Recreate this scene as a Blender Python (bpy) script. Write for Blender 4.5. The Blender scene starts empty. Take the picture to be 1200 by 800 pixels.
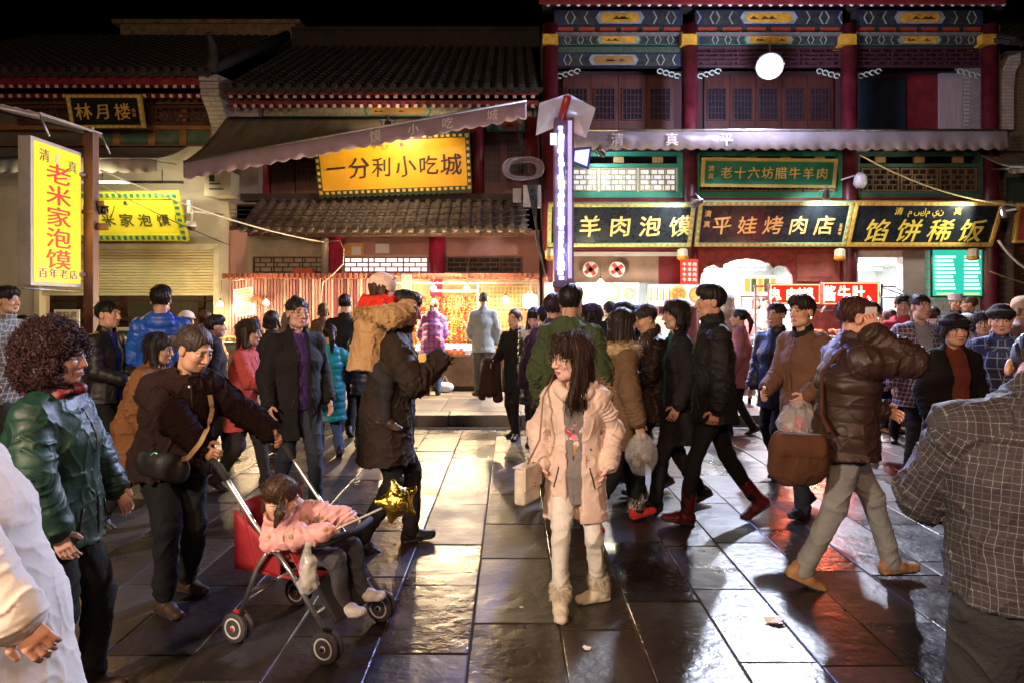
import bpy, math, random
import numpy as np
from mathutils import Vector, Matrix, Euler

SC = bpy.context.scene
COL = SC.collection
R = math.radians
random.seed(7)
rng = np.random.default_rng(11)

# ---------------------------------------------------------------- camera, world, exposure
HOR, FPX, EYE = 358.0, 800.0, 1.70
cam = bpy.data.cameras.new('camera')
cam.lens, cam.sensor_width, cam.clip_end, cam.clip_start = 24.0, 36.0, 500.0, 0.05
cam.shift_y = -42.0 / 1200.0
cam_ob = bpy.data.objects.new('camera', cam)
COL.objects.link(cam_ob)
cam_ob.location = (0, 0, EYE)
cam_ob.rotation_euler = (R(90), 0, 0)
SC.camera = cam_ob

world = bpy.data.worlds.new('World')
SC.world = world
world.use_nodes = True
wn = world.node_tree
wn.nodes.clear()
w_out = wn.nodes.new('ShaderNodeOutputWorld')
w_bg = wn.nodes.new('ShaderNodeBackground')
w_sky = wn.nodes.new('ShaderNodeTexSky')
w_sky.sky_type = 'NISHITA'
w_sky.sun_disc = False
w_sky.sun_elevation = R(-6)
w_sky.sun_rotation = R(200)
w_bg.inputs['Strength'].default_value = 0.05
wn.links.new(w_sky.outputs[0], w_bg.inputs[0])
wn.links.new(w_bg.outputs[0], w_out.inputs[0])

SC.view_settings.view_transform = 'Standard'
SC.view_settings.look = 'None'
SC.view_settings.exposure = 0.6
SC.view_settings.gamma = 1.0
SC.cycles.use_denoising = True
SC.cycles.max_bounces = 6
SC.cycles.diffuse_bounces = 3
SC.cycles.glossy_bounces = 3
SC.cycles.transmission_bounces = 6
SC.cycles.transparent_max_bounces = 8
SC.cycles.sample_clamp_indirect = 6.0
SC.cycles.caustics_reflective = False
SC.cycles.caustics_refractive = False

def P(px, py, Y):
    return Vector(((px - 600.0) / FPX * Y, Y, EYE + (HOR - py) / FPX * Y))
def PX(px, Y): return (px - 600.0) / FPX * Y
def PZ(py, Y): return EYE + (HOR - py) / FPX * Y

# ---------------------------------------------------------------- lights
def lamp(name, kind, loc, power, color=(1, 1, 1), parent=None, aim=None, size=.1, size_y=None, spot=None, blend=.5):
    l = bpy.data.lights.new(name, kind)
    l.energy = power
    l.color = color
    if kind == 'AREA':
        l.size = size
        if size_y: l.shape = 'RECTANGLE'; l.size_y = size_y
    else:
        l.shadow_soft_size = size
    if kind == 'SPOT':
        l.spot_size = R(spot or 90); l.spot_blend = blend
    o = bpy.data.objects.new(name, l)
    COL.objects.link(o)
    o.location = loc
    if aim is not None:
        o.rotation_euler = (Vector(aim) - Vector(loc)).to_track_quat('-Z', 'Y').to_euler()
    if parent is not None:
        o.parent = parent
        o.location = Vector(loc) - parent.location
    return o

# ---------------------------------------------------------------- materials
MATS = {}
def M(name, col, rough=.6, metal=0., bump=0., bscale=60., var=.18, vscale=4., spec=.5, coat=0., stretch=(1, 1, 1), alpha=None, trans=0., sheen=0.):
    if name in MATS: return MATS[name]
    m = bpy.data.materials.new(name); MATS[name] = m
    m.use_nodes = True
    nt = m.node_tree; b = nt.nodes['Principled BSDF']
    N = nt.nodes.new; Lk = nt.links.new
    b.inputs['Metallic'].default_value = metal
    b.inputs['Specular IOR Level'].default_value = spec
    b.inputs['Coat Weight'].default_value = coat
    b.inputs['Transmission Weight'].default_value = trans
    if sheen: b.inputs['Sheen Weight'].default_value = sheen
    if alpha is not None: b.inputs['Alpha'].default_value = alpha
    tc = N('ShaderNodeTexCoord'); mp = N('ShaderNodeMapping'); mp.inputs['Scale'].default_value = stretch
    Lk(tc.outputs['Object'], mp.inputs[0])
    n1 = N('ShaderNodeTexNoise'); n1.inputs['Scale'].default_value = vscale; n1.inputs['Detail'].default_value = 6; n1.inputs['Roughness'].default_value = .65
    Lk(mp.outputs[0], n1.inputs[0])
    cr = N('ShaderNodeValToRGB')
    c = np.array(col[:3], float)
    cr.color_ramp.elements[0].position = .28; cr.color_ramp.elements[1].position = .72
    cr.color_ramp.elements[0].color = (*np.clip(c * (1 - var * 1.3), 0, 1), 1)
    cr.color_ramp.elements[1].color = (*np.clip(c * (1 + var), 0, 1), 1)
    Lk(n1.outputs[0], cr.inputs[0]); Lk(cr.outputs[0], b.inputs['Base Color'])
    mr = N('ShaderNodeMapRange'); mr.inputs[3].default_value = max(.02, rough - .12); mr.inputs[4].default_value = min(1, rough + .12)
    Lk(n1.outputs[0], mr.inputs[0]); Lk(mr.outputs[0], b.inputs['Roughness'])
    if bump:
        n2 = N('ShaderNodeTexNoise'); n2.inputs['Scale'].default_value = bscale; n2.inputs['Detail'].default_value = 7
        Lk(mp.outputs[0], n2.inputs[0])
        bp = N('ShaderNodeBump'); bp.inputs['Strength'].default_value = bump; bp.inputs['Distance'].default_value = .01
        Lk(n2.outputs[0], bp.inputs['Height']); Lk(bp.outputs[0], b.inputs['Normal'])
    return m

def EM(name, col, strength, base=(.8, .8, .8)):
    if name in MATS: return MATS[name]
    m = bpy.data.materials.new(name); MATS[name] = m
    m.use_nodes = True
    b = m.node_tree.nodes['Principled BSDF']
    b.inputs['Base Color'].default_value = (*base, 1)
    b.inputs['Emission Color'].default_value = (*col, 1)
    b.inputs['Emission Strength'].default_value = strength
    b.inputs['Roughness'].default_value = .4
    return m

# ---------------------------------------------------------------- mesh builder
def link(name, me, mats, parent=None):
    o = bpy.data.objects.new(name, me)
    COL.objects.link(o)
    for m in (mats if isinstance(mats, (list, tuple)) else [mats]): me.materials.append(m)
    if parent is not None: o.parent = parent
    return o

class MB:
    """collects shapes in world metres; build() links them as one mesh, local to the parent's place"""
    def __init__(s): s.v = []; s.f = []; s.mi = []; s.sm = []
    def add(s, verts, faces, mi=0, smooth=False):
        n = len(s.v); s.v += [tuple(v) for v in verts]
        for f in faces: s.f.append(tuple(i + n for i in f)); s.mi.append(mi); s.sm.append(smooth)
    def box(s, lo, hi, mi=0, M4=None):
        x0, y0, z0 = lo; x1, y1, z1 = hi
        v = [Vector(p) for p in ((x0, y0, z0), (x1, y0, z0), (x1, y1, z0), (x0, y1, z0), (x0, y0, z1), (x1, y0, z1), (x1, y1, z1), (x0, y1, z1))]
        if M4 is not None: v = [M4 @ p for p in v]
        s.add(v, [(0, 3, 2, 1), (4, 5, 6, 7), (0, 1, 5, 4), (1, 2, 6, 5), (2, 3, 7, 6), (3, 0, 4, 7)], mi)
    def fbox(s, x0, y0, x1, y1, Y, d=.05, mi=0):
        """box whose front spans the picture rectangle at distance Y, and goes d deep"""
        s.box((PX(x0, Y), Y, PZ(y1, Y)), (PX(x1, Y), Y + d, PZ(y0, Y)), mi)
    def bar(s, a, b, w, h, mi=0, up=(0, 0, 1)):
        a = Vector(a); b = Vector(b); d = (b - a); L = d.length
        if L < 1e-6: return
        d /= L; u = Vector(up)
        if abs(d.dot(u)) > .98: u = Vector((0, 1, 0))
        r = d.cross(u).normalized(); u = r.cross(d)
        v = [p + r * sx * w / 2 + u * sz * h / 2 for p in (a, b) for sx, sz in ((-1, -1), (1, -1), (1, 1), (-1, 1))]
        s.add(v, [(0, 1, 2, 3), (7, 6, 5, 4), (0, 4, 5, 1), (1, 5, 6, 2), (2, 6, 7, 3), (3, 7, 4, 0)], mi)
    def tube(s, pts, r, n=8, mi=0, cap=True, smooth=True, closed=False):
        pts = [Vector(p) for p in pts]; m = len(pts)
        rs = r if isinstance(r, (list, tuple)) else [r] * m
        rings = []; prev = None
        for i, p in enumerate(pts):
            if closed: t = pts[(i + 1) % m] - pts[i - 1]
            else: t = pts[min(i + 1, m - 1)] - pts[max(i - 1, 0)]
            t = t.normalized() if t.length > 1e-9 else Vector((0, 0, 1))
            if prev is None:
                a = Vector((0, 0, 1)) if abs(t.z) < .9 else Vector((1, 0, 0))
                u = t.cross(a).normalized()
            else:
                u = (prev - t * prev.dot(t))
                u = u.normalized() if u.length > 1e-6 else t.orthogonal().normalized()
            prev = u; w = t.cross(u)
            rings.append([p + (u * math.cos(2 * math.pi * k / n) + w * math.sin(2 * math.pi * k / n)) * rs[i] for k in range(n)])
        v = [q for ring in rings for q in ring]; f = []
        for i in range(m if closed else m - 1):
            j = (i + 1) % m
            for k in range(n):
                l = (k + 1) % n
                f.append((i * n + k, i * n + l, j * n + l, j * n + k))
        if cap and not closed: f += [tuple(range(n - 1, -1, -1)), tuple(range((m - 1) * n, m * n))]
        s.add(v, f, mi, smooth)
    def lathe(s, c, prof, n=16, mi=0, axis=(0, 0, 1), smooth=True):
        ax = Vector(axis).normalized(); u = ax.orthogonal().normalized(); w = ax.cross(u); c = Vector(c)
        v = []; f = []; m = len(prof)
        for r, h in prof:
            for k in range(n):
                a = 2 * math.pi * k / n
                v.append(c + ax * h + (u * math.cos(a) + w * math.sin(a)) * max(r, 1e-4))
        for i in range(m - 1):
            for k in range(n):
                l = (k + 1) % n
                f.append((i * n + k, i * n + l, (i + 1) * n + l, (i + 1) * n + k))
        f += [tuple(range(n - 1, -1, -1)), tuple(range((m - 1) * n, m * n))]
        s.add(v, f, mi, smooth)
    def ball(s, c, r, n=10, mi=0, sz=(1, 1, 1)):
        pr = [(math.sin(math.pi * i / n), -math.cos(math.pi * i / n)) for i in range(n + 1)]
        c = Vector(c); v = []; f = []; k2 = n + 4
        for a, h in pr:
            for k in range(k2):
                t = 2 * math.pi * k / k2
                v.append(c + Vector((a * math.cos(t) * sz[0], a * math.sin(t) * sz[1], h * sz[2])) * r)
        for i in range(n):
            for k in range(k2):
                l = (k + 1) % k2
                f.append((i * k2 + k, i * k2 + l, (i + 1) * k2 + l, (i + 1) * k2 + k))
        s.add(v, f, mi, True)
    def prism(s, pts, d, mi=0):
        """outline (closed list of 3-D points, flat) pushed along d"""
        n = len(pts); d = Vector(d); a = [Vector(p) for p in pts]; b = [p + d for p in a]
        s.add(a + b, [tuple(range(n)), tuple(range(2 * n - 1, n - 1, -1))] + [(i, i + n, (i + 1) % n + n, (i + 1) % n) for i in range(n)], mi)
    def build(s, name, mats, parent=None, bevel=0., recalc=True):
        off = parent_loc(parent)
        me = bpy.data.meshes.new(name)
        me.from_pydata([(v[0] - off[0], v[1] - off[1], v[2] - off[2]) for v in s.v], [], s.f)
        me.polygons.foreach_set('material_index', s.mi)
        me.polygons.foreach_set('use_smooth', s.sm)
        me.update()
        o = link(name, me, mats, parent)
        if recalc:
            import bmesh
            bm = bmesh.new(); bm.from_mesh(me); bmesh.ops.recalc_face_normals(bm, faces=bm.faces); bm.to_mesh(me); bm.free()
        if bevel:
            md = o.modifiers.new('bevel', 'BEVEL'); md.width = bevel; md.segments = 2; md.limit_method = 'ANGLE'
        return o

def parent_loc(p):
    l = Vector((0, 0, 0))
    while p is not None: l = l + p.location; p = p.parent
    return l

def tag(o, label=None, cat=None, group=None, kind=None):
    if label: o['label'] = label
    if cat: o['category'] = cat
    if group: o['group'] = group
    if kind: o['kind'] = kind
    return o
def thing(name, label, cat, loc=(0, 0, 0), group=None, rz=0.):
    o = bpy.data.objects.new(name, None); COL.objects.link(o)
    o.location = loc; o.rotation_euler = (0, 0, rz); o.empty_display_size = .1
    return tag(o, label, cat, group)
def dup(root, loc, label=None, group=None, rz=None):
    r = root.copy(); COL.objects.link(r); r.location = loc
    if rz is not None: r.rotation_euler = (0, 0, rz)
    if label: r['label'] = label
    if group: r['group'] = group
    for ch in list(root.children):
        c = ch.copy(); COL.objects.link(c); c.parent = r
        for g in list(ch.children):
            d = g.copy(); COL.objects.link(d); d.parent = c
    return r

# ---------------------------------------------------------------- lettering
_GL = {}
def glyph(ch, bold):
    key = (ch, bold)
    if key not in _GL:
        c = bpy.data.curves.new('lettering', 'FONT'); c.body = ch; c.extrude = .5; c.offset = bold; c.resolution_u = 3
        o = bpy.data.objects.new('lettering', c); COL.objects.link(o)
        dg = bpy.context.evaluated_depsgraph_get(); dg.update()
        me = bpy.data.meshes.new_from_object(o.evaluated_get(dg))
        _GL[key] = ([v.co.copy() for v in me.vertices], [tuple(p.vertices) for p in me.polygons])
        bpy.data.objects.remove(o); bpy.data.meshes.remove(me); bpy.data.curves.remove(c)
    return _GL[key]
def letters(mb, text, c, u, v, size, pitch=None, vertical=False, bold=.012, depth=.006, mi=0, jit=0., xs=1., center=(.5, .38), skew=0.):
    """characters set one by one around c in the plane of u (right) and v (up)"""
    u = Vector(u).normalized(); v = Vector(v).normalized(); n = u.cross(v); c = Vector(c)
    pitch = pitch or size * 1.08
    k = len(text)
    for i, ch in enumerate(text):
        if ch == ' ': continue
        vs, fs = glyph(ch, 0)
        o = (i - (k - 1) / 2) * pitch
        cc = c - v * o if vertical else c + u * o
        a = random.uniform(-jit, jit); sc = 1 + random.uniform(-jit, jit) * .8
        ca, sa = math.cos(a), math.sin(a); out = []
        for q in vs:
            x = (q.x - center[0]) * size * xs * sc; y = (q.y - center[1]) * size * sc
            if jit:
                x += math.sin(q.y * 9 + i * 2.1) * size * .018; y += math.sin(q.x * 8 + i) * size * .018 + x * .06
            x += y * skew
            out.append(cc + u * (x * ca - y * sa) + v * (x * sa + y * ca) + n * (q.z + .5) * depth)
        mb.add(out, fs, mi)
        if bold:                                                   # heavier stroke: the same sign again, shifted a hair and lying just above
            for q_, (bx, by) in enumerate(((bold, bold * .5), (-bold * .6, -bold * .7))): mb.add([o_ + (u * bx + v * by) * size * .9 + n * (.0012 + .0012 * q_) for o_ in out], fs, mi)

# ---------------------------------------------------------------- noise
_TAB = rng.random((32, 32, 32)).astype(np.float32) * 2 - 1
def vnoise(p):
    i = np.floor(p).astype(np.int32); f = (p - i).astype(np.float32); f = f * f * (3 - 2 * f)
    i0 = i & 31; i1 = (i + 1) & 31
    x0, y0, z0 = i0[..., 0], i0[..., 1], i0[..., 2]; x1, y1, z1 = i1[..., 0], i1[..., 1], i1[..., 2]
    fx, fy, fz = f[..., 0], f[..., 1], f[..., 2]
    T = _TAB
    a = T[x0, y0, z0] * (1 - fx) + T[x1, y0, z0] * fx; b = T[x0, y1, z0] * (1 - fx) + T[x1, y1, z0] * fx
    c = T[x0, y0, z1] * (1 - fx) + T[x1, y0, z1] * fx; d = T[x0, y1, z1] * (1 - fx) + T[x1, y1, z1] * fx
    return (a * (1 - fy) + b * fy) * (1 - fz) + (c * (1 - fy) + d * fy) * fz

# ---------------------------------------------------------------- distance-field modelling of bodies, clothes, hair
class Sdf:
    def __init__(s): s.p = []
    def seg(s, a, b, ra, rb=None, side=None, k=.02, tag=0, s0=0., op=1):
        a = np.array(a, float); b = np.array(b, float)
        rb = ra if rb is None else rb
        ra = (ra, ra) if np.isscalar(ra) else tuple(ra); rb = (rb, rb) if np.isscalar(rb) else tuple(rb)
        d = b - a; L = max(np.linalg.norm(d), 1e-5); ax = d / L if L > 1e-4 else np.array((0, 0, 1.))
        sd = np.array(side if side is not None else (1, 0, 0), float)
        sd = sd - ax * sd.dot(ax)
        if np.linalg.norm(sd) < 1e-3: sd = np.cross(ax, (0, 1, 0.3))
        sd /= np.linalg.norm(sd); fw = np.cross(ax, sd)
        r = max(*ra, *rb)
        s.p.append(('seg', np.minimum(a, b) - r, np.maximum(a, b) + r, k, tag, op, (a, L, ax, sd, fw, ra, rb, s0)))
        return s
    def ell(s, c, r, Rm=None, k=.02, tag=0, op=1):
        c = np.array(c, float); r = np.array((r, r, r) if np.isscalar(r) else r, float)
        Rm = np.eye(3) if Rm is None else np.array(Rm, float)
        e = np.sqrt(((Rm * r) ** 2).sum(1))
        s.p.append(('ell', c - e, c + e, k, tag, op, (c, r, Rm)))
        return s
    def cut(s, p, n):
        """keep the side away from n"""
        s.p.append(('cut', None, None, 0, 0, 0, (np.array(p, float), np.array(n, float) / np.linalg.norm(n))))
        return s
    def bounds(s):
        lo = np.min([q[1] for q in s.p if q[5] == 1], 0); hi = np.max([q[2] for q in s.p if q[5] == 1], 0)
        return lo, hi
    def mesh(s, vox, disp=None, fine=None, pad=.02, need=False):
        lo, hi = s.bounds(); lo = lo - pad - vox; hi = hi + pad + vox
        ax = []
        for i in range(3):
            if not fine: ax.append(np.arange(lo[i], hi[i] + vox, vox)); continue
            pts = [lo[i]]; x = lo[i]
            while x < hi[i] + vox:
                st = vox
                for (fl, fh, fv) in fine:
                    if fl[i] - vox < x < fh[i]: st = min(st, fv)
                x += st; pts.append(x)
            ax.append(np.array(pts))
        xs, ys, zs = ax
        shp = (len(xs), len(ys), len(zs))
        D = np.full(shp, .3, np.float32)
        need = need or disp is not None
        if need:
            S = np.zeros(shp, np.float32); U = np.zeros(shp, np.float32); T = np.zeros(shp, np.uint8)
        for kind, bl, bh, k, tg, op, q in s.p:
            if kind == 'cut':
                p, n = q
                pl = ((xs - p[0]) * n[0])[:, None, None] + ((ys - p[1]) * n[1])[None, :, None] + ((zs - p[2]) * n[2])[None, None, :]
                np.maximum(D, pl.astype(np.float32), out=D); continue
            m = k + 3 * vox + .02
            sl = []
            for i in range(3):
                i0 = max(np.searchsorted(ax[i], bl[i] - m) - 1, 0); i1 = min(np.searchsorted(ax[i], bh[i] + m) + 1, shp[i])
                sl.append(slice(i0, i1))
            sl = tuple(sl)
            x = xs[sl[0]][:, None, None].astype(np.float32); y = ys[sl[1]][None, :, None].astype(np.float32); z = zs[sl[2]][None, None, :].astype(np.float32)
            if x.size == 0 or y.size == 0 or z.size == 0: continue
            if kind == 'seg':
                a, L, axv, sd, fw, ra, rb, s0 = q
                X = x - a[0]; Yv = y - a[1]; Z = z - a[2]
                t = X * axv[0] + Yv * axv[1] + Z * axv[2]
                u = X * sd[0] + Yv * sd[1] + Z * sd[2]; v = X * fw[0] + Yv * fw[1] + Z * fw[2]
                tc = np.clip(t / L, 0, 1); w = t - tc * L
                rx = ra[0] + (rb[0] - ra[0]) * tc; ry = ra[1] + (rb[1] - ra[1]) * tc
                rw = np.minimum(rx, ry)
                un, vn, wn_ = u / rx, v / ry, w / rw
                k0 = np.sqrt(un * un + vn * vn + wn_ * wn_)
                k1 = np.sqrt((un / rx) ** 2 + (vn / ry) ** 2 + (wn_ / rw) ** 2) + 1e-6
                d = k0 * (k0 - 1) / k1
                d = np.where(k0 < .3, -.7 * rw, d)
                if need: sc = t + s0; uc = np.arctan2(u, -v) * (rx + ry) * .5
            else:
                c, r, Rm = q
                X = x - c[0]; Yv = y - c[1]; Z = z - c[2]
                a_ = [(X * Rm[0, j] + Yv * Rm[1, j] + Z * Rm[2, j]) / r[j] for j in range(3)]
                k0 = np.sqrt(a_[0] ** 2 + a_[1] ** 2 + a_[2] ** 2)
                k1 = np.sqrt((a_[0] / r[0]) ** 2 + (a_[1] / r[1]) ** 2 + (a_[2] / r[2]) ** 2) + 1e-6
                d = k0 * (k0 - 1) / k1
                d = np.where(k0 < .3, -.7 * r.min(), d)
                if need: sc = np.broadcast_to(Z, d.shape); uc = np.broadcast_to(X, d.shape)
            cur = D[sl]
            if op == 1:
                if need:
                    w_ = d < cur
                    S[sl][w_] = np.broadcast_to(sc, d.shape)[w_]; U[sl][w_] = np.broadcast_to(uc, d.shape)[w_]; T[sl][w_] = tg
                h = np.maximum(k - np.abs(cur - d), 0) / max(k, 1e-6)
                D[sl] = np.minimum(cur, d) - h * h * k * .25
            else:
                d = -d
                h = np.maximum(k - np.abs(cur - d), 0) / max(k, 1e-6)
                D[sl] = np.maximum(cur, d) + h * h * k * .25
        if disp is not None:
            I = np.nonzero(np.abs(D) < .035)
            Pn = np.stack([xs[I[0]], ys[I[1]], zs[I[2]]], 1)
            D[I] -= disp(Pn, S[I], U[I], T[I]).astype(np.float32)
        # surface nets
        g = D < 0
        n8 = np.zeros((shp[0] - 1, shp[1] - 1, shp[2] - 1), np.uint8)
        for a in (0, 1):
            for b in (0, 1):
                for c in (0, 1):
                    n8 += g[a:shp[0] - 1 + a, b:shp[1] - 1 + b, c:shp[2] - 1 + c]
        mk = (n8 > 0) & (n8 < 8)
        I, J, K = np.nonzero(mk)
        idx = np.full(mk.shape, -1, np.int64); idx[I, J, K] = np.arange(len(I))
        acc = np.zeros((len(I), 3)); cnt = np.zeros(len(I))
        cor = [(a, b, c) for a in (0, 1) for b in (0, 1) for c in (0, 1)]
        for o1 in cor:
            for ai in range(3):
                if o1[ai]: continue
                o2 = list(o1); o2[ai] = 1
                d1 = D[I + o1[0], J + o1[1], K + o1[2]]; d2 = D[I + o2[0], J + o2[1], K + o2[2]]
                cr = (d1 < 0) != (d2 < 0)
                t = np.where(cr, d1 / np.where(cr, d1 - d2, 1), 0)
                p = np.array(o1, float)[None, :].repeat(len(I), 0); p[:, ai] += t
                acc += p * cr[:, None]; cnt += cr
        acc /= cnt[:, None]
        V = np.empty_like(acc)
        for i, (arr, ii) in enumerate(((xs, I), (ys, J), (zs, K))):
            V[:, i] = arr[ii] + acc[:, i] * (arr[ii + 1] - arr[ii])
        quads = []
        for ai in range(3):
            e = [slice(None)] * 3; f = [slice(None)] * 3
            e[ai] = slice(0, -1); f[ai] = slice(1, None)
            ch = g[tuple(e)] != g[tuple(f)]
            b1, b2 = (ai + 1) % 3, (ai + 2) % 3
            tr = [slice(None)] * 3
            tr[b1] = slice(1, -1); tr[b2] = slice(1, -1)
            q = np.nonzero(ch[tuple(tr)])
            q = list(q); q[b1] = q[b1] + 1; q[b2] = q[b2] + 1
            if len(q[0]) == 0: continue
            def cell(o1, o2):
                c = [q[0], q[1], q[2]]; c = list(c); c[b1] = c[b1] - o1; c[b2] = c[b2] - o2
                return idx[c[0], c[1], c[2]]
            F = np.stack([cell(1, 1), cell(0, 1), cell(0, 0), cell(1, 0)], 1)
            inside = g[q[0], q[1], q[2]]
            F[~inside] = F[~inside][:, ::-1]
            quads.append(F)
        F = np.concatenate(quads) if quads else np.zeros((0, 4), int)
        attr = None
        if need: attr = np.stack([U[I, J, K], S[I, J, K], T[I, J, K].astype(np.float32)], 1)
        return V, F, attr

def keep_largest(V, F, attr=None, frac=.08):
    """drops stray crumbs of a distance-field mesh"""
    n = len(V); lab = np.arange(n)
    for _ in range(400):
        m = lab[F].min(1)
        new = lab.copy()
        for j in range(4): np.minimum.at(new, F[:, j], m)
        new = new[new]
        if (new == lab).all(): break
        lab = new
    u, c = np.unique(lab, return_counts=True)
    ok = np.isin(lab, u[c >= c.max() * frac])
    mp = np.cumsum(ok) - 1
    F = mp[F[ok[F[:, 0]]]]
    return V[ok], F, (attr[ok] if attr is not None else None)

def np_mesh(name, V, F, mats, parent=None, attr=None, col=None, mi=None, extra=None, smooth=True):
    """mesh object from arrays; extra = (verts, tris) appended, taking the last material"""
    nv, nf = len(V), len(F)
    me = bpy.data.meshes.new(name)
    vv = V; loops = F.reshape(-1); tot = np.full(nf, F.shape[1], np.int32)
    if mi is None: mi = np.zeros(nf, np.int32)
    if extra is not None:
        EV, EF = extra[0], extra[1]
        vv = np.concatenate([V, EV]); loops = np.concatenate([loops, (EF + nv).reshape(-1)])
        tot = np.concatenate([tot, np.full(len(EF), EF.shape[1], np.int32)])
        mi = np.concatenate([mi, np.full(len(EF), len(mats) - 1 if isinstance(mats, list) else 0, np.int32)])
        if attr is not None: attr = np.concatenate([attr, np.zeros((len(EV), 3))])
        if col is not None: col = np.concatenate([col, np.ones((len(EV), 4)) * .1])
    me.vertices.add(len(vv)); me.vertices.foreach_set('co', vv.astype(np.float32).reshape(-1))
    me.loops.add(len(loops)); me.loops.foreach_set('vertex_index', loops.astype(np.int32))
    me.polygons.add(len(tot)); me.polygons.foreach_set('loop_start', np.concatenate([[0], np.cumsum(tot)[:-1]]).astype(np.int32))
    me.polygons.foreach_set('material_index', mi.astype(np.int32))
    me.polygons.foreach_set('use_smooth', np.full(len(tot), smooth))
    me.update(calc_edges=True)
    if attr is not None:
        a = me.attributes.new('pat', 'FLOAT_VECTOR', 'POINT'); a.data.foreach_set('vector', attr.astype(np.float32).reshape(-1))
    if col is not None:
        a = me.color_attributes.new('tone', 'FLOAT_COLOR', 'POINT'); a.data.foreach_set('color', col.astype(np.float32).reshape(-1))
    return link(name, me, mats, parent)

def spikes(V, F, n, length, width, down=0.3, seed=0, curl=.3, mask=None):
    """fur: thin blades standing on a mesh"""
    g = np.random.default_rng(seed)
    c = V[F].mean(1); e1 = V[F[:, 1]] - V[F[:, 0]]; e2 = V[F[:, 3]] - V[F[:, 0]]
    nr = np.cross(e1, e2); nr /= np.linalg.norm(nr, axis=1)[:, None] + 1e-9
    pool = np.arange(len(F)) if mask is None else np.nonzero(mask(c))[0]
    i = g.choice(pool, n); b = c[i] + g.normal(0, .003, (n, 3)); d = nr[i] + g.normal(0, curl, (n, 3)) + np.array((0, 0, -down)); d /= np.linalg.norm(d, axis=1)[:, None]
    s = np.cross(d, g.normal(0, 1, (n, 3))); s /= np.linalg.norm(s, axis=1)[:, None]
    l = length * g.uniform(.6, 1.2, n)[:, None]
    tip = b + d * l + np.array((0, 0, -1)) * l * down * .5; mid = b + d * l * .55
    v = np.stack([b - s * width, b + s * width, mid + s * width * .7, mid - s * width * .7, tip], 1).reshape(-1, 3)
    k = np.arange(n)[:, None] * 5
    f = np.concatenate([k + np.array([[0, 1, 2]]), k + np.array([[0, 2, 3]]), k + np.array([[3, 2, 4]])])
    return v, f
# ================================================================ materials of the place
wood_red = M('red lacquer', (.20, .022, .026), .42, bump=.15, bscale=30, var=.35)
wood_dark = M('dark wood', (.09, .035, .022), .5, bump=.3, bscale=25, var=.4, stretch=(1, 1, 6))
wood_door = M('door wood', (.10, .03, .022), .5, bump=.3, bscale=25, var=.35, stretch=(4, 4, .6))
tile_grey = M('grey roof tile', (.028, .021, .018), .75, bump=.5, bscale=35, var=.5, vscale=5)
plaster_pink = M('pink plaster', (.46, .24, .20), .8, bump=.2, bscale=20, var=.2, vscale=2)
plaster_buff = M('buff plaster', (.45, .36, .25), .85, bump=.3, bscale=14, var=.3, vscale=2)
white_wall = M('white wall', (.50, .43, .34), .8, bump=.15, bscale=30, var=.14, vscale=2)
brick_grey = M('grey brick', (.34, .31, .28), .85, bump=.5, bscale=22, var=.3)
dark_in = M('dark interior', (.03, .025, .022), .8)
steel = M('brushed steel', (.55, .55, .55), .3, metal=1, var=.1, stretch=(1, 1, 20))
steel_dull = M('dull steel', (.42, .41, .40), .45, metal=.8, var=.2)
black_paint = M('black paint', (.012, .012, .013), .35)
gold = M('gold leaf', (.80, .50, .10), .42, metal=.25, var=.15)
green_paint = M('green paint', (.03, .16, .09), .55, var=.45, vscale=8)
yellow_paint = M('yellow paint', (.62, .34, .03), .55, var=.35, vscale=9)
blue_paint = M('blue paint', (.016, .024, .075), .6, var=.5, vscale=9)
white_paint = M('white paint', (.62, .61, .57), .55, var=.25, vscale=7)
slate_paint = M('slate painted wood', (.028, .034, .030), .7, var=.8, vscale=11)
beige_box = M('beige enamel', (.55, .50, .36), .5, var=.12)
cable_black = M('black cable', (.02, .02, .02), .6)
cable_white = M('pale cable', (.6, .55, .45), .6)
glass = M('glass', (.9, .95, .95), .1, var=.02, trans=.92)
dark_glass = M('dark glass', (.02, .03, .05), .12, var=.2, spec=.6)
paper_white = M('white paper', (.78, .75, .70), .7, var=.06)
tileW = M('white glazed tile', (.74, .76, .74), .25, var=.05)

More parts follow.
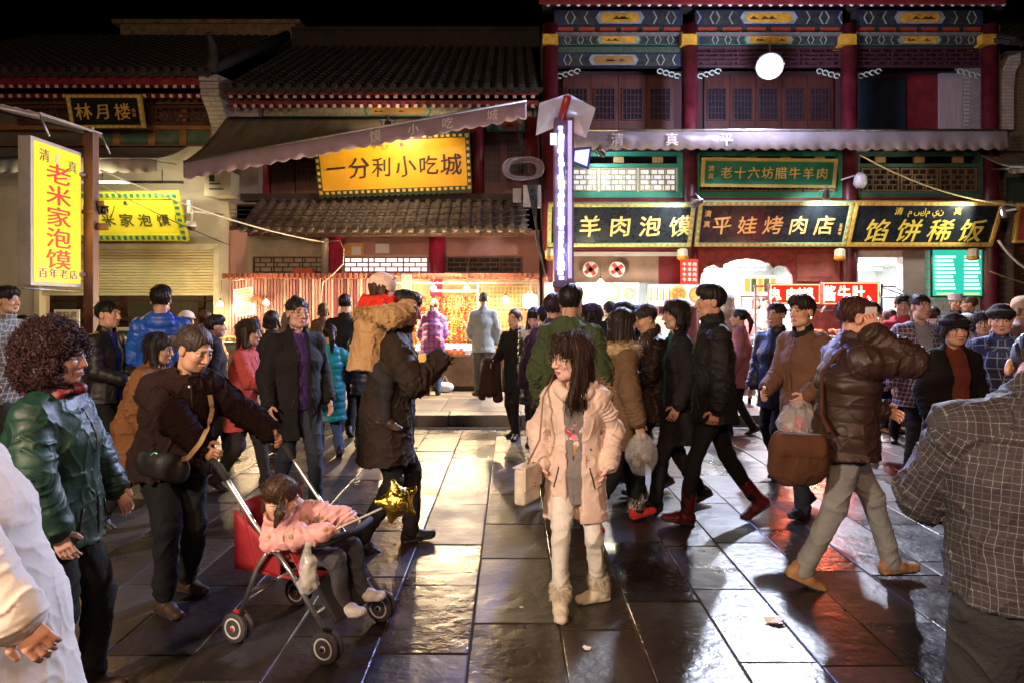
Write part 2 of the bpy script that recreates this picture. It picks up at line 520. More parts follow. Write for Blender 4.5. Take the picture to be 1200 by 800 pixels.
def add_brickwork(name, c1, c2, mortar, w, h, rough=.8, swap=False, face='xz', bump=.4, msize=.008):
    m = bpy.data.materials.new(name); MATS[name] = m; m.use_nodes = True
    nt = m.node_tree; N = nt.nodes.new; L = nt.links.new; b = nt.nodes['Principled BSDF']
    tc = N('ShaderNodeTexCoord'); sp = N('ShaderNodeSeparateXYZ'); cb = N('ShaderNodeCombineXYZ')
    L(tc.outputs['Object'], sp.inputs[0])
    L(sp.outputs[0 if face[0] == 'x' else 1], cb.inputs[0]); L(sp.outputs[2 if face[1] == 'z' else 1], cb.inputs[1])
    br = N('ShaderNodeTexBrick'); br.inputs['Scale'].default_value = 1
    br.inputs['Brick Width'].default_value = w; br.inputs['Row Height'].default_value = h; br.inputs['Mortar Size'].default_value = msize
    br.inputs['Color1'].default_value = (*c1, 1); br.inputs['Color2'].default_value = (*c2, 1); br.inputs['Mortar'].default_value = (*mortar, 1)
    L(cb.outputs[0], br.inputs[0])
    nz = N('ShaderNodeTexNoise'); nz.inputs['Scale'].default_value = 9; nz.inputs['Detail'].default_value = 6
    L(tc.outputs['Object'], nz.inputs[0])
    mx = N('ShaderNodeMix'); mx.data_type = 'RGBA'; mx.blend_type = 'MULTIPLY'; mx.inputs[0].default_value = .5
    L(br.outputs[0], mx.inputs[6]); L(nz.outputs[0], mx.inputs[7]); L(mx.outputs[2], b.inputs['Base Color'])
    b.inputs['Roughness'].default_value = rough
    bp = N('ShaderNodeBump'); bp.inputs['Strength'].default_value = bump; bp.inputs['Distance'].default_value = .01
    L(br.outputs[1], bp.inputs['Height']); bp.invert = True; L(bp.outputs[0], b.inputs['Normal'])
    return m
brickwork = add_brickwork('old brickwork', (.30, .25, .21), (.36, .30, .26), (.22, .19, .17), .24, .065)
palebrick = add_brickwork('pale brickwork', (.52, .47, .40), (.60, .55, .47), (.35, .31, .27), .24, .065)
walltile = add_brickwork('wall tile', (.70, .73, .72), (.76, .78, .76), (.45, .45, .43), .2, .2, .25)

# wet stone: each slab keeps its own tone and gloss through a face-corner value
def slab_material(name, dark, lite, r0, r1, spec=.5):
    m = bpy.data.materials.new(name); MATS[name] = m; m.use_nodes = True
    nt = m.node_tree; N = nt.nodes.new; L = nt.links.new; b = nt.nodes['Principled BSDF']
    at = N('ShaderNodeAttribute'); at.attribute_name = 'tone'
    sp = N('ShaderNodeSeparateColor'); L(at.outputs['Color'], sp.inputs[0])
    tc = N('ShaderNodeTexCoord')
    n1 = N('ShaderNodeTexNoise'); n1.inputs['Scale'].default_value = 2.2; n1.inputs['Detail'].default_value = 8; n1.inputs['Roughness'].default_value = .7
    n2 = N('ShaderNodeTexNoise'); n2.inputs['Scale'].default_value = 26; n2.inputs['Detail'].default_value = 5
    n3 = N('ShaderNodeTexNoise'); n3.inputs['Scale'].default_value = 11; n3.inputs['Detail'].default_value = 3
    for n in (n1, n2, n3): L(tc.outputs['Object'], n.inputs[0])
    ad = N('ShaderNodeMath'); ad.operation = 'MULTIPLY_ADD'; ad.inputs[1].default_value = .55
    L(sp.outputs[0], ad.inputs[0]); 
    hm = N('ShaderNodeMath'); hm.operation = 'MULTIPLY'; hm.inputs[1].default_value = .45
    L(n1.outputs[0], hm.inputs[0]); L(hm.outputs[0], ad.inputs[2])
    cr = N('ShaderNodeValToRGB'); cr.color_ramp.elements[0].position = .25; cr.color_ramp.elements[1].position = .8
    cr.color_ramp.elements[0].color = (*dark, 1); cr.color_ramp.elements[1].color = (*lite, 1)
    L(ad.outputs[0], cr.inputs[0]); L(cr.outputs[0], b.inputs['Base Color'])
    mr = N('ShaderNodeMapRange'); mr.inputs[1].default_value = .3; mr.inputs[2].default_value = .7; mr.inputs[3].default_value = r0; mr.inputs[4].default_value = r1
    mm = N('ShaderNodeMath'); mm.operation = 'MULTIPLY_ADD'; mm.inputs[1].default_value = .3
    L(sp.outputs[1], mm.inputs[0])
    h2 = N('ShaderNodeMath'); h2.operation = 'MULTIPLY_ADD'; h2.inputs[1].default_value = .7; L(n1.outputs[0], h2.inputs[0]); h2.inputs[2].default_value = 0
    L(h2.outputs[0], mm.inputs[2]); L(mm.outputs[0], mr.inputs[0]); L(mr.outputs[0], b.inputs['Roughness'])
    b.inputs['Specular IOR Level'].default_value = spec
    hs = N('ShaderNodeMath'); hs.operation = 'MULTIPLY_ADD'; hs.inputs[1].default_value = .35
    L(n2.outputs[0], hs.inputs[0]); L(n3.outputs[0], hs.inputs[2])
    bp = N('ShaderNodeBump'); bp.inputs['Strength'].default_value = .55; bp.inputs['Distance'].default_value = .012
    L(hs.outputs[0], bp.inputs['Height']); L(bp.outputs[0], b.inputs['Normal'])
    return m
slab_wet = slab_material('wet stone slab', (.010, .008, .009), (.055, .043, .036), .19, .58, .5)
slab_walk = slab_material('pavement slab', (.14, .12, .10), (.30, .26, .21), .3, .6, .45)
ground_m = M('dark joint sand', (.045, .036, .028), .9, var=.4, vscale=3)

# ================================================================ ground
mb = MB(); mb.box((-100, -100, -.5), (100, 100, -.005)); tag(mb.build('ground', ground_m), kind='structure')
def paving(name, x0, x1, y0, y1, wx, ly, z, mat, gap=.006, tilt=.0035, hv=.0012):
    V = []; F = []; C = []
    x = x0
    while x < x1:
        w = wx * random.uniform(.88, 1.12); y = y0 - random.uniform(0, ly)
        while y < y1:
            l = ly * random.uniform(.8, 1.2)
            a0, a1, b0, b1 = x + gap / 2, x + w - gap / 2, max(y + gap / 2, y0), min(y + l - gap / 2, y1)
            if b1 - b0 > .05:
                tx, ty = random.gauss(0, tilt), random.gauss(0, tilt); h = random.gauss(0, hv)
                cx, cy = (a0 + a1) / 2, (b0 + b1) / 2
                n = len(V); e = .005
                for (p, q, d) in ((a0, b0, .012), (a1, b0, .012), (a1, b1, .012), (a0, b1, .012), (a0, b0, .0025), (a1, b0, .0025), (a1, b1, .0025), (a0, b1, .0025), (a0 + e, b0 + e, 0), (a1 - e, b0 + e, 0), (a1 - e, b1 - e, 0), (a0 + e, b1 - e, 0)):
                    V.append((p, q, z + h + (p - cx) * tx + (q - cy) * ty - d + random.uniform(-.0008, .0008)))
                F += [(n + 8, n + 9, n + 10, n + 11)]
                for i in range(4):
                    j = (i + 1) % 4
                    F += [(n + i, n + j, n + 4 + j, n + 4 + i), (n + 4 + i, n + 4 + j, n + 8 + j, n + 8 + i)]
                C += [(random.random(), random.random(), random.random(), 1)] * 12
            y += l
        x += w
    return tag(np_mesh(name, np.array(V), np.array(F), [mat], col=np.array(C), smooth=False), kind='structure')
paving('street', -14, 14, -4, 9.44, .42, .86, 0, slab_wet, gap=.009)
paving('sidewalk', -14, 14, 9.92, 17.5, .62, .62, .165, slab_walk, gap=.006, tilt=.002)
mb = MB(); mb.box((-14, 9.62, -.4), (14, 17.5, .150)); tag(mb.build('sidewalk_bed', ground_m), kind='structure')
# kerb stones: one row of long blocks
V = []; mb = MB(); x = -14.
while x < 14:
    l = random.uniform(.9, 1.15); dz = random.uniform(-.004, .004)
    mb.box((x + .004, 9.6 + random.uniform(-.004, .004), -.2), (x + l - .004, 9.91, .165 + dz)); x += l
kb = mb.build('kerb', M('kerb stone', (.17, .145, .12), .5, bump=.6, bscale=18, var=.35), bevel=.012); tag(kb, kind='structure')
mb = MB()
for x in np.arange(-14, 14, .31): mb.box((x + .003, 9.445, -.01), (x + .307, 9.595, .006 + random.uniform(-.002, .002)))
tag(mb.build('gutter', M('gutter stone', (.12, .10, .085), .4, bump=.4, bscale=30, var=.3), bevel=.005), kind='structure')

# ================================================================ builders of the old fronts
def tile_roof(parent, x0, x1, e, r, pitch=.215, name='roof', mat=None):
    """round-tile roof between eave e=(Y,Z) and ridge r=(Y,Z)"""
    mb = MB(); e = Vector((0, *e)); r = Vector((0, *r)); d = r - e; L = d.length; d = d / L
    n = Vector((0, -d.z, d.y)) if True else None
    if n.z < 0: n = -n
    mb.add([e + Vector((x0, 0, 0)), e + Vector((x1, 0, 0)), r + Vector((x1, 0, 0)), r + Vector((x0, 0, 0))] + [p - n * .08 for p in (e + Vector((x0, 0, 0)), e + Vector((x1, 0, 0)), r + Vector((x1, 0, 0)), r + Vector((x0, 0, 0)))],
           [(0, 1, 2, 3), (7, 6, 5, 4), (0, 4, 5, 1), (1, 5, 6, 2), (2, 6, 7, 3), (3, 7, 4, 0)])
    k = int((x1 - x0) / pitch); st = .24; m = max(2, int(L / st))
    for i in range(k + 1):
        x = x0 + (x1 - x0) * (i + .5) / (k + 1) + random.uniform(-.008, .008)
        for j in range(m):
            a = e + d * (j * L / m) + n * (.012 + random.uniform(-.004, .004)); b = e + d * ((j + 1) * L / m + .02) + n * .004
            v = []
            for p, rr in ((a, .066), (b, .054)):
                for q in range(6):
                    t = math.pi * q / 5
                    v.append(p + Vector((x + math.cos(t) * rr, 0, 0)) + n * math.sin(t) * rr)
            mb.add(v, [(q, q + 1, q + 7, q + 6) for q in range(5)] + [(5, 4, 3, 2, 1, 0)], 0, False)
        c = e + Vector((x, -.01, .0)) + n * .02
        mb.lathe(c, [(.066, -.02), (.066, .012), (.05, .016), (.02, .02)], 10, 0, (0, -1, 0), False)
        xm = x + pitch / 2                                        # drip tile between two covers
        c = e + Vector((xm, -.005, -.03))
        mb.prism([c + Vector((-.075, 0, .03)), c + Vector((.075, 0, .03)), c + Vector((.06, 0, -.03)), c + Vector((0, 0, -.085)), c + Vector((-.06, 0, -.03))], (0, .02, 0))
    return mb.build(name, mat or tile_grey, parent, recalc=False)

def lattice(mb, x0, y0, x1, y1, Y, nx=4, ny=3, w=.022, style=0, frame=.05, d=.03):
    """wooden lattice of thin bars inside a frame, given by its picture rectangle at distance Y"""
    X0, X1, Z0, Z1 = PX(x0, Y), PX(x1, Y), PZ(y1, Y), PZ(y0, Y)
    b = lambda a0, a1, c0, c1, dd=d: mb.box((a0, Y, c0), (a1, Y + dd, c1))
    f = frame
    b(X0, X1, Z0, Z0 + f, d + .03); b(X0, X1, Z1 - f, Z1, d + .03); b(X0, X0 + f, Z0 + f, Z1 - f, d + .03); b(X1 - f, X1, Z0 + f, Z1 - f, d + .03)
    X0 += f; X1 -= f; Z0 += f; Z1 -= f
    if style == 0:
        for i in range(1, nx): x = X0 + (X1 - X0) * i / nx; mb.box((x - w / 2, Y + .006, Z0), (x + w / 2, Y + d - .004, Z1))
        for j in range(1, ny): z = Z0 + (Z1 - Z0) * j / ny; mb.box((X0, Y + .010, z - w / 2), (X1, Y + d - .002, z + w / 2))
    else:                                                          # stepped fret
        cw = (X1 - X0) / nx; chh = (Z1 - Z0) / ny
        for j in range(1, ny): z = Z0 + chh * j; mb.box((X0, Y + .010, z - w / 2), (X1, Y + d - .002, z + w / 2))
        for j in range(ny):
            for i in range(1, 2 * nx):
                if (i + j) % 2: x = X0 + cw * i / 2; mb.box((x - w / 2, Y + .006, Z0 + chh * j), (x + w / 2, Y + d - .004, Z0 + chh * (j + 1)))
        s = .28
        mb.box((X0 + (X1 - X0) * s, Y + .004, Z0), (X0 + (X1 - X0) * s + w, Y + d, Z1)); mb.box((X1 - (X1 - X0) * s - w, Y + .004, Z0), (X1 - (X1 - X0) * s, Y + d, Z1))

def rafters(parent, x0, x1, Y, Z, pitch=.2, dz=.09, light=white_paint, stem=wood_red, ln=.5, rise=.35, name='rafters'):
    mb = MB(); n = int((x1 - x0) / pitch)
    for i in range(n + 1):
        x = x0 + (x1 - x0) * (i + .5) / (n + 1)
        mb.bar((x, Y + .01, Z), (x, Y + ln, Z + ln * rise), dz, dz, 0)
        mb.bar((x, Y - .004, Z - .002), (x, Y + .010, Z + .003), dz * .86, dz * .86, 1)
        mb.bar((x, Y + .22, Z - .12), (x, Y + .22 + ln, Z - .12 + ln * rise), dz, dz, 0)
        mb.bar((x, Y + .206, Z - .122), (x, Y + .22, Z - .117), dz * .8, dz * .8, 1)
    return mb.build(name, [stem, light], parent)

def painted_beam(parent, x0, x1, y0, y1, Y, d=.16, cart=(.36, .64), base=None, cartm=yellow_paint, ring=green_paint, chev=4, name='painted_beam'):
    """beam with a coloured cartouche and chevrons, each a raised piece of paint"""
    mb = MB(); X0, X1, Z0, Z1 = PX(x0, Y), PX(x1, Y), PZ(y1, Y), PZ(y0, Y); H = Z1 - Z0; W = X1 - X0
    mb.box((X0, Y, Z0), (X1, Y + d, Z1), 0)
    def flat(pts, mi, o): mb.prism([(x, Y - o, z) for x, z in pts], (0, o + .002, 0), mi)
    ca, cb = X0 + W * cart[0], X0 + W * cart[1]; zc = (Z0 + Z1) / 2
    def hexa(a, b, h, mi, o): flat([(a, zc), (a + h * .6, zc + h), (b - h * .6, zc + h), (b, zc), (b - h * .6, zc - h), (a + h * .6, zc - h)], mi, o)
    hexa(ca - H * .5, cb + H * .5, H * .46, 2, .006); hexa(ca - H * .34, cb + H * .34, H * .40, 3, .009); hexa(ca, cb, H * .31, 1, .012)
    for k in range(3):                                             # brush-like dark scenery on the cartouche
        xx = random.uniform(ca + H * .5, cb - H * .5)
        flat([(xx - H * .3, zc - H * .12), (xx - H * .05, zc + H * .1), (xx + H * .12, zc - H * .02), (xx + H * .35, zc - H * .12)], 5, .015)
    for s in (-1, 1):
        for k in range(chev):
            x = (ca - H * 1.1 - k * H * .62) if s < 0 else (cb + H * 1.1 + k * H * .62)
            if not (X0 + .06 < x < X1 - .06): continue
            t = H * .09; q = H * .22 * s * (1 if k % 2 else -1)
            flat([(x, zc), (x + q, Z1 - H * .08), (x + q + t, Z1 - H * .08), (x + t, zc)], 3, .006)
            flat([(x, zc), (x + t, zc), (x + q + t, Z0 + H * .08), (x + q, Z0 + H * .08)], 3, .006)
    for x, mi in ((X0 + .02, 2), (X0 + .10, 4), (X1 - .07, 2), (X1 - .15, 4)): flat([(x, Z0 + .004), (x + .05, Z0 + .004), (x + .05, Z1 - .004), (x, Z1 - .004)], mi, .005)
    flat([(X0, Z1 - .018), (X1, Z1 - .018), (X1, Z1), (X0, Z1)], 4, .003); flat([(X0, Z0), (X1, Z0), (X1, Z0 + .015), (X0, Z0 + .015)], 2, .003)
    return mb.build(name, [base or slate_paint, cartm, ring, M('pale green line', (.27, .33, .29), .65, var=.4, vscale=12), blue_paint, wood_dark], parent, recalc=True)

def signboard(label, cpx, cpy, Y, w, h, lean, board, frame, fw=.05, texts=(), roll=0., group=None, name='signboard', ornate=None, back=.05, yaw=0.):
    """framed board; texts = (string, offset u, offset v, size, pitch, material, options)"""
    c = P(cpx, cpy, Y); root = thing(name, label, 'signboard', c, group)
    s, co = math.sin(R(lean)), math.cos(R(lean)); u = Vector((1, 0, 0)); v = Vector((0, -s, co))
    if yaw: Rz = Matrix.Rotation(R(yaw), 3, 'Z'); u = Rz @ u; v = Rz @ v
    if roll: Rr = Matrix.Rotation(R(roll), 3, u.cross(v)); u = Rr @ u; v = Rr @ v
    n = u.cross(v)
    M4 = Matrix.Translation(c) @ Matrix(((u.x, v.x, n.x), (u.y, v.y, n.y), (u.z, v.z, n.z))).to_4x4()
    mb = MB(); mb.box((-w / 2 + fw * .5, -h / 2 + fw * .5, -back), (w / 2 - fw * .5, h / 2 - fw * .5, 0), 0, M4); mb.build('board', board, root)
    mb = MB(); t = .03
    for a, b in (((-w / 2, h / 2 - fw), (w / 2, h / 2)), ((-w / 2, -h / 2), (w / 2, -h / 2 + fw)), ((-w / 2, -h / 2 + fw), (-w / 2 + fw, h / 2 - fw)), ((w / 2 - fw, -h / 2 + fw), (w / 2, h / 2 - fw))):
        mb.box((a[0], a[1], -back - .01), (b[0], b[1], t), 0, M4)
    if ornate:
        k = int(w / .11)
        for i in range(k):
            x = -w / 2 + w * (i + .5) / k
            for z in (h / 2 - fw / 2, -h / 2 + fw / 2): mb.box((x - .03, z - fw * .3, t - .002), (x + .03, z + fw * .3, t + .008), 1, M4)
            if ornate == 'scallop':
                for z, q in ((h / 2, 1), (-h / 2, -1)): mb.lathe(M4 @ Vector((x, z, .005)), [(.06, -.02), (.06, .02)], 10, 0, n, False)
        k = int(h / .11)
        for i in range(k):
            z = -h / 2 + h * (i + .5) / k
            for x in (w / 2 - fw / 2, -w / 2 + fw / 2): mb.box((x - fw * .3, z - .03, t - .002), (x + fw * .3, z + .03, t + .008), 1, M4)
    mb.build('frame', [frame] + ([MATS[ornate_col]] if (ornate_col := {'scallop': 'gold leaf', 'dash': 'green paint', 'dashg': 'gold leaf'}.get(ornate)) else []), root, bevel=.006)
    for tx in texts:
        st, du, dv, size, pitch, mt = tx[:6]; op = tx[6] if len(tx) > 6 else {}
        mb = MB(); letters(mb, st, M4 @ Vector((du, dv, .003)), u, v, size, pitch, **op); mb.build('lettering', mt, root, recalc=False)
    return root

def curve_sag(a, b, sag, n=14):
    a = Vector(a); b = Vector(b)
    return [a.lerp(b, i / n) - Vector((0, 0, sag * 4 * (i / n) * (1 - i / n))) for i in range(n + 1)]

# ================================================================ old shop with the roller shutter
YA = 13.3
A = thing('tiled_shophouse', 'old tiled shophouse with half raised roller shutter under the yellow board', 'building', (PX(120, YA), YA, 0))
mb = MB(); mb.fbox(-120, 172, 42, 480, YA, .4); mb.fbox(256, 172, 268, 480, YA - .05, .4)
mb.fbox(42, 172, 256, 286, YA + .12, .25); mb.build('wall', white_wall, A)
mb = MB(); mb.fbox(-160, 100, 262, 172, YA + .5, .3); mb.box((PX(-160, YA), YA + .14, 3.3), (PX(268, YA), 16.8, 3.45)); mb.box((PX(-160, YA), 16.6, .15), (PX(268, YA), 16.8, 3.4)); mb.build('rear_wall', M('dim plaster', (.16, .13, .09), .8), A)
mb = MB(); mb.fbox(42, 286, 257, 293, YA + .02, .25); mb.fbox(40, 293, 46, 480, YA - .02, .2); mb.fbox(250, 293, 256.5, 480, YA - .02, .2)
mb.build('shutter_frame', M('cream paint', (.62, .55, .38), .5), A)
mb = MB(); z1, z0 = PZ(293, YA), PZ(343, YA); k = 15; xa, xb = PX(46, YA) + .01, PX(250, YA) - .01
for i in range(k):
    za = z0 + (z1 - z0) * i / k; zb = z0 + (z1 - z0) * (i + 1) / k
    mb.prism([(xa, YA + .06, za), (xa, YA + .03, za + (zb - za) * .3), (xa, YA + .03, za + (zb - za) * .75), (xa, YA + .06, zb), (xa, YA + .07, zb), (xa, YA + .07, za)], (xb - xa, 0, 0))
mb.fbox(46, 343, 250, 346.5, YA + .035, .05); mb.build('roller_shutter', M('cream shutter steel', (.66, .58, .34), .42, var=.12, vscale=1.5, stretch=(1, 1, 8)), A)
# upper floor
mb = MB()
for x in (100, 136, 178, 214, 250): mb.fbox(x - 4, 128, x + 4, 176, YA + .25, .12)
mb.fbox(-60, 146, 252, 152, YA + .22, .16); mb.fbox(-60, 170, 252, 176, YA + .2, .2); mb.fbox(-60, 112, 252, 122, YA + .18, .2); mb.build('timber_frame', M('honey timber', (.30, .15, .05), .55, bump=.3, var=.3), A)
for x0, x1 in ((104, 132), (140, 174), (182, 210), (218, 246)):
    mb = MB(); mb.fbox(x0, 152, x1, 170, YA + .3, .02); w = mb.build('window', M('greenish pane', (.10, .14, .10), .12, var=.3), A)
for qa, qb in ((176, 246), (20, 84)): mb = MB(); lattice(mb, qa, 124, qb, 146, YA + .12, 9, 3, .02, 1); mb.build('balustrade', wood_dark, A)
tile_roof(A, PX(-160, 12.4), PX(244, 12.4), (12.35, PZ(84, 12.35)), (16.8, 8.3))
mb = MB(); mb.fbox(-150, 85, 243, 99, 12.5, .05); mb.build('fascia', wood_red, A)
rafters(A, PX(-150, 12.6), PX(243, 12.6), 12.56, PZ(101, 12.56), .17, .075, M('pale rafter end', (.5, .42, .34), .7))
mb = MB()
mb.prism([(PX(238, 12.6), 12.45, PZ(88, 12.45)), (PX(238, 12.6), 12.5, PZ(112, 12.5)), (PX(238, 12.6), 12.75, PZ(130, 12.75)), (PX(238, 12.6), 12.95, PZ(150, 12.95)), (PX(238, 12.6), 13.0, PZ(178, 13.0)), (PX(238, 12.6), 13.6, PZ(178, 13.6)), (PX(238, 12.6), 13.6, PZ(80, 12.6))], (.34, 0, 0))
for py in (94, 102, 110): mb.box((PX(236, 12.5), 12.40 + (py - 94) * .004, PZ(py + 3, 12.5)), (PX(258, 12.5), 12.9, PZ(py - 3, 12.5)))
mb.build('gable_end', palebrick, A)
mb = MB(); c = P(247, 82, 12.4)
mb.tube([c, c + Vector((0, .1, .25)), c + Vector((.01, .05, .45)), c + Vector((0, -.12, .62))], [.11, .1, .08, .04], 8); mb.tube([c + Vector((0, .0, 0)), c + Vector((0, 1.5, .8)), c + Vector((0, 4.2, 2.3))], .1, 8); mb.build('ridge_ornament', tile_grey, A)
# contents of the dim kitchen seen under the shutter
mb = MB()
for x in (52, 90, 140, 185, 232): mb.fbox(x, 346, x + 7, 400, 15.4, .1)
mb.fbox(42, 372, 256, 376, 15.0, .4); mb.fbox(42, 352, 256, 354, 15.0, .3); mb.build('shelf_rack', wood_dark, A)
signboard('black board with three gold characters and gold frame under the upper eave', 124, 131, 12.6, 1.36, .60, 16, black_paint, M('old gold frame', (.45, .36, .05), .5), .06, [('林月楼', -.05, 0, .30, .36, gold, dict(jit=.06)), ('丙寅', .52, -.02, .07, .08, gold, dict(vertical=True))], ornate='dashg')
brd = M('lemon lacquer board', (.80, .68, .04), .42, var=.08)
signboard('lemon yellow board with dark characters above the roller shutter', 148, 254, 12.7, 2.12, .96, 28, brd, M('lemon frame', (.50, .48, .03), .5), .13, [('老米家泡馍馆', .16, -.07, .26, .34, M('faded ink', (.06, .06, .02), .6), dict(jit=.08)), ('清真', -.2, .26, .09, .5, MATS['faded ink'])], ornate='dash')
sh = thing('strip_light', 'thin strip lamp fixed over the lemon yellow board', 'lamp', P(150, 214, 12.0))
mb = MB(); mb.bar(P(90, 214, 12.0), P(215, 214, 12.0), .05, .05); mb.bar(P(120, 214, 12.0), P(120, 200, 13.2), .02, .02); mb.bar(P(190, 214, 12.0), P(190, 200, 13.2), .02, .02); mb.build('housing', steel_dull, sh)
lamp('strip_light_glow', 'AREA', P(150, 216, 11.96), 26, (1, .93, .6), sh, aim=P(150, 262, 12.8), size=1.9, size_y=.06)

def awning(label, x0, x1, back, front, drop, mat, vmat, sag=.05, n=40, roll=(0, 0), text=None, name='awning', group=None, arms=True):
    """cloth on a frame: back/front = (Y, Z); roll lifts the two ends of the front; drop = valance height"""
    root = thing(name, label, 'awning', ((x0 + x1) / 2, back[0], back[1]), group)
    V = []; F = []; m = 8
    for i in range(n + 1):
        t = i / n
        for j in range(m + 1):
            q = j / m; z = back[1] + (front[1] + roll[0] * (1 - t) + roll[1] * t - back[1]) * q - sag * math.sin(math.pi * q) + .014 * math.sin(i * 1.9) * math.sin(math.pi * q)
            V.append((x0 + (x1 - x0) * t, back[0] + (front[0] - back[0]) * q, z))
    for i in range(n):
        for j in range(m): a = i * (m + 1) + j; F.append((a, a + 1, a + m + 2, a + m + 1))
    mb = MB(); mb.add(V, F, 0, True); o = mb.build('canopy_cloth', mat, root); sd = o.modifiers.new('thick', 'SOLIDIFY'); sd.thickness = .012
    mb = MB(); V = []; F = []; k = n * 4
    for i in range(k + 1):
        t = i / k; zt = front[1] + roll[0] * (1 - t) + roll[1] * t; yy = front[0] + .02 * math.sin(t * 37) + .012 * math.sin(t * 90)
        dd = drop * (.86 + .14 * abs(math.sin(math.pi * t * (x1 - x0) / .22)))
        V += [(x0 + (x1 - x0) * t, front[0], zt), (x0 + (x1 - x0) * t, yy - .005, zt - dd * .5), (x0 + (x1 - x0) * t, yy, zt - dd)]
    for i in range(k):
        for j in range(2): a = i * 3 + j; F.append((a, a + 3, a + 4, a + 1))
    mb.add(V, F, 0, True); o = mb.build('valance', vmat, root); sd = o.modifiers.new('thick', 'SOLIDIFY'); sd.thickness = .008
    mb = MB(); za, zb = front[1] + roll[0], front[1] + roll[1]
    mb.tube([(x0, front[0] - .005, za), (x1, front[0] - .005, zb)], .02)
    if arms:
        for t in (.06, .5, .94): mb.tube([(x0 + (x1 - x0) * t, front[0] + .02, za + (zb - za) * t - .02), (x0 + (x1 - x0) * t, back[0] - .02, back[1] - .35)], .014)
    mb.build('awning_frame', steel_dull, root)
    if text:
        mb = MB(); v = Vector((x1 - x0, 0, zb - za)).normalized()
        for ch, t, s, mt_ in text: letters(mb, ch, (x0 + (x1 - x0) * t, front[0] - .022, za + (zb - za) * t - drop * .46), v, (0, 0, 1), s, depth=.004)
        mb.build('lettering', M('pale awning print', (.72, .66, .62), .8), root, recalc=False)
    return root
aw_grey = M('grey awning cloth', (.32, .29, .25), .85, bump=.2, bscale=8, var=.2, vscale=2)
awning('small grey awning with pale scalloped edge over the shutter shop', PX(-60, 12.2), PX(188, 12.2), (13.25, PZ(172, 13.25)), (12.1, PZ(186, 12.1)), .26, aw_grey, M('pale valance cloth', (.55, .50, .42), .85, var=.2))

# ================================================================ old hall with the gold board
YB = 13.3
B = thing('painted_eatery_hall', 'two storey red painted hall with tiled skirt roof and lattice windows', 'building', (PX(450, YB), YB, 0))
mb = MB(); mb.fbox(268, 270, 632, 480, YB, .3); mb.build('wall', plaster_pink, B)
mb = MB(); mb.fbox(290, 274, 382, 322, YB - .03, .05); mb.build('buff_panel', plaster_buff, B)
mb = MB(); mb.fbox(300, 137, 632, 236, YB + .35, .3); mb.build('upper_wall', wood_red, B)
mb = MB(); mb.fbox(264, 100, 303, 236, YB - .1, .7); mb.build('pier', M('violet grey plaster', (.30, .26, .28), .8, var=.2), B)
for x in (308, 560, 622):
    mb = MB(); mb.tube([P(x, 236, YB + .25), P(x, 137, YB + .25)], .13, 14); mb.build('column', wood_red, B)
for x0, x1 in ((318, 346), (346, 374), (564, 590), (590, 618)):
    mb = MB(); mb.fbox(x0 + .5, 158, x1 - .5, 228, YB + .3, .06); w = mb.build('window', wood_door, B)
    mb = MB(); mb.fbox(x0 + 3.5, 166, x1 - 3.5, 212, YB + .285, .02); mb.build('pane', dark_glass, w)
    mb = MB(); lattice(mb, x0 + 3, 165, x1 - 3, 213, YB + .25, 5, 7, .016, 0, .02); mb.build('lattice', wood_door, w)
painted_beam(B, 300, 632, 124, 137, YB + .1, .3, (.4, .6), base=M('buff painted wood', (.34, .28, .18), .6, var=.4, vscale=18), cartm=M('ochre paint', (.5, .25, .05), .6))
for x0, x1 in ((570, 626),): painted_beam(B, x0, x1, 139, 155, YB + .2, .1, (.3, .7), base=green_paint, cartm=M('brick paint', (.35, .1, .05), .6))
tile_roof(B, PX(262, 12.4), PX(632, 12.4), (12.4, PZ(103, 12.4)), (16.6, 8.0))
mb = MB(); mb.fbox(264, 103, 631, 111, 12.5, .05); mb.fbox(264, 118, 631, 124, 12.9, .1); mb.build('fascia', wood_red, B)
rafters(B, PX(266, 12.6), PX(630, 12.6), 12.56, PZ(113, 12.56), .17, .075, MATS['pale rafter end'])
mb = MB(); zr = 8.02
mb.box((PX(345, 16.6), 16.4, zr - .1), (PX(632, 16.6), 16.7, zr + .28)); mb.box((PX(345, 16.6), 16.36, zr + .28), (PX(632, 16.6), 16.74, zr + .36)); mb.build('ridge', tile_grey, B)
tile_roof(B, PX(282, 12.3), PX(618, 12.3), (12.2, PZ(268, 12.2)), (13.3, PZ(232, 13.3)), .2, 'skirt_roof', M('buff roof tile', (.11, .082, .062), .8, bump=.5, bscale=35, var=.5))
mb = MB(); mb.box((PX(284, 13.2), 13.1, PZ(236, 13.2)), (PX(616, 13.2), 13.4, PZ(228, 13.2))); mb.build('skirt_ridge', tile_grey, B)
mb = MB(); mb.fbox(290, 272, 614, 277, 12.75, .12); mb.build('skirt_beam', wood_dark, B)
for x in (393, 512):
    mb = MB(); mb.tube([P(x, 476, YB - .15), P(x, 277, YB - .15)], .155, 16); mb.build('column', M('magenta lacquer', (.40, .02, .07), .3, var=.15), B)
mb = MB(); mb.tube([P(381, 322, YB - .3), P(381, 280, YB - .3)], .07, 10); mb.build('drain_pipe', M('pipe zinc', (.5, .42, .36), .5), B)
for x0, x1, lit in ((296, 379, 0), (402, 502, 1), (523, 612, 0)):
    mb = MB(); mb.fbox(x0, 301, x1, 320, YB - .02, .015)
    w = mb.build('transom', EM('lit transom paper', (1, .9, .85), .75) if lit else dark_in, B)
    mb = MB(); lattice(mb, x0, 301, x1, 320, YB - .07, 7 if lit else 6, 3, .022, 1, .03); mb.build('lattice', wood_red if lit else wood_dark, w)
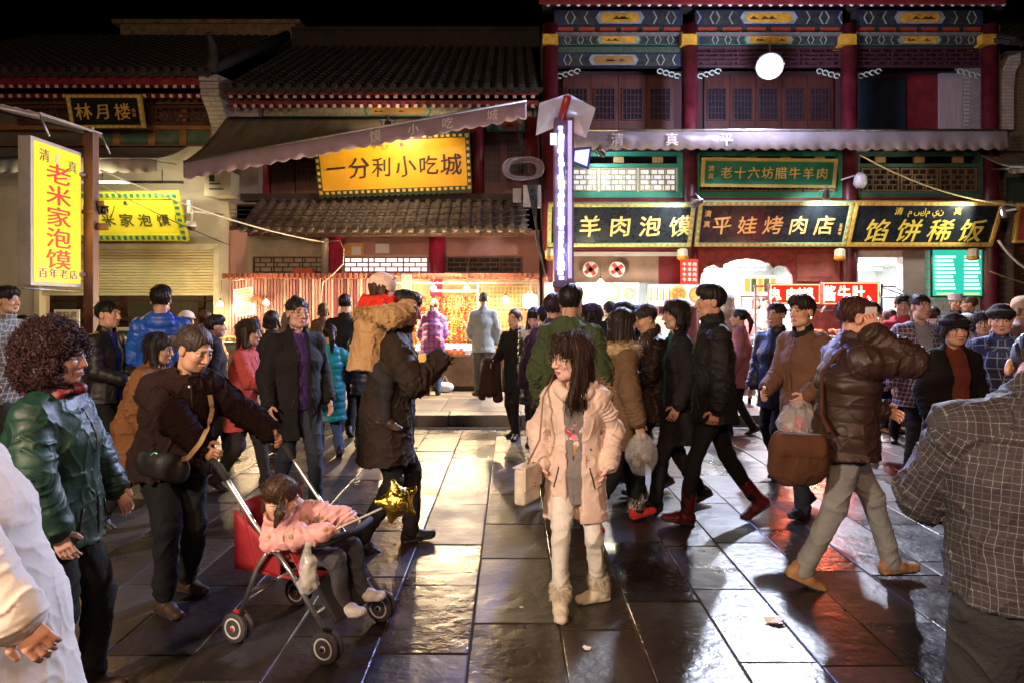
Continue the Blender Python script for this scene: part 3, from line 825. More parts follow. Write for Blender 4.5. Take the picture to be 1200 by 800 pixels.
# stall ledge under the transoms
mb = MB(); mb.box((PX(262, 12.5), 12.45, PZ(326, 12.5)), (PX(632, 12.5), 13.3, PZ(321, 12.5)))
for i in range(60): x = PX(262, 12.5) + 5.78 * i / 60; mb.box((x, 12.43, PZ(327, 12.45)), (x + .05, 12.46, PZ(320.5, 12.45)))
mb.build('ledge', M('rust red tin', (.32, .10, .07), .6, var=.3), B)
for nm, x0, y0, x1, y1, mt_ in (('notice_board', 398, 285, 421, 302, M('orange card', (.75, .35, .10), .6)),):
    r_ = thing(nm, 'orange notice card with a white sheet beside the red column', 'notice', P((x0 + x1) / 2, (y0 + y1) / 2, YB - .03))
    mb = MB(); mb.fbox(x0 + 5, y0, x1 + 5, y1, YB - .05, .03); mb.build('card', mt_, r_); mb = MB(); mb.fbox(x0 + 14, y0 + 4, x0 + 25, y1 - 3, YB - .06, .008); mb.build('paper', paper_white, r_)
r_ = thing('notice_sheet', 'small white paper notice on the pink wall between red columns', 'notice', P(448, 291, YB - .01)); mb = MB(); mb.fbox(440, 286, 456, 297, YB - .02, .015); mb.build('paper', paper_white, r_)
signboard('large golden board with big black brushed characters above the tiled skirt roof', 461, 193, 12.85, 2.92, 1.06, 14, M('amber lacquer board', (.85, .42, .012), .38, var=.12, vscale=2), M('dark green carved frame', (.03, .05, .02), .5), .085, [('一分利小吃城', .0, -.04, .40, .435, M('brown black ink', (.05, .02, .008), .5), dict(jit=.09, bold=.02)), ('清', -.36, .36, .085, .1, MATS['brown black ink']), ('مطعم', -.18, .36, .10, .075, MATS['brown black ink']), ('真', .18, .36, .085, .1, MATS['brown black ink'])], roll=2.2, ornate='scallop')
aw_tan = M('brown awning cloth', (.20, .155, .10), .8, bump=.25, bscale=6, var=.35, vscale=1.2, stretch=(5, .6, .6))
awning('long brown tilted awning with mauve valance hanging from the hall eave', PX(215, 11.2), PX(617, 11.2), (12.9, PZ(137, 12.9)), (11.2, PZ(160, 11.2)), .30, aw_tan, M('mauve valance cloth', (.34, .25, .32), .85, var=.18, vscale=2), .10, roll=(-.42, .58), text=[('馍', .56, .2, 0), ('小', .67, .19, 0), ('吃', .77, .2, 0), ('城', .9, .2, 0)], arms=False)

# far dark hall behind
H = thing('rear_hall', 'dark tiled hall roof with pale ridge rising behind the shophouse', 'building', (PX(240, 20), 20, 0))
tile_roof(H, PX(60, 20), PX(360, 20), (19.2, 8.6), (21.2, 10.0), .3)
mb = MB(); mb.box((PX(140, 21), 21.05, 9.95), (PX(345, 21), 21.4, 10.36)); mb.box((PX(132, 21), 20.95, 10.36), (PX(352, 21), 21.5, 10.48)); mb.build('ridge', M('pale ridge brick', (.36, .26, .15), .8, bump=.6, bscale=9, var=.5, vscale=6), H)
mb = MB(); mb.box((PX(70, 20), 19.4, 5), (PX(350, 20), 21.2, 8.5)); mb.build('wall', brickwork, H)

# ================================================================ decorated timber building with three eateries
YC = 13.0
C_ = thing('painted_timber_building', 'three bay timber building with painted beams red columns and lattice windows', 'building', (PX(905, YC), YC, 0))
bays = [(650, 800), (815, 987), (1003, 1152)]
for x in (645, 808, 995, 1160):
    mb = MB(); mb.tube([P(x, 472, YC), P(x, 300, YC), P(x, 30, YC)], [.16, .155, .145], 16); c = mb.build('column', M('crimson lacquer', (.105, .011, .019), .4, var=.5, vscale=5), C_)
    mb = MB(); mb.fbox(x - 9, 40, x + 9, 52, YC - .17, .34); mb.build('capital', yellow_paint, c)
mb = MB(); mb.fbox(632, -60, 1178, 4, YC - .9, .06); mb.build('fascia', wood_red, C_)
tile_roof(C_, PX(628, 12), PX(1182, 12), (11.95, PZ(-8, 11.95)), (16.5, 9.8))
mb = MB()
for i in range(46):
    x = PX(642, 12.2) + i * (PX(1176, 12.2) - PX(642, 12.2)) / 45
    mb.tube([(x, 12.2, PZ(5, 12.2)), (x, 13.0, PZ(-12, 12.9))], .05, 8, 0); mb.lathe((x, 12.198, PZ(5, 12.2)), [(.045, 0), (.045, .006), (.02, .014)], 10, 1, (0, -1, 0))
mb.build('rafters', [M('dark rafter', (.04, .03, .03), .6), white_paint], C_)
mb = MB(); mb.fbox(636, 2, 1176, 12, YC + .05, .2); mb.build('eave_board', dark_in, C_)
for i, (x0, x1) in enumerate(bays):
    painted_beam(C_, x0, x1, 12, 30, YC - .05, .22, (.36, .66) if i == 0 else (.34, .66), cartm=yellow_paint, ring=blue_paint, chev=6)
    mb = MB(); mb.fbox(x0, 31, x1, 38, YC, .12, 0)
    k = 6
    for q in range(k): a = x0 + (x1 - x0) * (q + .12) / k; b = x0 + (x1 - x0) * (q + .88) / k; mb.fbox(a, 32.2, b, 36.8, YC - .015, .02, 1)
    mb.build('carved_rail', [dark_in, M('vermilion paint', (.36, .05, .03), .5)], C_)
    mb = MB(); mb.fbox(x0, 38, x1, 41, YC - .1, .2, 0)
    for q in range(26): a = x0 + (x1 - x0) * q / 26; z0, z1 = PZ(40.6, YC - .1), PZ(38.2, YC - .1); mb.bar((PX(a, YC - .1), YC - .105, z0 if q % 2 else z1), (PX(a + (x1 - x0) / 26, YC - .1), YC - .105, z1 if q % 2 else z0), .02, .012, 1)
    mb.build('zigzag_cornice', [M('dusty wood', (.18, .16, .15), .7), M('dusty green', (.12, .2, .17), .7)], C_)
    painted_beam(C_, x0, x1, 41, 53, YC - .02, .2, (.36, .64), ring=green_paint, chev=5)
    if i == 0:
        mb = MB(); mb.fbox(x0, 55, x1, 62, YC + .03, .1); mb.build('green_rail', M('dull green wood', (.05, .09, .06), .6, var=.4, vscale=16), C_)
        painted_beam(C_, x0, x1, 63, 78, YC + .02, .14, (.3, .62), cartm=M('dim ochre', (.35, .2, .05), .6), ring=blue_paint)
    else:
        mb = MB(); lattice(mb, x0, 55, x1, 79, YC + .05, 10, 4, .025, 1, .04); mb.fbox(x0, 55, x1, 79, YC + .2, .03); mb.build('lattice_frieze', M('dark plum wood', (.06, .02, .03), .55), C_)
    for s, xx in ((1, x0), (-1, x1)):                               # scrolled brackets in the bay corners
        mb = MB(); c = P(xx, 82, YC)
        for q in range(4):
            a = c + Vector((s * (.1 + q * .11), 0, -.03 - (3 - q) * .03)); mb.tube([a + Vector((math.cos(t) * .055, 0, math.sin(t) * .045)) for t in np.linspace(0, 5.2, 9)], .014, 6)
        mb.build('scroll_bracket', M('pale green carving', (.42, .52, .46), .6), C_)
    # upper windows, set back
    YW = YC + 1.1; xa, xb = x0 + 6, x1 - 2
    sx = lambda q: 600 + (q - 600) * YC / YC
    if i < 2:
        k = 4 if i == 0 else 5; xa += 4; xb -= 8
        for q in range(k):
            a = xa + (xb - xa) * q / k; b = xa + (xb - xa) * (q + 1) / k
            mb = MB(); mb.fbox(a + .3, 88, b - .3, 168, YW, .06); w = mb.build('window', wood_door, C_)
            mb = MB(); mb.fbox(a + 4.5, 104, b - 4.5, 140, YW - .012, .01); mb.build('pane', dark_glass, w)
            mb = MB(); lattice(mb, a + 4, 103, b - 4, 141, YW - .045, 5, 5, .014, 0, .02); mb.build('lattice', wood_door, w)
    else:
        mb = MB(); mb.fbox(1008, 92, 1062, 168, YW, .05); mb.build('window', dark_glass, C_)
        mb = MB(); mb.fbox(1064, 88, 1100, 168, YW, .06); mb.build('door', wood_red, C_)
        mb = MB(); mb.fbox(1101, 86, 1128, 168, YW - .05, .05); mb.build('curtain', M('mauve curtain', (.42, .36, .38), .9, var=.2, stretch=(12, 1, .4)), C_)
        mb = MB()
        for q in range(14): mb.fbox(1130, 90 + q * 4.6, 1152, 93.4 + q * 4.6, YW - .3 + .004 * q, .02)
        mb.build('slat_blind', M('grey slat', (.42, .42, .42), .6), C_)
mb = MB(); mb.fbox(636, 84, 1170, 180, YC + 1.2, .1); mb.fbox(636, 169, 1170, 177, YC + .1, 1.1); mb.box((PX(636, YC), YC + .1, PZ(52, YC)), (PX(1170, YC), YC + 1.2, PZ(49, YC))); mb.build('upper_wall', M('dark plum plaster', (.08, .03, .035), .7), C_)
for s in (636, 1166): mb = MB(); mb.fbox(s, 30, s + 6, 300, YC + .1, 1.2); mb.build('side_wall', brickwork, C_)
# mezzanine lattice windows in green frames
for i, (x0, x1) in enumerate(bays):
    mb = MB()
    for a, b, c, d in ((x0, 178, x1, 183), (x0, 192, x1, 196), (x0, 225, x1, 232)): mb.fbox(a, b, c, d, YC - .04, .1)
    for xx in (x0, x1 - 5): mb.fbox(xx, 178, xx + 5, 232, YC - .06, .13)
    mb.build('window_frame', M('bright green paint', (.04, .30, .18), .45, var=.2) if i < 2 else M('dusty green paint', (.06, .13, .09), .6, var=.3), C_)
    k = 3 if i != 1 else 4
    for q in range(k):
        a = x0 + 6 + (x1 - x0 - 12) * q / k; b = x0 + 6 + (x1 - x0 - 12) * (q + 1) / k
        mb = MB(); mb.fbox(a, 197, b, 225, YC + .05, .02)
        w = mb.build('window', EM('lit paper pane', (.85, .9, 1), .45) if i == 0 else dark_in, C_)
        mb = MB(); lattice(mb, a + 1, 197, b - 1, 224.5, YC - .02, 4, 4, .022, 1, .03); mb.build('lattice', M('straw wood', (.42, .36, .18), .6) if i == 0 else M('umber wood', (.2, .13, .06), .6), w)
        mb = MB(); mb.fbox((a + b) / 2 - 6, 184, (a + b) / 2 + 6, 191, YC - .03, .05); mb.build('carved_block', M('yellow brown carving', (.45, .3, .1), .6), w)
awn = M('dusty white awning cloth', (.30, .27, .27), .85, bump=.2, bscale=6, var=.2, vscale=1.5)
awning('dusty white awning with faded lettering across the timber building', PX(672, 12.2), PX(1180, 12.2), (13.0, PZ(152, 13.0)), (12.15, PZ(153, 12.15)), .36, awn, M('grey white valance', (.26, .225, .23), .85, var=.22, vscale=1.6), .06, text=[('清', .1, .24, 0), ('真', .225, .24, 0), ('平', .35, .24, 0)])
# ground floor
mb = MB(); mb.fbox(636, 288, 1176, 293, YC - .08, .3); mb.fbox(636, 230, 1176, 238, YC - .02, .25); mb.build('lintel', wood_red, C_)
mb = MB(); mb.fbox(636, 232, 1176, 290, YC + .16, .1); mb.build('sign_backing', wood_dark, C_)
mb = MB(); mb.box((PX(640, YC), YC + .1, PZ(300, YC)), (PX(1165, YC), 17.2, PZ(295, YC))); mb.box((PX(640, YC), 17.0, .15), (PX(1165, YC) + .6, 17.2, PZ(300, YC))); mb.build('shop_shell', tileW, C_)
for s in (810, 1003): mb = MB(); mb.box((PX(s, YC) - .06, YC + .2, .15), (PX(s, YC) + .06, 17.0, PZ(300, YC))); mb.build('partition', walltile, C_)
for s, a in ((642, -.1), (1162, .1)): mb = MB(); mb.box((PX(s, YC) - .06, YC + .2, .15), (PX(s, YC) + .06, 17.0, PZ(300, YC))); mb.build('partition', walltile, C_)
mb = MB(); mb.fbox(652, 293, 772, 332, YC + .15, .08); mb.build('fascia_board', M('buff brown board', (.36, .24, .17), .6, var=.2), C_)
mb = MB(); mb.fbox(772, 293, 806, 470, YC + .12, .2); mb.build('door_post', wood_red, C_)
# scalloped arch of the middle shop
mb = MB(); pts = [(817, 293), (988, 293), (988, 472), (930, 472), (930, 335)]
arc = [(928, 322), (922, 313), (912, 311), (906, 315), (902, 309), (890, 305), (876, 303), (862, 305), (850, 309), (846, 315), (838, 311), (828, 313), (822, 322)]
pts += arc + [(820, 335), (820, 472), (817, 472)]
mb.prism([P(x, y, YC + .02) for x, y in pts], (0, .08, 0)); mb.build('arch_panel', M('carved red panel', (.26, .05, .04), .5, bump=1.2, bscale=18, var=.5, vscale=9), C_)
mb = MB(); mb.fbox(934, 298, 984, 330, YC - .005, .02); mb.fbox(940, 303, 978, 325, YC - .012, .01); mb.build('carved_inset', M('worn red panel', (.30, .09, .07), .5, bump=1, bscale=14, var=.4), C_)
mb = MB(); mb.fbox(1006, 294, 1058, 302, YC + .05, .1); mb.build('lintel_board', white_paint, C_)
mb = MB(); mb.fbox(1058, 293, 1084, 476, YC + .03, .2); mb.build('door_post', M('grey brown post', (.24, .20, .18), .6, var=.2), C_)
mb = MB(); mb.fbox(1084, 293, 1156, 476, YC + .08, .12); mb.build('tiled_wall', walltile, C_)
# lanterns under the sign joints
for x in (645, 800, 984, 1140):
    r_ = thing('painted_lantern', {645: 'small painted lantern block under the left end of the lamb soup board', 800: 'pale painted lantern block under the joint of the first two black boards', 984: 'painted lantern block under the joint above the red arch shop', 1140: 'painted lantern block beside the green menu panel'}[x], 'lantern', P(x, 300, YC - .25), 'lantern blocks under the black boards')
    mb = MB(); c = P(x, 298, YC - .25); mb.lathe(c, [(.07, .1), (.1, .07), (.1, -.06), (.07, -.1)], 8, 0, smooth=False); mb.build('body', M('cream lantern', (.6, .55, .4), .5, var=.2), r_)
    mb = MB(); mb.lathe(c, [(.108, -.04), (.108, -.09), (.06, -.12)], 8, 0, smooth=False); mb.build('base', yellow_paint, r_)
# boards
kb_ = M('blue black lacquer', (.016, .022, .028), .28, var=.3)
edge = M('mint gold frame', (.30, .42, .20), .45, var=.3, vscale=20)
g2 = M('bright gold', (.95, .66, .22), .4, metal=.1, var=.1)
signboard('black board with the four gold characters for lamb bread soup', 727, 264, 12.55, 2.68, .84, 24, kb_, edge, .075, [('羊肉泡馍', .27, -.02, .42, .555, g2, dict(jit=.06, bold=.02))], group='black shop boards of the timber building', ornate='dashg')
signboard('black board with gold characters naming the roast meat shop in the middle', 906, 263, 12.55, 2.82, .86, 24, kb_, edge, .075, [('平娃烤肉店', .0, -.02, .36, .47, g2, dict(jit=.06, bold=.015)), ('清真', -1.22, .1, .13, .2, g2, dict(vertical=True)), ('王氏书', 1.25, -.1, .07, .08, g2, dict(vertical=True))], group='black shop boards of the timber building', ornate='dashg')
signboard('black board with four large yellow characters above the bright right shop', 1083, 263, 12.55, 2.72, .86, 24, kb_, M('gold dotted frame', (.62, .44, .09), .45, var=.2), .075, [('馅饼稀饭', .04, -.12, .46, .58, M('lemon gold', (.95, .72, .10), .4), dict(bold=.02, skew=.12)), ('清', -.52, .25, .15, .2, MATS['lemon gold']), ('مسلمين', 0, .25, .15, .11, MATS['lemon gold']), ('真', .55, .25, .15, .2, MATS['lemon gold'])], group='black shop boards of the timber building', ornate='dashg')
signboard('green board with gold characters hung on the lattice gallery', 901, 203, 12.75, 2.52, .54, 10, M('jade lacquer', (.03, .22, .12), .35, var=.2), M('gold green frame', (.55, .42, .10), .45), .06, [('老十六坊腊牛羊肉', .1, 0, .23, .255, g2, dict(bold=.015, jit=.04)), ('清真', -1.08, 0, .12, .14, g2, dict(vertical=True))], roll=-.6)

# ================================================================ dim building at the right edge
D_ = thing('weathered_brick_house', 'weathered brick house with louvred shutters at the end of the row', 'building', (PX(1260, 13.2), 13.2, 0))
mb = MB(); mb.fbox(1180, 60, 1420, 480, 13.2, .3); mb.build('wall', brickwork, D_)
mb = MB()
pr = [(1174, 152), (1174, 100), (1176, 80), (1184, 66), (1196, 62), (1196, 74), (1190, 84), (1188, 104), (1188, 152)]
mb.prism([P(x, y, 12.9) for x, y in pr], (0, .3, 0)); mb.build('arch_moulding', palebrick, D_)
mb = MB()
for q in range(24): mb.fbox(1196, 292 + q * 6, 1260, 296.5 + q * 6, 13.12, .05)
mb.fbox(1192, 286, 1196, 440, 13.1, .09); mb.build('louvred_shutter', wood_dark, D_)
mb = MB(); mb.fbox(1182, 208, 1260, 236, 13.12, .08); mb.build('window', M('green black shutter', (.05, .08, .06), .5), D_)
tile_roof(D_, PX(1184, 12.4), PX(1420, 12.4), (12.4, PZ(48, 12.4)), (16.6, 8.6))
awning('grey cloth awning at the end of the row beside the red hanging board', PX(1178, 12.3), PX(1320, 12.3), (13.1, PZ(178, 13.1)), (12.2, PZ(196, 12.2)), .12, M('drab awning cloth', (.26, .23, .20), .9, var=.2), M('drab awning edge', (.33, .28, .2), .9), .05)
signboard('red hanging board cut by the right edge of the view', 1222, 262, 12.6, 1.0, .72, 10, M('pink red board', (.6, .10, .10), .5), gold, .05)
# ================================================================ lamps of the place and added fill lamps
WARM, COOL, WHITE = (1, .72, .40), (.72, .80, 1), (.95, .98, 1)
def bulb(label, px, py, Y, power, col=WARM, cord=.35, e=45, r=.055, group='bare bulbs over the stalls'):
    c = P(px, py, Y); root = thing('light_bulb', label, 'bulb', c, group)
    mb = MB(); mb.lathe(c, [(.012, .06), (.018, .045), (r, .005), (r * .9, -.02), (r * .5, -.038)], 12); mb.build('glass_bulb', EM('bulb glow %.2f' % col[2], col, e), root)
    mb = MB(); mb.lathe(c, [(.016, .105), (.018, .1), (.018, .055), (.012, .05)], 10); mb.build('socket', black_paint, root)
    mb = MB(); mb.tube([c + Vector((0, 0, .1)), c + Vector((.01, .03, .1 + cord * .5)), c + Vector((0, .05, .1 + cord))], .005, 5); mb.build('cord', cable_black, root)
    lamp('bulb_glow', 'POINT', c + Vector((0, -.05, -.02)), power, col, root, size=.045)
    return root
bulb('bare bulb at the post beside the roller shutter', 258, 357, 12.6, 90)
bulb('bare bulb in front of the striped panel beside the blue price card', 312, 355, 12.3, 75)
bulb('bare bulb left of the hanging beads, nearest to the striped panel', 451, 347, 12.2, 210)
bulb('bare bulb at the left end of the thin bar above the beads', 508, 338, 12.2, 210)
bulb('bare bulb at the right end of the thin bar above the beads', 547, 338, 12.2, 210)
bulb('bare bulb in front of the wire grid of the trinket stall', 592, 351, 12.45, 110)
bulb('bare bulb glowing in front of the white menu box with food pictures', 704, 331, 12.2, 110, (1, .86, .66), .2)
r_ = thing('paper_lantern', 'white cylinder lantern hanging at the right end of the trinket stall', 'lantern', P(621, 353, 12.2))
mb = MB(); mb.lathe(P(621, 353, 12.2), [(.05, .13), (.12, .10), (.135, 0), (.12, -.11), (.06, -.13)], 14); mb.build('shade', EM('lantern glow', (1, .94, .82), 2.5), r_)
mb = MB(); mb.tube([P(621, 344, 12.2), P(621, 325, 12.4)], .006, 5); mb.lathe(P(621, 353, 12.2), [(.05, .17), (.055, .12)], 10); mb.build('hanger', steel_dull, r_)

def floodlight(label, px, py, Y, aim, power, col, size=(.34, .26), e=80, arm=None, spot=110, name='floodlight', glow=True):
    c = P(px, py, Y); root = thing(name, label, 'floodlight', c)
    d = (Vector(aim) - c).normalized(); q = d.to_track_quat('-Z', 'Y').to_matrix().to_4x4(); M4 = Matrix.Translation(c) @ q
    w, h = size
    mb = MB(); r = min(w, h) / 2; mb.lathe(M4 @ Vector((0, 0, 0)), [(r * .9, 0), (r * 1.05, -.01), (r * 1.05, .04), (r * .6, .16), (r * .3, .2)], 20, 0, M4.to_3x3() @ Vector((0, 0, 1))); mb.build('housing', M('dark cast metal', (.05, .05, .055), .5), root)
    mb = MB(); mb.lathe(M4 @ Vector((0, 0, -.002)), [(min(w, h) * .3, 0), (min(w, h) * .28, .02), (min(w, h) * .15, .035)], 20, 0, M4.to_3x3() @ Vector((0, 0, -1))); mb.build('lens', EM('flood lens %d %.2f' % (e, col[0]), col, e), root)
    mb = MB(); mb.lathe(M4 @ Vector((0, 0, -.001)), [(min(w, h) * .3, 0), (min(w, h) * .5, 0), (min(w, h) * .5, .03), (min(w, h) * .47, .03), (min(w, h) * .3, .004)], 20, 0, M4.to_3x3() @ Vector((0, 0, -1))); mb.build('reflector', EM('flood reflector %d' % e, col, min(e * .004, .5), (.2, .2, .22)), root)
    mb = MB(); up = M4 @ Vector((0, 0, .08))
    for s in (-1, 1): mb.bar(M4 @ Vector((s * (w / 2 + .01), 0, .02)), M4 @ Vector((s * (w / 2 + .01), 0, .16)), .015, .03)
    mb.bar(M4 @ Vector((-w / 2 - .01, 0, .16)), M4 @ Vector((w / 2 + .01, 0, .16)), .03, .015)
    if arm: mb.tube([M4 @ Vector((0, 0, .16)), (M4 @ Vector((0, 0, .16))).lerp(Vector(arm), .5) + Vector((0, 0, .1)), arm], .015, 6)
    mb.build('bracket', steel_dull, root)
    if glow: lamp('floodlight_glow', 'SPOT', c + d * .07, power, col, root, aim=aim, size=.12, spot=spot, blend=.5)
    return root
FL = floodlight('brilliant white floodlight under the eave of the timber building', 902, 78, 12.1, (1.2, 5.0, 0.6), 3600, COOL, (.46, .46), 300, P(902, 50, 12.9), spot=125)
lamp('floodlight_spill', 'POINT', P(902, 92, 11.1), 240, (.68, .68, 1), FL, size=.2)
floodlight('small spot lamp clamped between the first two black boards', 812, 240, 11.9, P(760, 264, 12.5), 60, WHITE, (.22, .14), 6, P(810, 232, 12.9), spot=120, name='spot_lamp')
floodlight('white cone lamp on a bracket at the right end of the black boards', 1176, 249, 11.9, P(1085, 264, 12.5), 60, (1, .95, .8), (.30, .2), 8, P(1182, 240, 12.9), spot=115, name='spot_lamp')
floodlight('small spot lamp shining on the end of the roast meat board', 968, 231, 12.0, P(965, 262, 12.5), 60, WHITE, (.2, .12), 50, P(968, 224, 12.9), spot=130, name='spot_lamp')
floodlight('spot lamp clipped under the tilted awning above the golden board', 455, 148, 11.7, P(461, 196, 12.9), 170, (1, .8, .5), (.2, .12), 4, P(455, 143, 12.8), spot=140, name='spot_lamp')  # lamp added here only to brighten the golden board
floodlight('small lamp on the gallery left of the lattice by the light pillar', 706, 181, 12.3, P(735, 205, 13), 24, COOL, (.16, .1), 6, P(706, 176, 13), spot=140, name='spot_lamp')

def ceiling_tube(label, a, b, power, col=WHITE, e=14):
    a = Vector(a); b = Vector(b); root = thing('fluorescent_lamp', label, 'lamp', (a + b) / 2, 'fluorescent lamps in the eateries')
    mb = MB(); mb.tube([a, b], .018, 8); mb.build('tube', EM('tube glow', col, e), root)
    mb = MB(); mb.bar(a + Vector((0, 0, .035)), b + Vector((0, 0, .035)), .06, .03); mb.build('housing', white_paint, root)
    L = (b - a).length
    lamp('tube_glow', 'AREA', (a + b) / 2 - Vector((0, 0, .03)), power, col, root, aim=(a + b) / 2 - Vector((0, 0, 2)), size=max(L, .1), size_y=.08)
def inC(px, Y, Z): return Vector((PX(px, YC), Y, Z))
ZC = PZ(300, YC) - .12
ceiling_tube('fluorescent tube in the left eatery behind the menu boxes', inC(670, 14.2, ZC), inC(770, 14.2, ZC), 200)
ceiling_tube('fluorescent tube in the shop behind the red arch, nearer the street', inC(830, 14.0, ZC), inC(920, 14.0, ZC), 270)
ceiling_tube('fluorescent tube deep in the shop behind the red arch', inC(840, 15.8, ZC), inC(960, 15.8, ZC), 170)
ceiling_tube('fluorescent tube just inside the bright right shop', inC(1015, 13.6, ZC), inC(1052, 13.6, ZC), 190)
ceiling_tube('fluorescent tube deep in the bright right shop', inC(1020, 15.6, ZC), inC(1120, 15.6, ZC), 150)
lamp_k = thing('kitchen_lamp', 'dim warm lamp hanging in the kitchen behind the roller shutter', 'lamp', (PX(150, 13.3), 14.6, 3.0))
mb = MB(); mb.lathe((PX(150, 13.3), 14.6, 3.0), [(.04, .1), (.16, 0), (.15, -.01)], 12); mb.build('shade', steel_dull, lamp_k)
lamp('kitchen_glow', 'POINT', (PX(150, 13.3), 14.6, 2.9), 45, (1, .82, .5), lamp_k, size=.08)

# fill lamps added behind the camera, standing for unseen lit shops opposite
def fill_lamp_box(label, x, y, z, aim, power, col, size=.7):
    c = Vector((x, y, z)); root = thing('unseen_fill_lamp', label, 'lantern', c, 'lit boxes over the shops opposite')
    mb = MB(); mb.box((x - size / 2, y - .1, z - .2), (x + size / 2, y, z + .2)); mb.build('lamp_box', steel_dull, root)
    mb = MB(); mb.box((x - size / 2 + .03, y, z - .17), (x + size / 2 - .03, y + .02, z + .17)); mb.build('diffuser', EM('fill box glow', col, 6), root)
    mb = MB(); mb.tube([(x, y - .05, z + .2), (x, y - .05, z + .9)], .02); mb.build('hanger', steel_dull, root)
    lamp('fill_glow', 'AREA', (x, y + .06, z), power, col, root, aim=aim, size=size, size_y=.36)
fill_lamp_box('lit shop box over the opposite pavement toward the stroller', -3.3, -.7, 3.1, (.2, 4.0, 1.1), 370, (1, .77, .57))
fill_lamp_box('lit shop box over the opposite pavement toward the timber building', 3.4, -2.6, 3.9, (1.2, 6.5, 1.0), 85, (1, .62, .46))
fill_lamp_box('lit shop box over the opposite pavement facing the golden board', -1.2, -3.0, 4.4, (-3.6, 12.5, 3.2), 210, (1, .60, .34))

# ================================================================ light pillar at the kerb
YL = 9.35
LP = thing('light_pillar', 'tall light pillar with glowing white strip and two glossy hood panels', 'light pillar', (PX(659, YL), YL, 0))
xa, xb = PX(650, YL), PX(669, YL); zt, zb = PZ(138, YL), PZ(330, YL)
plum = M('plum painted steel', (.20, .045, .11), .4, var=.2)
mb = MB(); mb.bar((PX(655, YL), YL + .12, 0), (PX(655, YL), YL + .12, zt + .2), .13, .13); mb.box((PX(655, YL) - .16, YL - .04, 0), (PX(655, YL) + .16, YL + .28, .03)); mb.build('post', plum, LP, bevel=.006)
mb = MB(); mb.box((xa, YL + .02, zb), (PX(663, YL), YL + .05, zt)); mb.box((PX(663, YL) + .012, YL - .01, zb), (xb + .04, YL + .06, zt)); mb.box((xa - .03, YL - .02, zb - .08), (xb + .06, YL + .2, zb)); mb.build('light_box', M('violet steel', (.12, .09, .20), .35, metal=.3), LP)
mb = MB(); g_ = np.random.default_rng(5)
for q in range(34):
    za_ = zb + .02 + (zt - zb - .12) * q / 34; dz_ = (zt - zb - .12) / 34
    mb.box((PX(654.3 + g_.uniform(-.6, 1.2), YL), YL - .03, za_ + .004), (PX(660.5 + g_.uniform(-1.4, .8), YL), YL + .019, za_ + dz_ * g_.uniform(.6, .95)), int(g_.random() < .35))
st = mb.build('light_strip', [EM('led white blue', (.72, .78, 1), 9), EM('led blue', (.36, .42, 1), 3)], LP)
mb = MB(); mb.box((PX(665.5, YL), YL - .03, zb + .04), (PX(670, YL), YL - .012, zt - .05)); mb.build('side_panel', EM('violet panel glow', (.42, .34, 1), .5), LP)
mb = MB(); mb.box((PX(645, YL), YL - .02, PZ(170, YL)), (PX(652, YL), YL + .0, PZ(157, YL))); mb.build('small_sign', EM('cyan sign glow', (.5, .9, 1), 3), LP)
pan = M('pearly plastic', (.62, .60, .66), .18, var=.2, vscale=3, coat=.5)
for nm, pts in (('hood_panel', [(666, 110, -.45), (632, 121, -.30), (628, 158, .30), (652, 148, .32)]), ('hood_panel', [(666, 110, -.45), (698, 127, -.30), (687, 161, .30), (661, 150, .32)])):
    mb = MB(); mb.prism([P(x, y, YL + d * .6) for x, y, d in pts], (0, .012, -.012)); mb.build(nm, pan, LP)
mb = MB(); mb.tube([P(665, 113, YL - .25), P(655, 152, YL + .2)], .055, 8); mb.build('ridge_bar', M('red enamel', (.40, .03, .04), .35), LP)
lamp('strip_glow', 'AREA', (PX(657, YL), YL - .08, (zt + zb) / 2), 260, (.34, .40, 1), LP, aim=(PX(657, YL), YL - 3, (zt + zb) / 2 - .3), size=.12, size_y=2.0)
FLb = thing('blue_spot_lamp', 'blue square spot lamp fixed on the right of the light pillar', 'lamp', P(682, 186, YL))
mb = MB(); mb.prism([P(672, 174, YL), P(694, 172, YL), P(690, 199, YL), P(671, 192, YL)], (0, .14, .03)); mb.build('housing', M('blue enamel', (.04, .06, .35), .35), FLb, bevel=.006)
mb = MB(); mb.prism([P(674, 177, YL - .012), P(691, 175, YL - .012), P(688, 195, YL - .012), P(673, 189, YL - .012)], (0, .01, 0)); mb.build('lens', EM('blue lens', (.25, .35, 1), 1.6), FLb)
mb = MB(); mb.tube([P(680, 186, YL + .1), P(662, 190, YL + .12)], .015); mb.build('bracket', steel_dull, FLb)

# ================================================================ blade sign on its post, cut by the left edge
XS = -5.62; BS = thing('blade_sign', 'yellow vertical blade sign with red characters on a brown post', 'blade sign', (XS, 8.9, 0))
za, zb = 1.98, 3.64
mb = MB(); mb.box((XS - .16, 7.98, za - .05), (XS - .004, 8.92, zb + .05)); mb.build('cabinet', M('grey sign cabinet', (.36, .33, .32), .5, metal=.2), BS, bevel=.008)
mb = MB(); mb.box((XS - .004, 8.02, za), (XS + .008, 8.88, zb)); mb.build('face', EM('sign yellow', (1, .52, .0), .62, (.85, .50, .02)), BS)
u, v = Vector((0, 1, 0)), Vector((0, 0, 1)); n0 = Vector((XS + .010, 8.45, 0))
mb = MB(); letters(mb, '老米家泡馍', n0 + Vector((0, 0, 2.79)), u, v, .255, .262, True, bold=.02, xs=1.9, depth=.004); mb.build('lettering', M('sign red', (.72, .02, .015), .5), BS, recalc=False)
mb = MB(); letters(mb, '百年老店', n0 + Vector((0, 0, 2.09)), u, v, .125, .19, bold=.008, xs=1.35, depth=.004); mb.build('lettering', M('sign violet', (.10, .03, .20), .5), BS, recalc=False)
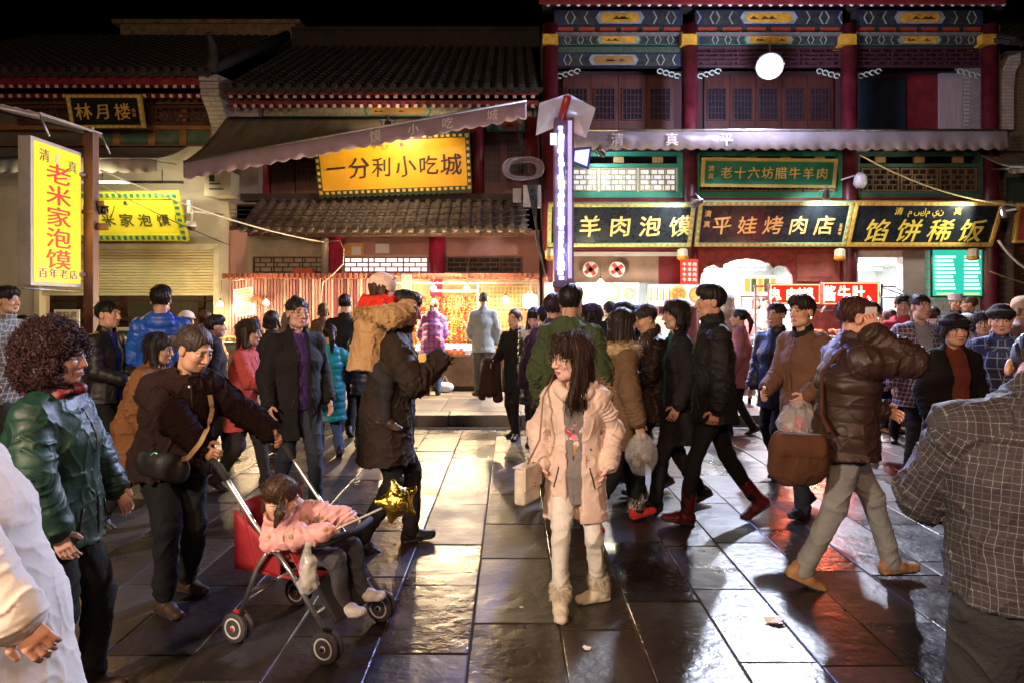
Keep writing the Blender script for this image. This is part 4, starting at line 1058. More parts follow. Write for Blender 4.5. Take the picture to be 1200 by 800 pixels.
mb = MB(); letters(mb, '清', n0 + Vector((0, -.26, 3.50)), u, v, .16, bold=.01, depth=.004, xs=1.2); letters(mb, '真', n0 + Vector((0, .26, 3.46)), u, v, .16, bold=.01, depth=.004, xs=1.2); mb.build('lettering', green_paint, BS, recalc=False)
mb = MB(); mb.prism([n0 + Vector((0, math.cos(t) * .07, 3.50 + math.sin(t) * .07)) for t in np.linspace(.6, 5.2, 14)] + [n0 + Vector((0, .02 + math.cos(t) * .05, 3.50 + math.sin(t) * .055)) for t in np.linspace(4.9, .9, 12)], (.004, 0, 0)); mb.build('crescent_emblem', white_paint, BS)
mb = MB(); mb.bar((XS + .06, 9.02, 0), (XS + .06, 9.02, 4.0), .13, .13); mb.bar((XS + .05, 9.02, 2.1), (XS - .08, 8.7, 2.1), .05, .05); mb.bar((XS + .05, 9.02, 3.4), (XS - .08, 8.7, 3.4), .05, .05)
for z in (1.55, 2.9): mb.box((XS - .02, 8.94, z), (XS + .14, 9.1, z + .05))
mb.build('post', M('brown post paint', (.13, .055, .04), .5, bump=.2, var=.3), BS, bevel=.006)
mb = MB(); mb.tube([(XS - .08, 7.95, za - .08), (XS - .08, 8.95, za - .1)], .012); mb.build('lower_rod', steel_dull, BS)
lamp('sign_glow', 'AREA', (XS + .04, 8.45, 2.8), 12, (1, .62, .12), BS, aim=(XS + 3, 8.45, 2.4), size=.8, size_y=1.5)
CS = thing('sheet_canopy', 'thin grey sheet canopy over the blade sign', 'canopy', (-6.3, 8.6, 4.1))
mb = MB(); a = Vector((-5.50, 9.15, 3.98)); b = Vector((-5.50, 7.95, 3.92)); c = Vector((-7.3, 7.95, 4.30)); d = Vector((-7.3, 9.15, 4.42)); mb.prism([a, b, c, d], (0, 0, .02))
for i in range(12): p = b.lerp(c, i / 12); q = a.lerp(d, i / 12); mb.tube([p + Vector((0, 0, .02)), q + Vector((0, 0, .02))], .012, 5)
mb.build('sheet', M('grey corrugated sheet', (.34, .32, .30), .55, metal=.2, var=.25), CS)
mb = MB()
for p in (a, b, c, d): mb.tube([p - Vector((0, 0, .0)), Vector((p.x * .98, p.y, p.z - .25))], .012)
mb.tube([a - Vector((0, 0, .02)), d - Vector((0, 0, .02))], .018); mb.tube([b - Vector((0, 0, .02)), c - Vector((0, 0, .02))], .018); mb.bar((XS + .06, 9.02, 3.9), (XS + .06, 9.02, 4.05), .05, .05); mb.build('frame', steel_dull, CS)
CC = thing('security_camera', 'black security camera on a wooden bracket behind the blade sign', 'camera', P(112, 250, 9.1))
mb = MB(); c = P(112, 247, 9.1); mb.box(c + Vector((-.13, -.06, -.05)), c + Vector((.1, .06, .05))); mb.box(c + Vector((-.05, -.07, .05)), c + Vector((.14, .07, .065))); mb.lathe(c + Vector((.1, 0, 0)), [(.045, 0), (.045, .05), (.035, .055)], 12, 0, (1, 0, 0)); mb.tube([c + Vector((-.02, 0, -.05)), c + Vector((-.05, 0, -.14)), P(100, 262, 9.05)], .018); mb.tube([c + Vector((.13, 0, -.02)), c + Vector((.2, 0, -.1)), c + Vector((.24, 0, .0)), c + Vector((.25, 0, .06))], .006, 5); mb.build('camera_body', black_paint, CC)
mb = MB(); mb.bar(P(99, 266, 9.05), P(126, 266, 9.05), .05, .09); mb.bar(P(99, 238, 9.05), P(121, 238, 9.05), .04, .06); mb.build('bracket', wood_dark, CC)
DC = thing('dome_camera', 'white dome camera on a wall arm beside the lemon yellow board', 'camera', P(224, 265, 12.4))
mb = MB(); c = P(224, 266, 12.4); mb.lathe(c, [(.02, .1), (.08, .09), (.09, .02), (.085, 0)], 14); mb.tube([c + Vector((0, 0, .1)), P(226, 248, 12.5), P(262, 252, 13.2)], .02); mb.box(P(219, 250, 12.5), P(226, 236, 12.6)); mb.build('mount', white_paint, DC)
mb = MB(); mb.ball(c, .075, 8); mb.build('dome', dark_glass, DC)
UB = thing('air_unit', 'beige metal cabinet fixed high on the wall between the awnings', 'cabinet', P(254, 214, 12.8))
mb = MB(); mb.box((PX(239, 12.8), 12.8, PZ(230, 12.8)), (PX(271, 12.8), 13.2, PZ(201, 12.8))); mb.build('casing', beige_box, UB, bevel=.01)
mb = MB(); mb.fbox(245, 206, 251, 213, 12.79, .012); mb.fbox(245, 215, 258, 216.5, 12.79, .012); mb.fbox(245, 221, 262, 222.5, 12.79, .012); mb.build('plate', dark_in, UB)
MBX = thing('meter_box', 'pale electric meter box on the narrow wall beside the light pillar', 'meter box', P(620, 228, 12.9))
mb = MB(); mb.fbox(613, 217, 634, 243, 12.8, .18); mb.build('casing', M('pale enamel', (.55, .52, .52), .45, var=.15), MBX, bevel=.008)
mb = MB(); mb.fbox(601, 221, 611, 238, 12.85, .06); mb.build('side_panel', M('grey enamel', (.40, .42, .42), .4), MBX, bevel=.004)
mb = MB()
for q in (224, 232): mb.lathe(P(625, q, 12.795), [(.05, -.01), (.05, .012)], 12, 0, (0, -1, 0))
mb.build('dial', dark_glass, MBX)

# cables
def cable(label, pts, r=.012, mat=cable_black, name='cable', group=None):
    mb = MB(); mb.tube(pts, r, 6); return tag(mb.build(name, mat), label, 'cable', group)
cable('pale cable sagging from the security camera to the red stall column', curve_sag(P(118, 200, 9.1), P(380, 284, 12.9), .12, 18), .012, cable_white)
cable('pale cable looping from the red column down over the stall ledge', [P(380, 284, 12.9), P(398, 282, 12.7), P(403, 292, 12.6), P(402, 310, 12.5), P(390, 322, 12.4), P(378, 332, 12.4), P(375, 380, 12.4)], .010, cable_white)
cable('yellow cable running down from the gallery to the right house', curve_sag(P(1008, 182, 12.3), P(1230, 242, 12.0), .25, 18), .014, M('yellow cable', (.6, .5, .22), .5))
cable('grey hose drooping beside the right end of the black boards', curve_sag(P(1170, 282, 12.3), P(1240, 318, 12.3), .25, 12), .022, cable_white)
cable('thin brown cable drooping under the grey hose', curve_sag(P(1160, 318, 12.4), P(1260, 345, 12.4), .05, 12), .012, M('brown cable', (.3, .2, .08), .6))
for k in range(7):
    cable('black cable in the loose bundle beside the light pillar', curve_sag(P(606 + k * 4, 150 + k * 7, 12.7), P(640 - k * 2, 330 - k * 8, 12.6), .02 + .05 * (k % 3), 12), .012 + .004 * (k % 2), cable_black, group='loose cables beside the light pillar')
mb = MB(); c = P(613, 199, 12.6)
for k in range(7): mb.tube([c + Vector((math.cos(t) * (.26 + .02 * k), -.02 * k, math.sin(t) * (.15 + .012 * k) + .02 * math.sin(3 * t + k))) for t in np.linspace(0, 6.28, 22)], .011, 5, closed=True)
tag(mb.build('cable_coil', M('grey cable', (.30, .26, .30), .6)), 'tangled grey cable coil hanging left of the light pillar', 'cable')
for k in range(5):
    cable('thin black wire slung over the tiled skirt roof', curve_sag(P(270, 246 + k * 5, 12.1), P(620, 240 + k * 6, 12.1), .04 + .03 * k, 14), .008, cable_black, group='wires over the tiled skirt roof')
cable('thin wire strung across the face of the lemon yellow board', curve_sag(P(110, 212, 12.0), P(270, 288, 12.4), .05), .009, cable_black)

# ================================================================ striped panel, stalls
STP = thing('striped_partition', 'corrugated partition of mauve and cream stripes behind the snack counter', 'partition', P(345, 400, 13.0))
mb = MB(); xa, xb = PX(268, 13), PX(440, 13); k = 46
cols = [0, 0, 1, 0, 0, 2, 0, 1, 0, 0, 0, 2, 0, 0, 1, 0, 0, 2, 1, 0, 0, 3, 2, 0, 0, 3, 2, 0, 1, 3, 0, 0, 2, 3, 0, 0, 3, 2, 0, 3, 0, 2, 3, 0, 2, 0]
for i in range(k):
    a = xa + (xb - xa) * i / k; b = xa + (xb - xa) * (i + 1) / k
    mb.prism([(a, 13.03, .2), (a + (b - a) * .2, 12.995, .2), (a + (b - a) * .8, 12.995, .2), (b, 13.03, .2), (b, 13.05, .2), (a, 13.05, .2)], (0, 0, PZ(327, 13) - .2), cols[i])
mb.build('corrugated_sheet', [M('mauve sheet', (.42, .22, .21), .55, var=.15), M('rose sheet', (.48, .28, .25), .55), M('cream sheet', (.58, .46, .36), .5), M('maroon sheet', (.22, .07, .10), .55)], STP, recalc=True)
mb = MB(); mb.tube([P(272, 329, 12.95), P(318, 323, 12.7)], .015); mb.build('rail', white_paint, STP)
PC = thing('price_card', 'blue green price card hung askew on the striped partition', 'card', P(282, 354, 12.7))
mb = MB(); pts = [P(273, 340, 12.7), P(296, 336, 12.7), P(299, 368, 12.7), P(276, 372, 12.7)]; mb.prism(pts, (0, .012, 0)); mb.build('card', M('aqua card', (.30, .52, .50), .6, var=.12), PC)
mb = MB()
for q in range(9):
    a = pts[0].lerp(pts[3], .1 + q * .095); b = pts[1].lerp(pts[2], .1 + q * .095); mb.bar(a.lerp(b, .08) - Vector((0, .006, 0)), a.lerp(b, .7 + .2 * random.random()) - Vector((0, .006, 0)), .01, .022)
mb.build('price_line', M('ochre ink', (.5, .25, .10), .6), PC)
RG = thing('red_garland', 'small red paper garland hung beside the blue green price card', 'garland', P(305, 350, 12.6))
mb = MB()
for q in range(7): c = P(296 + q * 3, 352 - 3 * math.sin(q * 1.1), 12.6); mb.ball(c, .045, 6, 0, (1, .6, 1.2))
mb.build('paper_lantern_string', M('red paper', (.72, .06, .02), .6), RG)
OC = thing('snack_counter', 'low grey metal snack counter with orange lettering before the striped partition', 'counter', (PX(345, 12.4), 12.4, .165))
mb = MB(); mb.box((PX(262, 12.3), 12.3, .30), (PX(440, 12.3), 12.9, 1.0)); mb.build('body', M('dull zinc sheet', (.30, .31, .25), .45, metal=.35, var=.25, vscale=6), OC, bevel=.01)
mb = MB(); mb.box((PX(260, 12.3), 12.25, 1.0), (PX(442, 12.3), 12.95, 1.05)); mb.build('worktop', steel, OC, bevel=.006)
mb = MB(); mb.box((PX(266, 12.3), 12.36, .165), (PX(436, 12.3), 12.86, .30)); mb.build('plinth', dark_in, OC)
mb = MB(); letters(mb, '美食小', (PX(330, 12.3), 12.295, .68), (1, 0, 0), (0, 0, 1), .26, .62, depth=.004); mb.build('lettering', M('orange ink', (.75, .33, .04), .5), OC, recalc=False)
for k in range(10):
    x = PX(268 + k * 17, 12.4); kind = k % 3
    if kind == 0:
        r_ = thing('steel_tray', 'steel tray of snacks on the zinc counter', 'tray', (x, 12.5, 1.05), 'trays along the zinc counter')
        mb = MB(); mb.box((x - .13, 12.36, 1.05), (x + .13, 12.7, 1.075)); mb.build('tray', steel, r_, bevel=.006)
        mb = MB()
        for q in range(18): mb.ball((x + random.uniform(-.1, .1), 12.52 + random.uniform(-.12, .12), 1.09 + random.uniform(0, .03)), .03, 5)
        mb.build('snacks', M('golden snack', (.62, .36, .10), .5, var=.3, vscale=20), r_)
    elif kind == 1:
        r_ = thing('sauce_jar', 'glass sauce jar with red lid on the zinc counter', 'jar', (x, 12.55, 1.05), 'jars along the zinc counter')
        mb = MB(); mb.lathe((x, 12.55, 1.05), [(.05, 0), (.055, .02), (.055, .12), (.04, .14)], 12); mb.build('jar', M('amber jar', (.45, .25, .10), .2), r_)
        mb = MB(); mb.lathe((x, 12.55, 1.19), [(.045, 0), (.045, .03)], 12); mb.build('lid', M('red enamel', (.40, .03, .04), .35), r_)
RB = thing('red_carton', 'red and white carton standing on the tin ledge above the striped partition', 'carton', P(354, 318, 12.7))
mb = MB(); mb.fbox(343, 315, 366, 320.7, 12.6, .2); mb.build('carton', M('red carton', (.65, .10, .05), .6), RB, bevel=.004)

# shutter shop counter
SCN = thing('green_counter', 'long green noodle counter under the half raised roller shutter', 'counter', (PX(150, 12.9), 12.9, .165))
mb = MB(); mb.box((PX(46, 12.9), 12.9, .17), (PX(252, 12.9), 13.35, 1.22)); mb.build('body', M('green enamel', (.04, .16, .10), .4, var=.2), SCN, bevel=.01)
mb = MB(); mb.box((PX(44, 12.9), 12.84, 1.22), (PX(254, 12.9), 13.4, 1.27)); mb.build('worktop', M('pale worktop', (.52, .50, .36), .35), SCN, bevel=.006)
for k, (px, py, w, h, mt_) in enumerate(((82, 372, 28, 14, paper_white), (166, 378, 12, 8, green_paint), (205, 380, 14, 6, steel), (60, 380, 10, 8, steel_dull))):
    r_ = thing(('menu_stand', 'bowl_stack', 'steel_pot', 'steel_bowl')[k], ('white picture menu standing on the green counter', 'stack of green bowls on the green counter', 'steel pot on the right part of the green counter', 'dull steel bowl at the left end of the green counter')[k], ('menu', 'bowls', 'pot', 'bowl')[k], (PX(px, 13.1), 13.1, 1.27))
    x = PX(px, 13.1)
    if k == 0:
        mb = MB(); mb.box((x - .24, 13.0, 1.27), (x + .24, 13.03, 1.62)); mb.build('panel', paper_white, r_); mb = MB()
        for q in range(6): mb.box((x - .2 + (q % 3) * .14, 12.994, 1.33 + (q // 3) * .14), (x - .08 + (q % 3) * .14, 13.0, 1.44 + (q // 3) * .14))
        mb.build('picture', M('food print', (.40, .30, .22), .5, var=.9, vscale=16), r_)
    else:
        mb = MB(); mb.lathe((x, 13.1, 1.27), [(.07, 0), (.1, .04), (.11, .12), (.105, .13), (.1, .125)] if k != 2 else [(.12, 0), (.13, .02), (.13, .14), (.14, .145), (.03, .18), (.02, .2)], 16); mb.build('vessel', mt_, r_)
FSTR = thing('light_strip', 'thin coloured light strip hanging inside the shutter shop', 'light strip', P(101, 361, 13.5)); mb = MB(); mb.fbox(99.5, 346, 103, 378, 13.5, .03); mb.build('strip', EM('red strip glow', (1, .25, .05), 2.2), FSTR)

# ---------------------------------------------------------------- trinket stall
TS = thing('trinket_stall', 'trinket stall with bright counter and board backdrop under warm bulbs', 'stall', (PX(540, 12.4), 12.4, .165))
mb = MB(); mb.fbox(440, 327, 632, 470, 13.05, .04); mb.build('back_panel', M('tan backdrop', (.30, .19, .11), .7, var=.25, vscale=5), TS)
mb = MB(); X0, X1, Z0, Z1 = PX(560, 12.9), PX(632, 12.9), PZ(420, 12.9), PZ(336, 12.9)
for i in range(17): x = X0 + (X1 - X0) * i / 16; mb.box((x - .006, 12.9, Z0), (x + .006, 12.912, Z1))
for j in range(18): z = Z0 + (Z1 - Z0) * j / 17; mb.box((X0, 12.89, z - .006), (X1, 12.9, z + .006))
mb.build('wire_grid', M('brass wire', (.55, .38, .16), .4, metal=.4), TS)
mb = MB(); mb.box((PX(470, 12.1), 12.25, .26), (PX(600, 12.1), 12.85, .86)); mb.build('counter_body', M('brown skirt board', (.20, .13, .09), .6, var=.3), TS, bevel=.01)
mb = MB(); mb.box((PX(466, 12.1), 12.2, .86), (PX(604, 12.1), 12.88, .91)); mb.build('counter_top', M('pale velvet', (.62, .55, .5), .7), TS, bevel=.006)
mb = MB(); mb.box((PX(468, 12.1), 12.3, .165), (PX(602, 12.1), 12.8, .26)); mb.build('base', dark_in, TS)
mb = MB(); mb.bar(P(506, 341, 12.25), P(560, 341, 12.25), .03, .03); mb.build('lamp_bar', EM('bar glow', (1, .85, .6), 3), TS)
mb = MB(); mb.bar(P(440, 332, 12.3), P(632, 332, 12.3), .03, .03)
for x in (441, 560, 631): mb.bar(P(x, 332, 12.3), (PX(x, 12.3), 12.3, .165), .035, .035)
mb.build('frame', steel_dull, TS)
mb = MB(); mb.box((PX(486, 12.1), 12.22, .915), (PX(560, 12.1), 12.5, 1.0)); mb.build('glass_case', EM('lit jewel case', (.9, .95, 1), .8), TS)
# beads: one string is one thing
bead_mats = [M('amber beads', (.62, .28, .05), .25, var=.3, vscale=30), M('red beads', (.60, .05, .03), .25, var=.3, vscale=30), M('dark wood beads', (.14, .06, .03), .3, var=.3), M('cream beads', (.70, .60, .42), .3, var=.2), M('brass beads', (.7, .48, .15), .3, metal=.6)]
blabel = ['string of amber beads hanging on the backdrop of the trinket stall', 'string of red beads hanging on the backdrop of the trinket stall', 'string of dark brown beads hanging on the backdrop of the trinket stall', 'string of cream beads hanging on the backdrop of the trinket stall', 'string of brassy beads hanging on the backdrop of the trinket stall']
protos = []
for i in range(5):
    mb = MB(); n = 18
    for q in range(n):
        t = 2 * math.pi * q / n; mb.ball((math.sin(t) * .055, 0, -.20 + math.cos(t) * .19 - .02), .017 + .004 * (q % 3 == 0), 4)
    if i in (1, 4): mb.lathe((0, 0, -.42), [(.012, .03), (.03, 0), (.018, -.1), (.022, -.13)], 6)
    o = mb.build('bead_string', bead_mats[i]); tag(o, blabel[i], 'beads', 'bead strings of the trinket stall'); protos.append([o, False])
for row in range(4):
    for c in range(26):
        i = random.choice((0, 0, 1, 2, 3, 4, 1)); pr = protos[i]
        o = pr[0] if not pr[1] else pr[0].copy()
        if pr[1]: COL.objects.link(o)
        pr[1] = True
        px = 447 + c * 4.4 + random.uniform(-1.2, 1.2); py = 346 + row * 14 + random.uniform(-2, 2)
        o.location = (PX(px, 12.75), 12.98 - row * .03, PZ(py, 12.95)); o.rotation_euler = (0, 0, random.uniform(-.3, .3)); s = random.uniform(.75, 1.1); o.scale = (s, s, s)
mbp = None
for k in range(34):
    x = PX(472 + k * 3.7, 12.2); y = 12.3 + (k * 37 % 5) * .1
    if k == 0 or k == 1:
        mb = MB()
        if k == 0:
            for q in range(3): mb.tube([(math.cos(t) * (.05 + .004 * q), math.sin(t) * (.05 + .004 * q), .012 + q * .018) for t in np.linspace(0, 6.28, 16)], .009, 6, closed=True)
            b0 = mb.build('bangle_stack', M('polished brass', (.8, .55, .2), .2, metal=.9)); tag(b0, 'stack of shiny bangles on the trinket counter', 'bangles', 'trinkets on the counter'); o = b0
        else:
            for q in range(14): mb.ball((math.cos(q * .45) * .05, math.sin(q * .45) * .05, .016), .014, 4)
            b1 = mb.build('bracelet', M('wood bead bracelet', (.30, .10, .05), .3)); tag(b1, 'beaded wooden bracelet lying on the trinket counter', 'bracelet', 'trinkets on the counter'); o = b1
    else:
        o = (b0 if k % 2 == 0 else b1).copy(); COL.objects.link(o)
    o.location = (x, y if not (486 < 472 + k * 3.7 < 562) else 12.56 + (k % 3) * .08, .91)
for k, (px, py, col) in enumerate(((478, 362, 'red'), (472, 378, 'green'), (486, 372, 'orange'))):
    r_ = thing('charm_pendant', '%s knotted charm with tassel hanging at the left of the trinket stall' % col, 'charm', P(px, py, 12.35), 'knotted charms of the trinket stall')
    mt_ = {'red': M('red cord', (.72, .03, .02), .5), 'green': M('green cord', (.10, .40, .12), .5), 'orange': M('orange cord', (.75, .30, .03), .5)}[col]
    c = P(px, py, 12.35); mb = MB(); mb.ball(c, .07, 7, 0, (1, .5, 1.2)); mb.tube([c + Vector((0, 0, .08)), P(px, 333, 12.3)], .006, 5); mb.build('knot', mt_, r_)
    mb = MB()
    for q in range(9): mb.tube([c + Vector((0, 0, -.07)), c + Vector(((q - 4) * .006, .01 * (q % 2), -.26))], .006, 4)
    mb.build('tassel', mt_, r_)
r_ = thing('white_price_tag', 'tall white card hanging at the left end of the bead backdrop', 'card', P(474, 335, 12.2)); mb = MB(); mb.fbox(470, 322, 482, 350, 12.15, .01); mb.build('card', paper_white, r_)
r_ = thing('shopping_bag', 'white plastic bag on the pavement under the trinket counter', 'bag', P(521, 452, 12.15))
mb = MB(); c = Vector((PX(521, 12.1), 12.12, .26)); mb.ball(c, .13, 8, 0, (1.3, .8, .75)); mb.tube([c + Vector((-.05, 0, .08)), c + Vector((0, 0, .2)), c + Vector((.06, 0, .08))], .01, 5); mb.build('bag', M('thin white plastic', (.62, .64, .70), .35, var=.2, vscale=12), r_)

# ---------------------------------------------------------------- eatery fittings
def menu_box(label, x0, y0, x1, y1, Y, pics, e=1.1, base=(.95, .97, 1)):
    root = thing('menu_lightbox', label, 'menu box', P((x0 + x1) / 2, (y0 + y1) / 2, Y), 'lit menu boxes')
    mb = MB(); mb.fbox(x0, y0, x1, y1, Y + .02, .14); mb.build('cabinet', steel_dull, root, bevel=.006)
    mb = MB(); mb.fbox(x0 + 1.2, y0 + 1.2, x1 - 1.2, y1 - 1.2, Y + .008, .011); mb.build('panel', EM('menu white %.1f' % e, base, e), root)
    for k, (cx, cy, r, c1, c2, shp) in enumerate(pics):
        mb = MB(); c = P(cx, cy, Y + .002); rr = r / FPX * Y
        if shp == 'bowl':
            mb.prism([c + Vector((math.cos(t) * rr, 0, math.sin(t) * rr)) for t in np.linspace(0, 6.1, 22)], (0, .006, 0), 0)
            mb.prism([c + Vector((math.cos(t) * rr * .75, -.003, math.sin(t) * rr * .72)) for t in np.linspace(0, 6.0, 18)], (0, .006, 0), 1)
            for q in range(10): t = random.uniform(0, 6.28); z = random.uniform(0, .6) * rr; mb.prism([c + Vector((math.cos(t) * z + math.cos(a) * rr * .14, -.005, math.sin(t) * z + math.sin(a) * rr * .1)) for a in np.linspace(0, 5, 6)], (0, .004, 0), 0)
        else:
            for q in range(9): x = -rr * 1.5 + q * rr * .36; mb.prism([c + Vector((x, 0, -rr * .8)), c + Vector((x + rr * .22, 0, -rr * .8)), c + Vector((x + rr * .25, 0, rr * .85)), c + Vector((x + .02, 0, rr * .8))], (0, .006, 0), q % 2)
        mb.build('food_picture', [EM('print %s' % (c1,), c1, .75, c1), EM('print %s' % (c2,), c2, .75, c2)], root)
    return root
R1, O1, W1, B1 = (.75, .18, .06), (.85, .42, .08), (.95, .9, .8), (.45, .22, .10)
menu_box('long white lit menu box with pale bowls behind the light pillar', 638, 331, 750, 358, 12.5, [(672, 343, 9, W1, R1, 'bowl'), (716, 343, 11, R1, W1, 'bowl'), (684, 346, 6, O1, W1, 'bowl'), (737, 344, 10, W1, B1, 'bowl'), (652, 344, 7, W1, (.6, .7, .5), 'bowl')], 1.2)
menu_box('lit menu box with orange skewers beside the red notice', 759, 333, 832, 360, 12.5, [(773, 345, 10, O1, R1, 'skewer'), (795, 345, 10, O1, R1, 'bowl'), (817, 346, 10, B1, O1, 'bowl')], .9)
for px in (692, 723):
    r_ = thing('round_food_sign', 'round white disc with red meat picture, %s of the pair' % ('left' if px == 692 else 'right'), 'sign', P(px, 316, 13.0), 'round discs on the brown board')
    mb = MB(); c = P(px, 316, 12.98); mb.lathe(c, [(.15, -.01), (.15, .015), (.145, .02)], 20, 0, (0, -1, 0), False); mb.build('disc', paper_white, r_)
    mb = MB()
    for a in (.6, 2.2): d = Vector((math.cos(a), 0, math.sin(a))); mb.bar(c - d * .13 - Vector((0, .024, 0)), c + d * .13 - Vector((0, .024, 0)), .006, .075)
    mb.build('meat_picture', M('meat red', (.60, .07, .05), .5, var=.3, vscale=20), r_)
r_ = thing('notice_board', 'red lit notice with rows of pale characters beside the arch', 'notice', P(808, 319, 12.7))
mb = MB(); mb.fbox(798, 304, 818, 333, 12.7, .04); mb.build('panel', EM('notice red', (1, .05, .02), .7, (.7, .03, .02)), r_)
mb = MB()
for q in range(4): letters(mb, '牛羊肉', P(808, 310 + q * 6, 12.695), (1, 0, 0), (0, 0, 1), .075, .095, depth=.004, bold=.01)
mb.build('lettering', EM('notice letters', (1, .8, .7), 1), r_, recalc=False)
r_ = thing('price_board', 'green lit price list with white rows on the tiled wall', 'menu', P(1122, 320, 12.98))
mb = MB(); mb.fbox(1092, 292, 1152, 348, 12.98, .05); mb.build('panel', EM('menu green', (.02, .52, .36), .75, (.03, .40, .28)), r_)
mb = MB(); mb.fbox(1091, 291, 1153, 293, 12.96, .03); mb.fbox(1091, 347, 1153, 349, 12.96, .03); mb.fbox(1091, 293, 1093, 347, 12.96, .03); mb.fbox(1151, 293, 1153, 347, 12.96, .03); mb.build('frame', steel, r_)
for x0, x1 in ((1096, 1120), (1130, 1149)):
    for q in range(9):
        mb = MB(); L = x1 - x0 - (q * 7 % 4); mb.fbox(x0, 300 + q * 4.6, x0 + L, 302.6 + q * 4.6, 12.975, .004); mb.build('price_row', EM('white print', (.9, 1, .95), .9), r_)
mb = MB(); mb.fbox(1098, 343.5, 1118, 345.5, 12.975, .004); mb.fbox(1130, 343.5, 1148, 345.5, 12.975, .004); mb.build('price_row', EM('yellow print', (.9, .8, .1), .8), r_)

def food_cart(label, x0, x1, ytop, Y, z0, text, tcol, h=.85, dep=.6, canopy=False):
    root = thing('food_cart', label, 'food cart', (PX((x0 + x1) / 2, Y), Y, z0))
    X0, X1 = PX(x0, Y), PX(x1, Y)
    mb = MB(); mb.box((X0, Y, z0 + .14), (X1, Y + dep, z0 + h)); mb.build('body', M('stainless cart', (.52, .50, .46), .32, metal=.7, var=.15, vscale=6), root, bevel=.01)
    mb = MB(); mb.box((X0 - .03, Y - .03, z0 + h), (X1 + .03, Y + dep + .03, z0 + h + .03)); mb.build('worktop', steel, root, bevel=.006)
    for x in (X0 + .08, X1 - .08):
        for y in (Y + .07, Y + dep - .07):
            mb = MB(); mb.lathe((x - .015, y, z0 + .055), [(.03, 0), (.055, .003), (.055, .027), (.03, .03)], 12, 0, (1, 0, 0)); mb.bar((x, y, z0 + .06), (x, y, z0 + .14), .03, .03); mb.build('wheel', black_paint, root)
    if text:
        mb = MB(); letters(mb, text, (X1 - .2, Y - .006, z0 + h * .55), (1, 0, 0), (0, 0, 1), .2, .24, vertical=True, depth=.005); mb.build('lettering', tcol, root, recalc=False)
    return root, X0, X1
cart, cx0, cx1 = food_cart('stainless food cart with red lettering and yellow buns on top before the arch', 818, 886, 405, 10.6, .165, '牛羊', M('cart red', (.65, .05, .03), .5), .88)
for k in range(9):
    r_ = None; x = cx0 + .1 + k * (cx1 - cx0 - .2) / 8
    mb = MB(); mb.lathe((x, 10.78 + (k % 2) * .14, 1.075), [(.05, 0), (.062, .015), (.055, .035), (.02, .045)], 12); tag(mb.build('flat_bun', M('baked bun', (.66, .44, .16), .6, var=.3, vscale=14)), 'round golden flat bun on the stainless food cart', 'bun', 'flat buns on the stainless cart')
LC, lx0, lx1 = food_cart('meat cart glowing red under the two red light signs', 900, 1036, 420, 11.2, .165, None, None, .95, .7)
mb = MB()
for x in (lx0 + .03, lx1 - .03):
    for y in (11.23, 11.87): mb.bar((x, y, 1.14), (x, y, 2.05), .035, .035)
mb.bar((lx0, 11.23, 1.62), (lx1, 11.23, 1.62), .03, .03); mb.bar((lx0, 11.87, 2.03), (lx1, 11.87, 2.03), .03, .03); mb.build('frame', steel, LC)
for i in range(5):
    x = lx0 + .2 + i * (lx1 - lx0 - .4) / 4; r_ = thing('meat_tray', 'steel tray heaped with dark braised meat on the red lit cart', 'tray', (x, 11.5, 1.145), 'meat trays of the red lit cart')
    mb = MB(); mb.box((x - .16, 11.32, 1.145), (x + .16, 11.75, 1.19)); mb.build('tray', steel, r_, bevel=.005); mb = MB()
    for q in range(16): mb.ball((x + random.uniform(-.12, .12), 11.54 + random.uniform(-.16, .16), 1.21 + random.uniform(0, .06)), .05, 5, 0, (1.2, .9, .7))
    mb.build('meat', M('braised meat', (.28, .10, .05), .3, var=.4, vscale=12), r_)
for nm, x0, x1, y0, y1, tx, sz, pit, lab in (('led_sign', 902, 962, 332.5, 357, '肉、肉夹馍、', .215, .135, 'smaller red light sign with yellow white characters, left of the pair'), ('led_sign', 964, 1031, 330.5, 357.5, '酱牛肚、', .27, .235, 'larger red light sign with bright white characters, right of the pair')):
    root = thing(nm, lab, 'light sign', P((x0 + x1) / 2, (y0 + y1) / 2, 11.0), 'red light signs over the meat cart')
    mb = MB(); mb.fbox(x0, y0, x1, y1, 11.02, .1); mb.build('cabinet', M('red enamel', (.40, .03, .04), .35), root, bevel=.005)
    mb = MB(); mb.fbox(x0 + 1.5, y0 + 1.5, x1 - 1.5, y1 - 1.5, 11.008, .011); mb.build('panel', EM('led red', (1, .025, .012), .85, (.5, .01, .01)), root)
    mb = MB()
    for a, b, c, d in ((x0 + 1, y0 + 1, x1 - 1, y0 + 2), (x0 + 1, y1 - 2, x1 - 1, y1 - 1), (x0 + 1, y0 + 2, x0 + 2, y1 - 2), (x1 - 2, y0 + 2, x1 - 1, y1 - 2)): mb.fbox(a, b, c, d, 10.998, .012)
    mb.build('border_lights', EM('led border', (1, .35, .12), 2.2), root)
    mb = MB(); letters(mb, tx, P((x0 + x1) / 2, (y0 + y1) / 2, 11.004), (1, 0, 0), (0, 0, 1), sz, pit, depth=.006, bold=.02, xs=.8); mb.build('lettering', EM('led letters', (1, .78, .42), 3.0), root, recalc=False)
    for x in (x0 + 5, x1 - 5): mb = MB(); mb.bar(P(x, y1, 11.06), (PX(x, 11.06), 11.25, 1.6), .03, .03); mb.build('post', steel_dull, root)
    lamp('led_glow', 'AREA', P((x0 + x1) / 2, (y0 + y1) / 2, 10.98), 46 if x0 > 950 else 30, (1, .07, .035), root, aim=P((x0 + x1) / 2, (y0 + y1) / 2 + 40, 8.0), size=.85, size_y=.32)
bulb('bare bulb glowing over the meat trays under the red signs', 947, 372, 11.5, 34, (1, .5, .22), .15, 40)
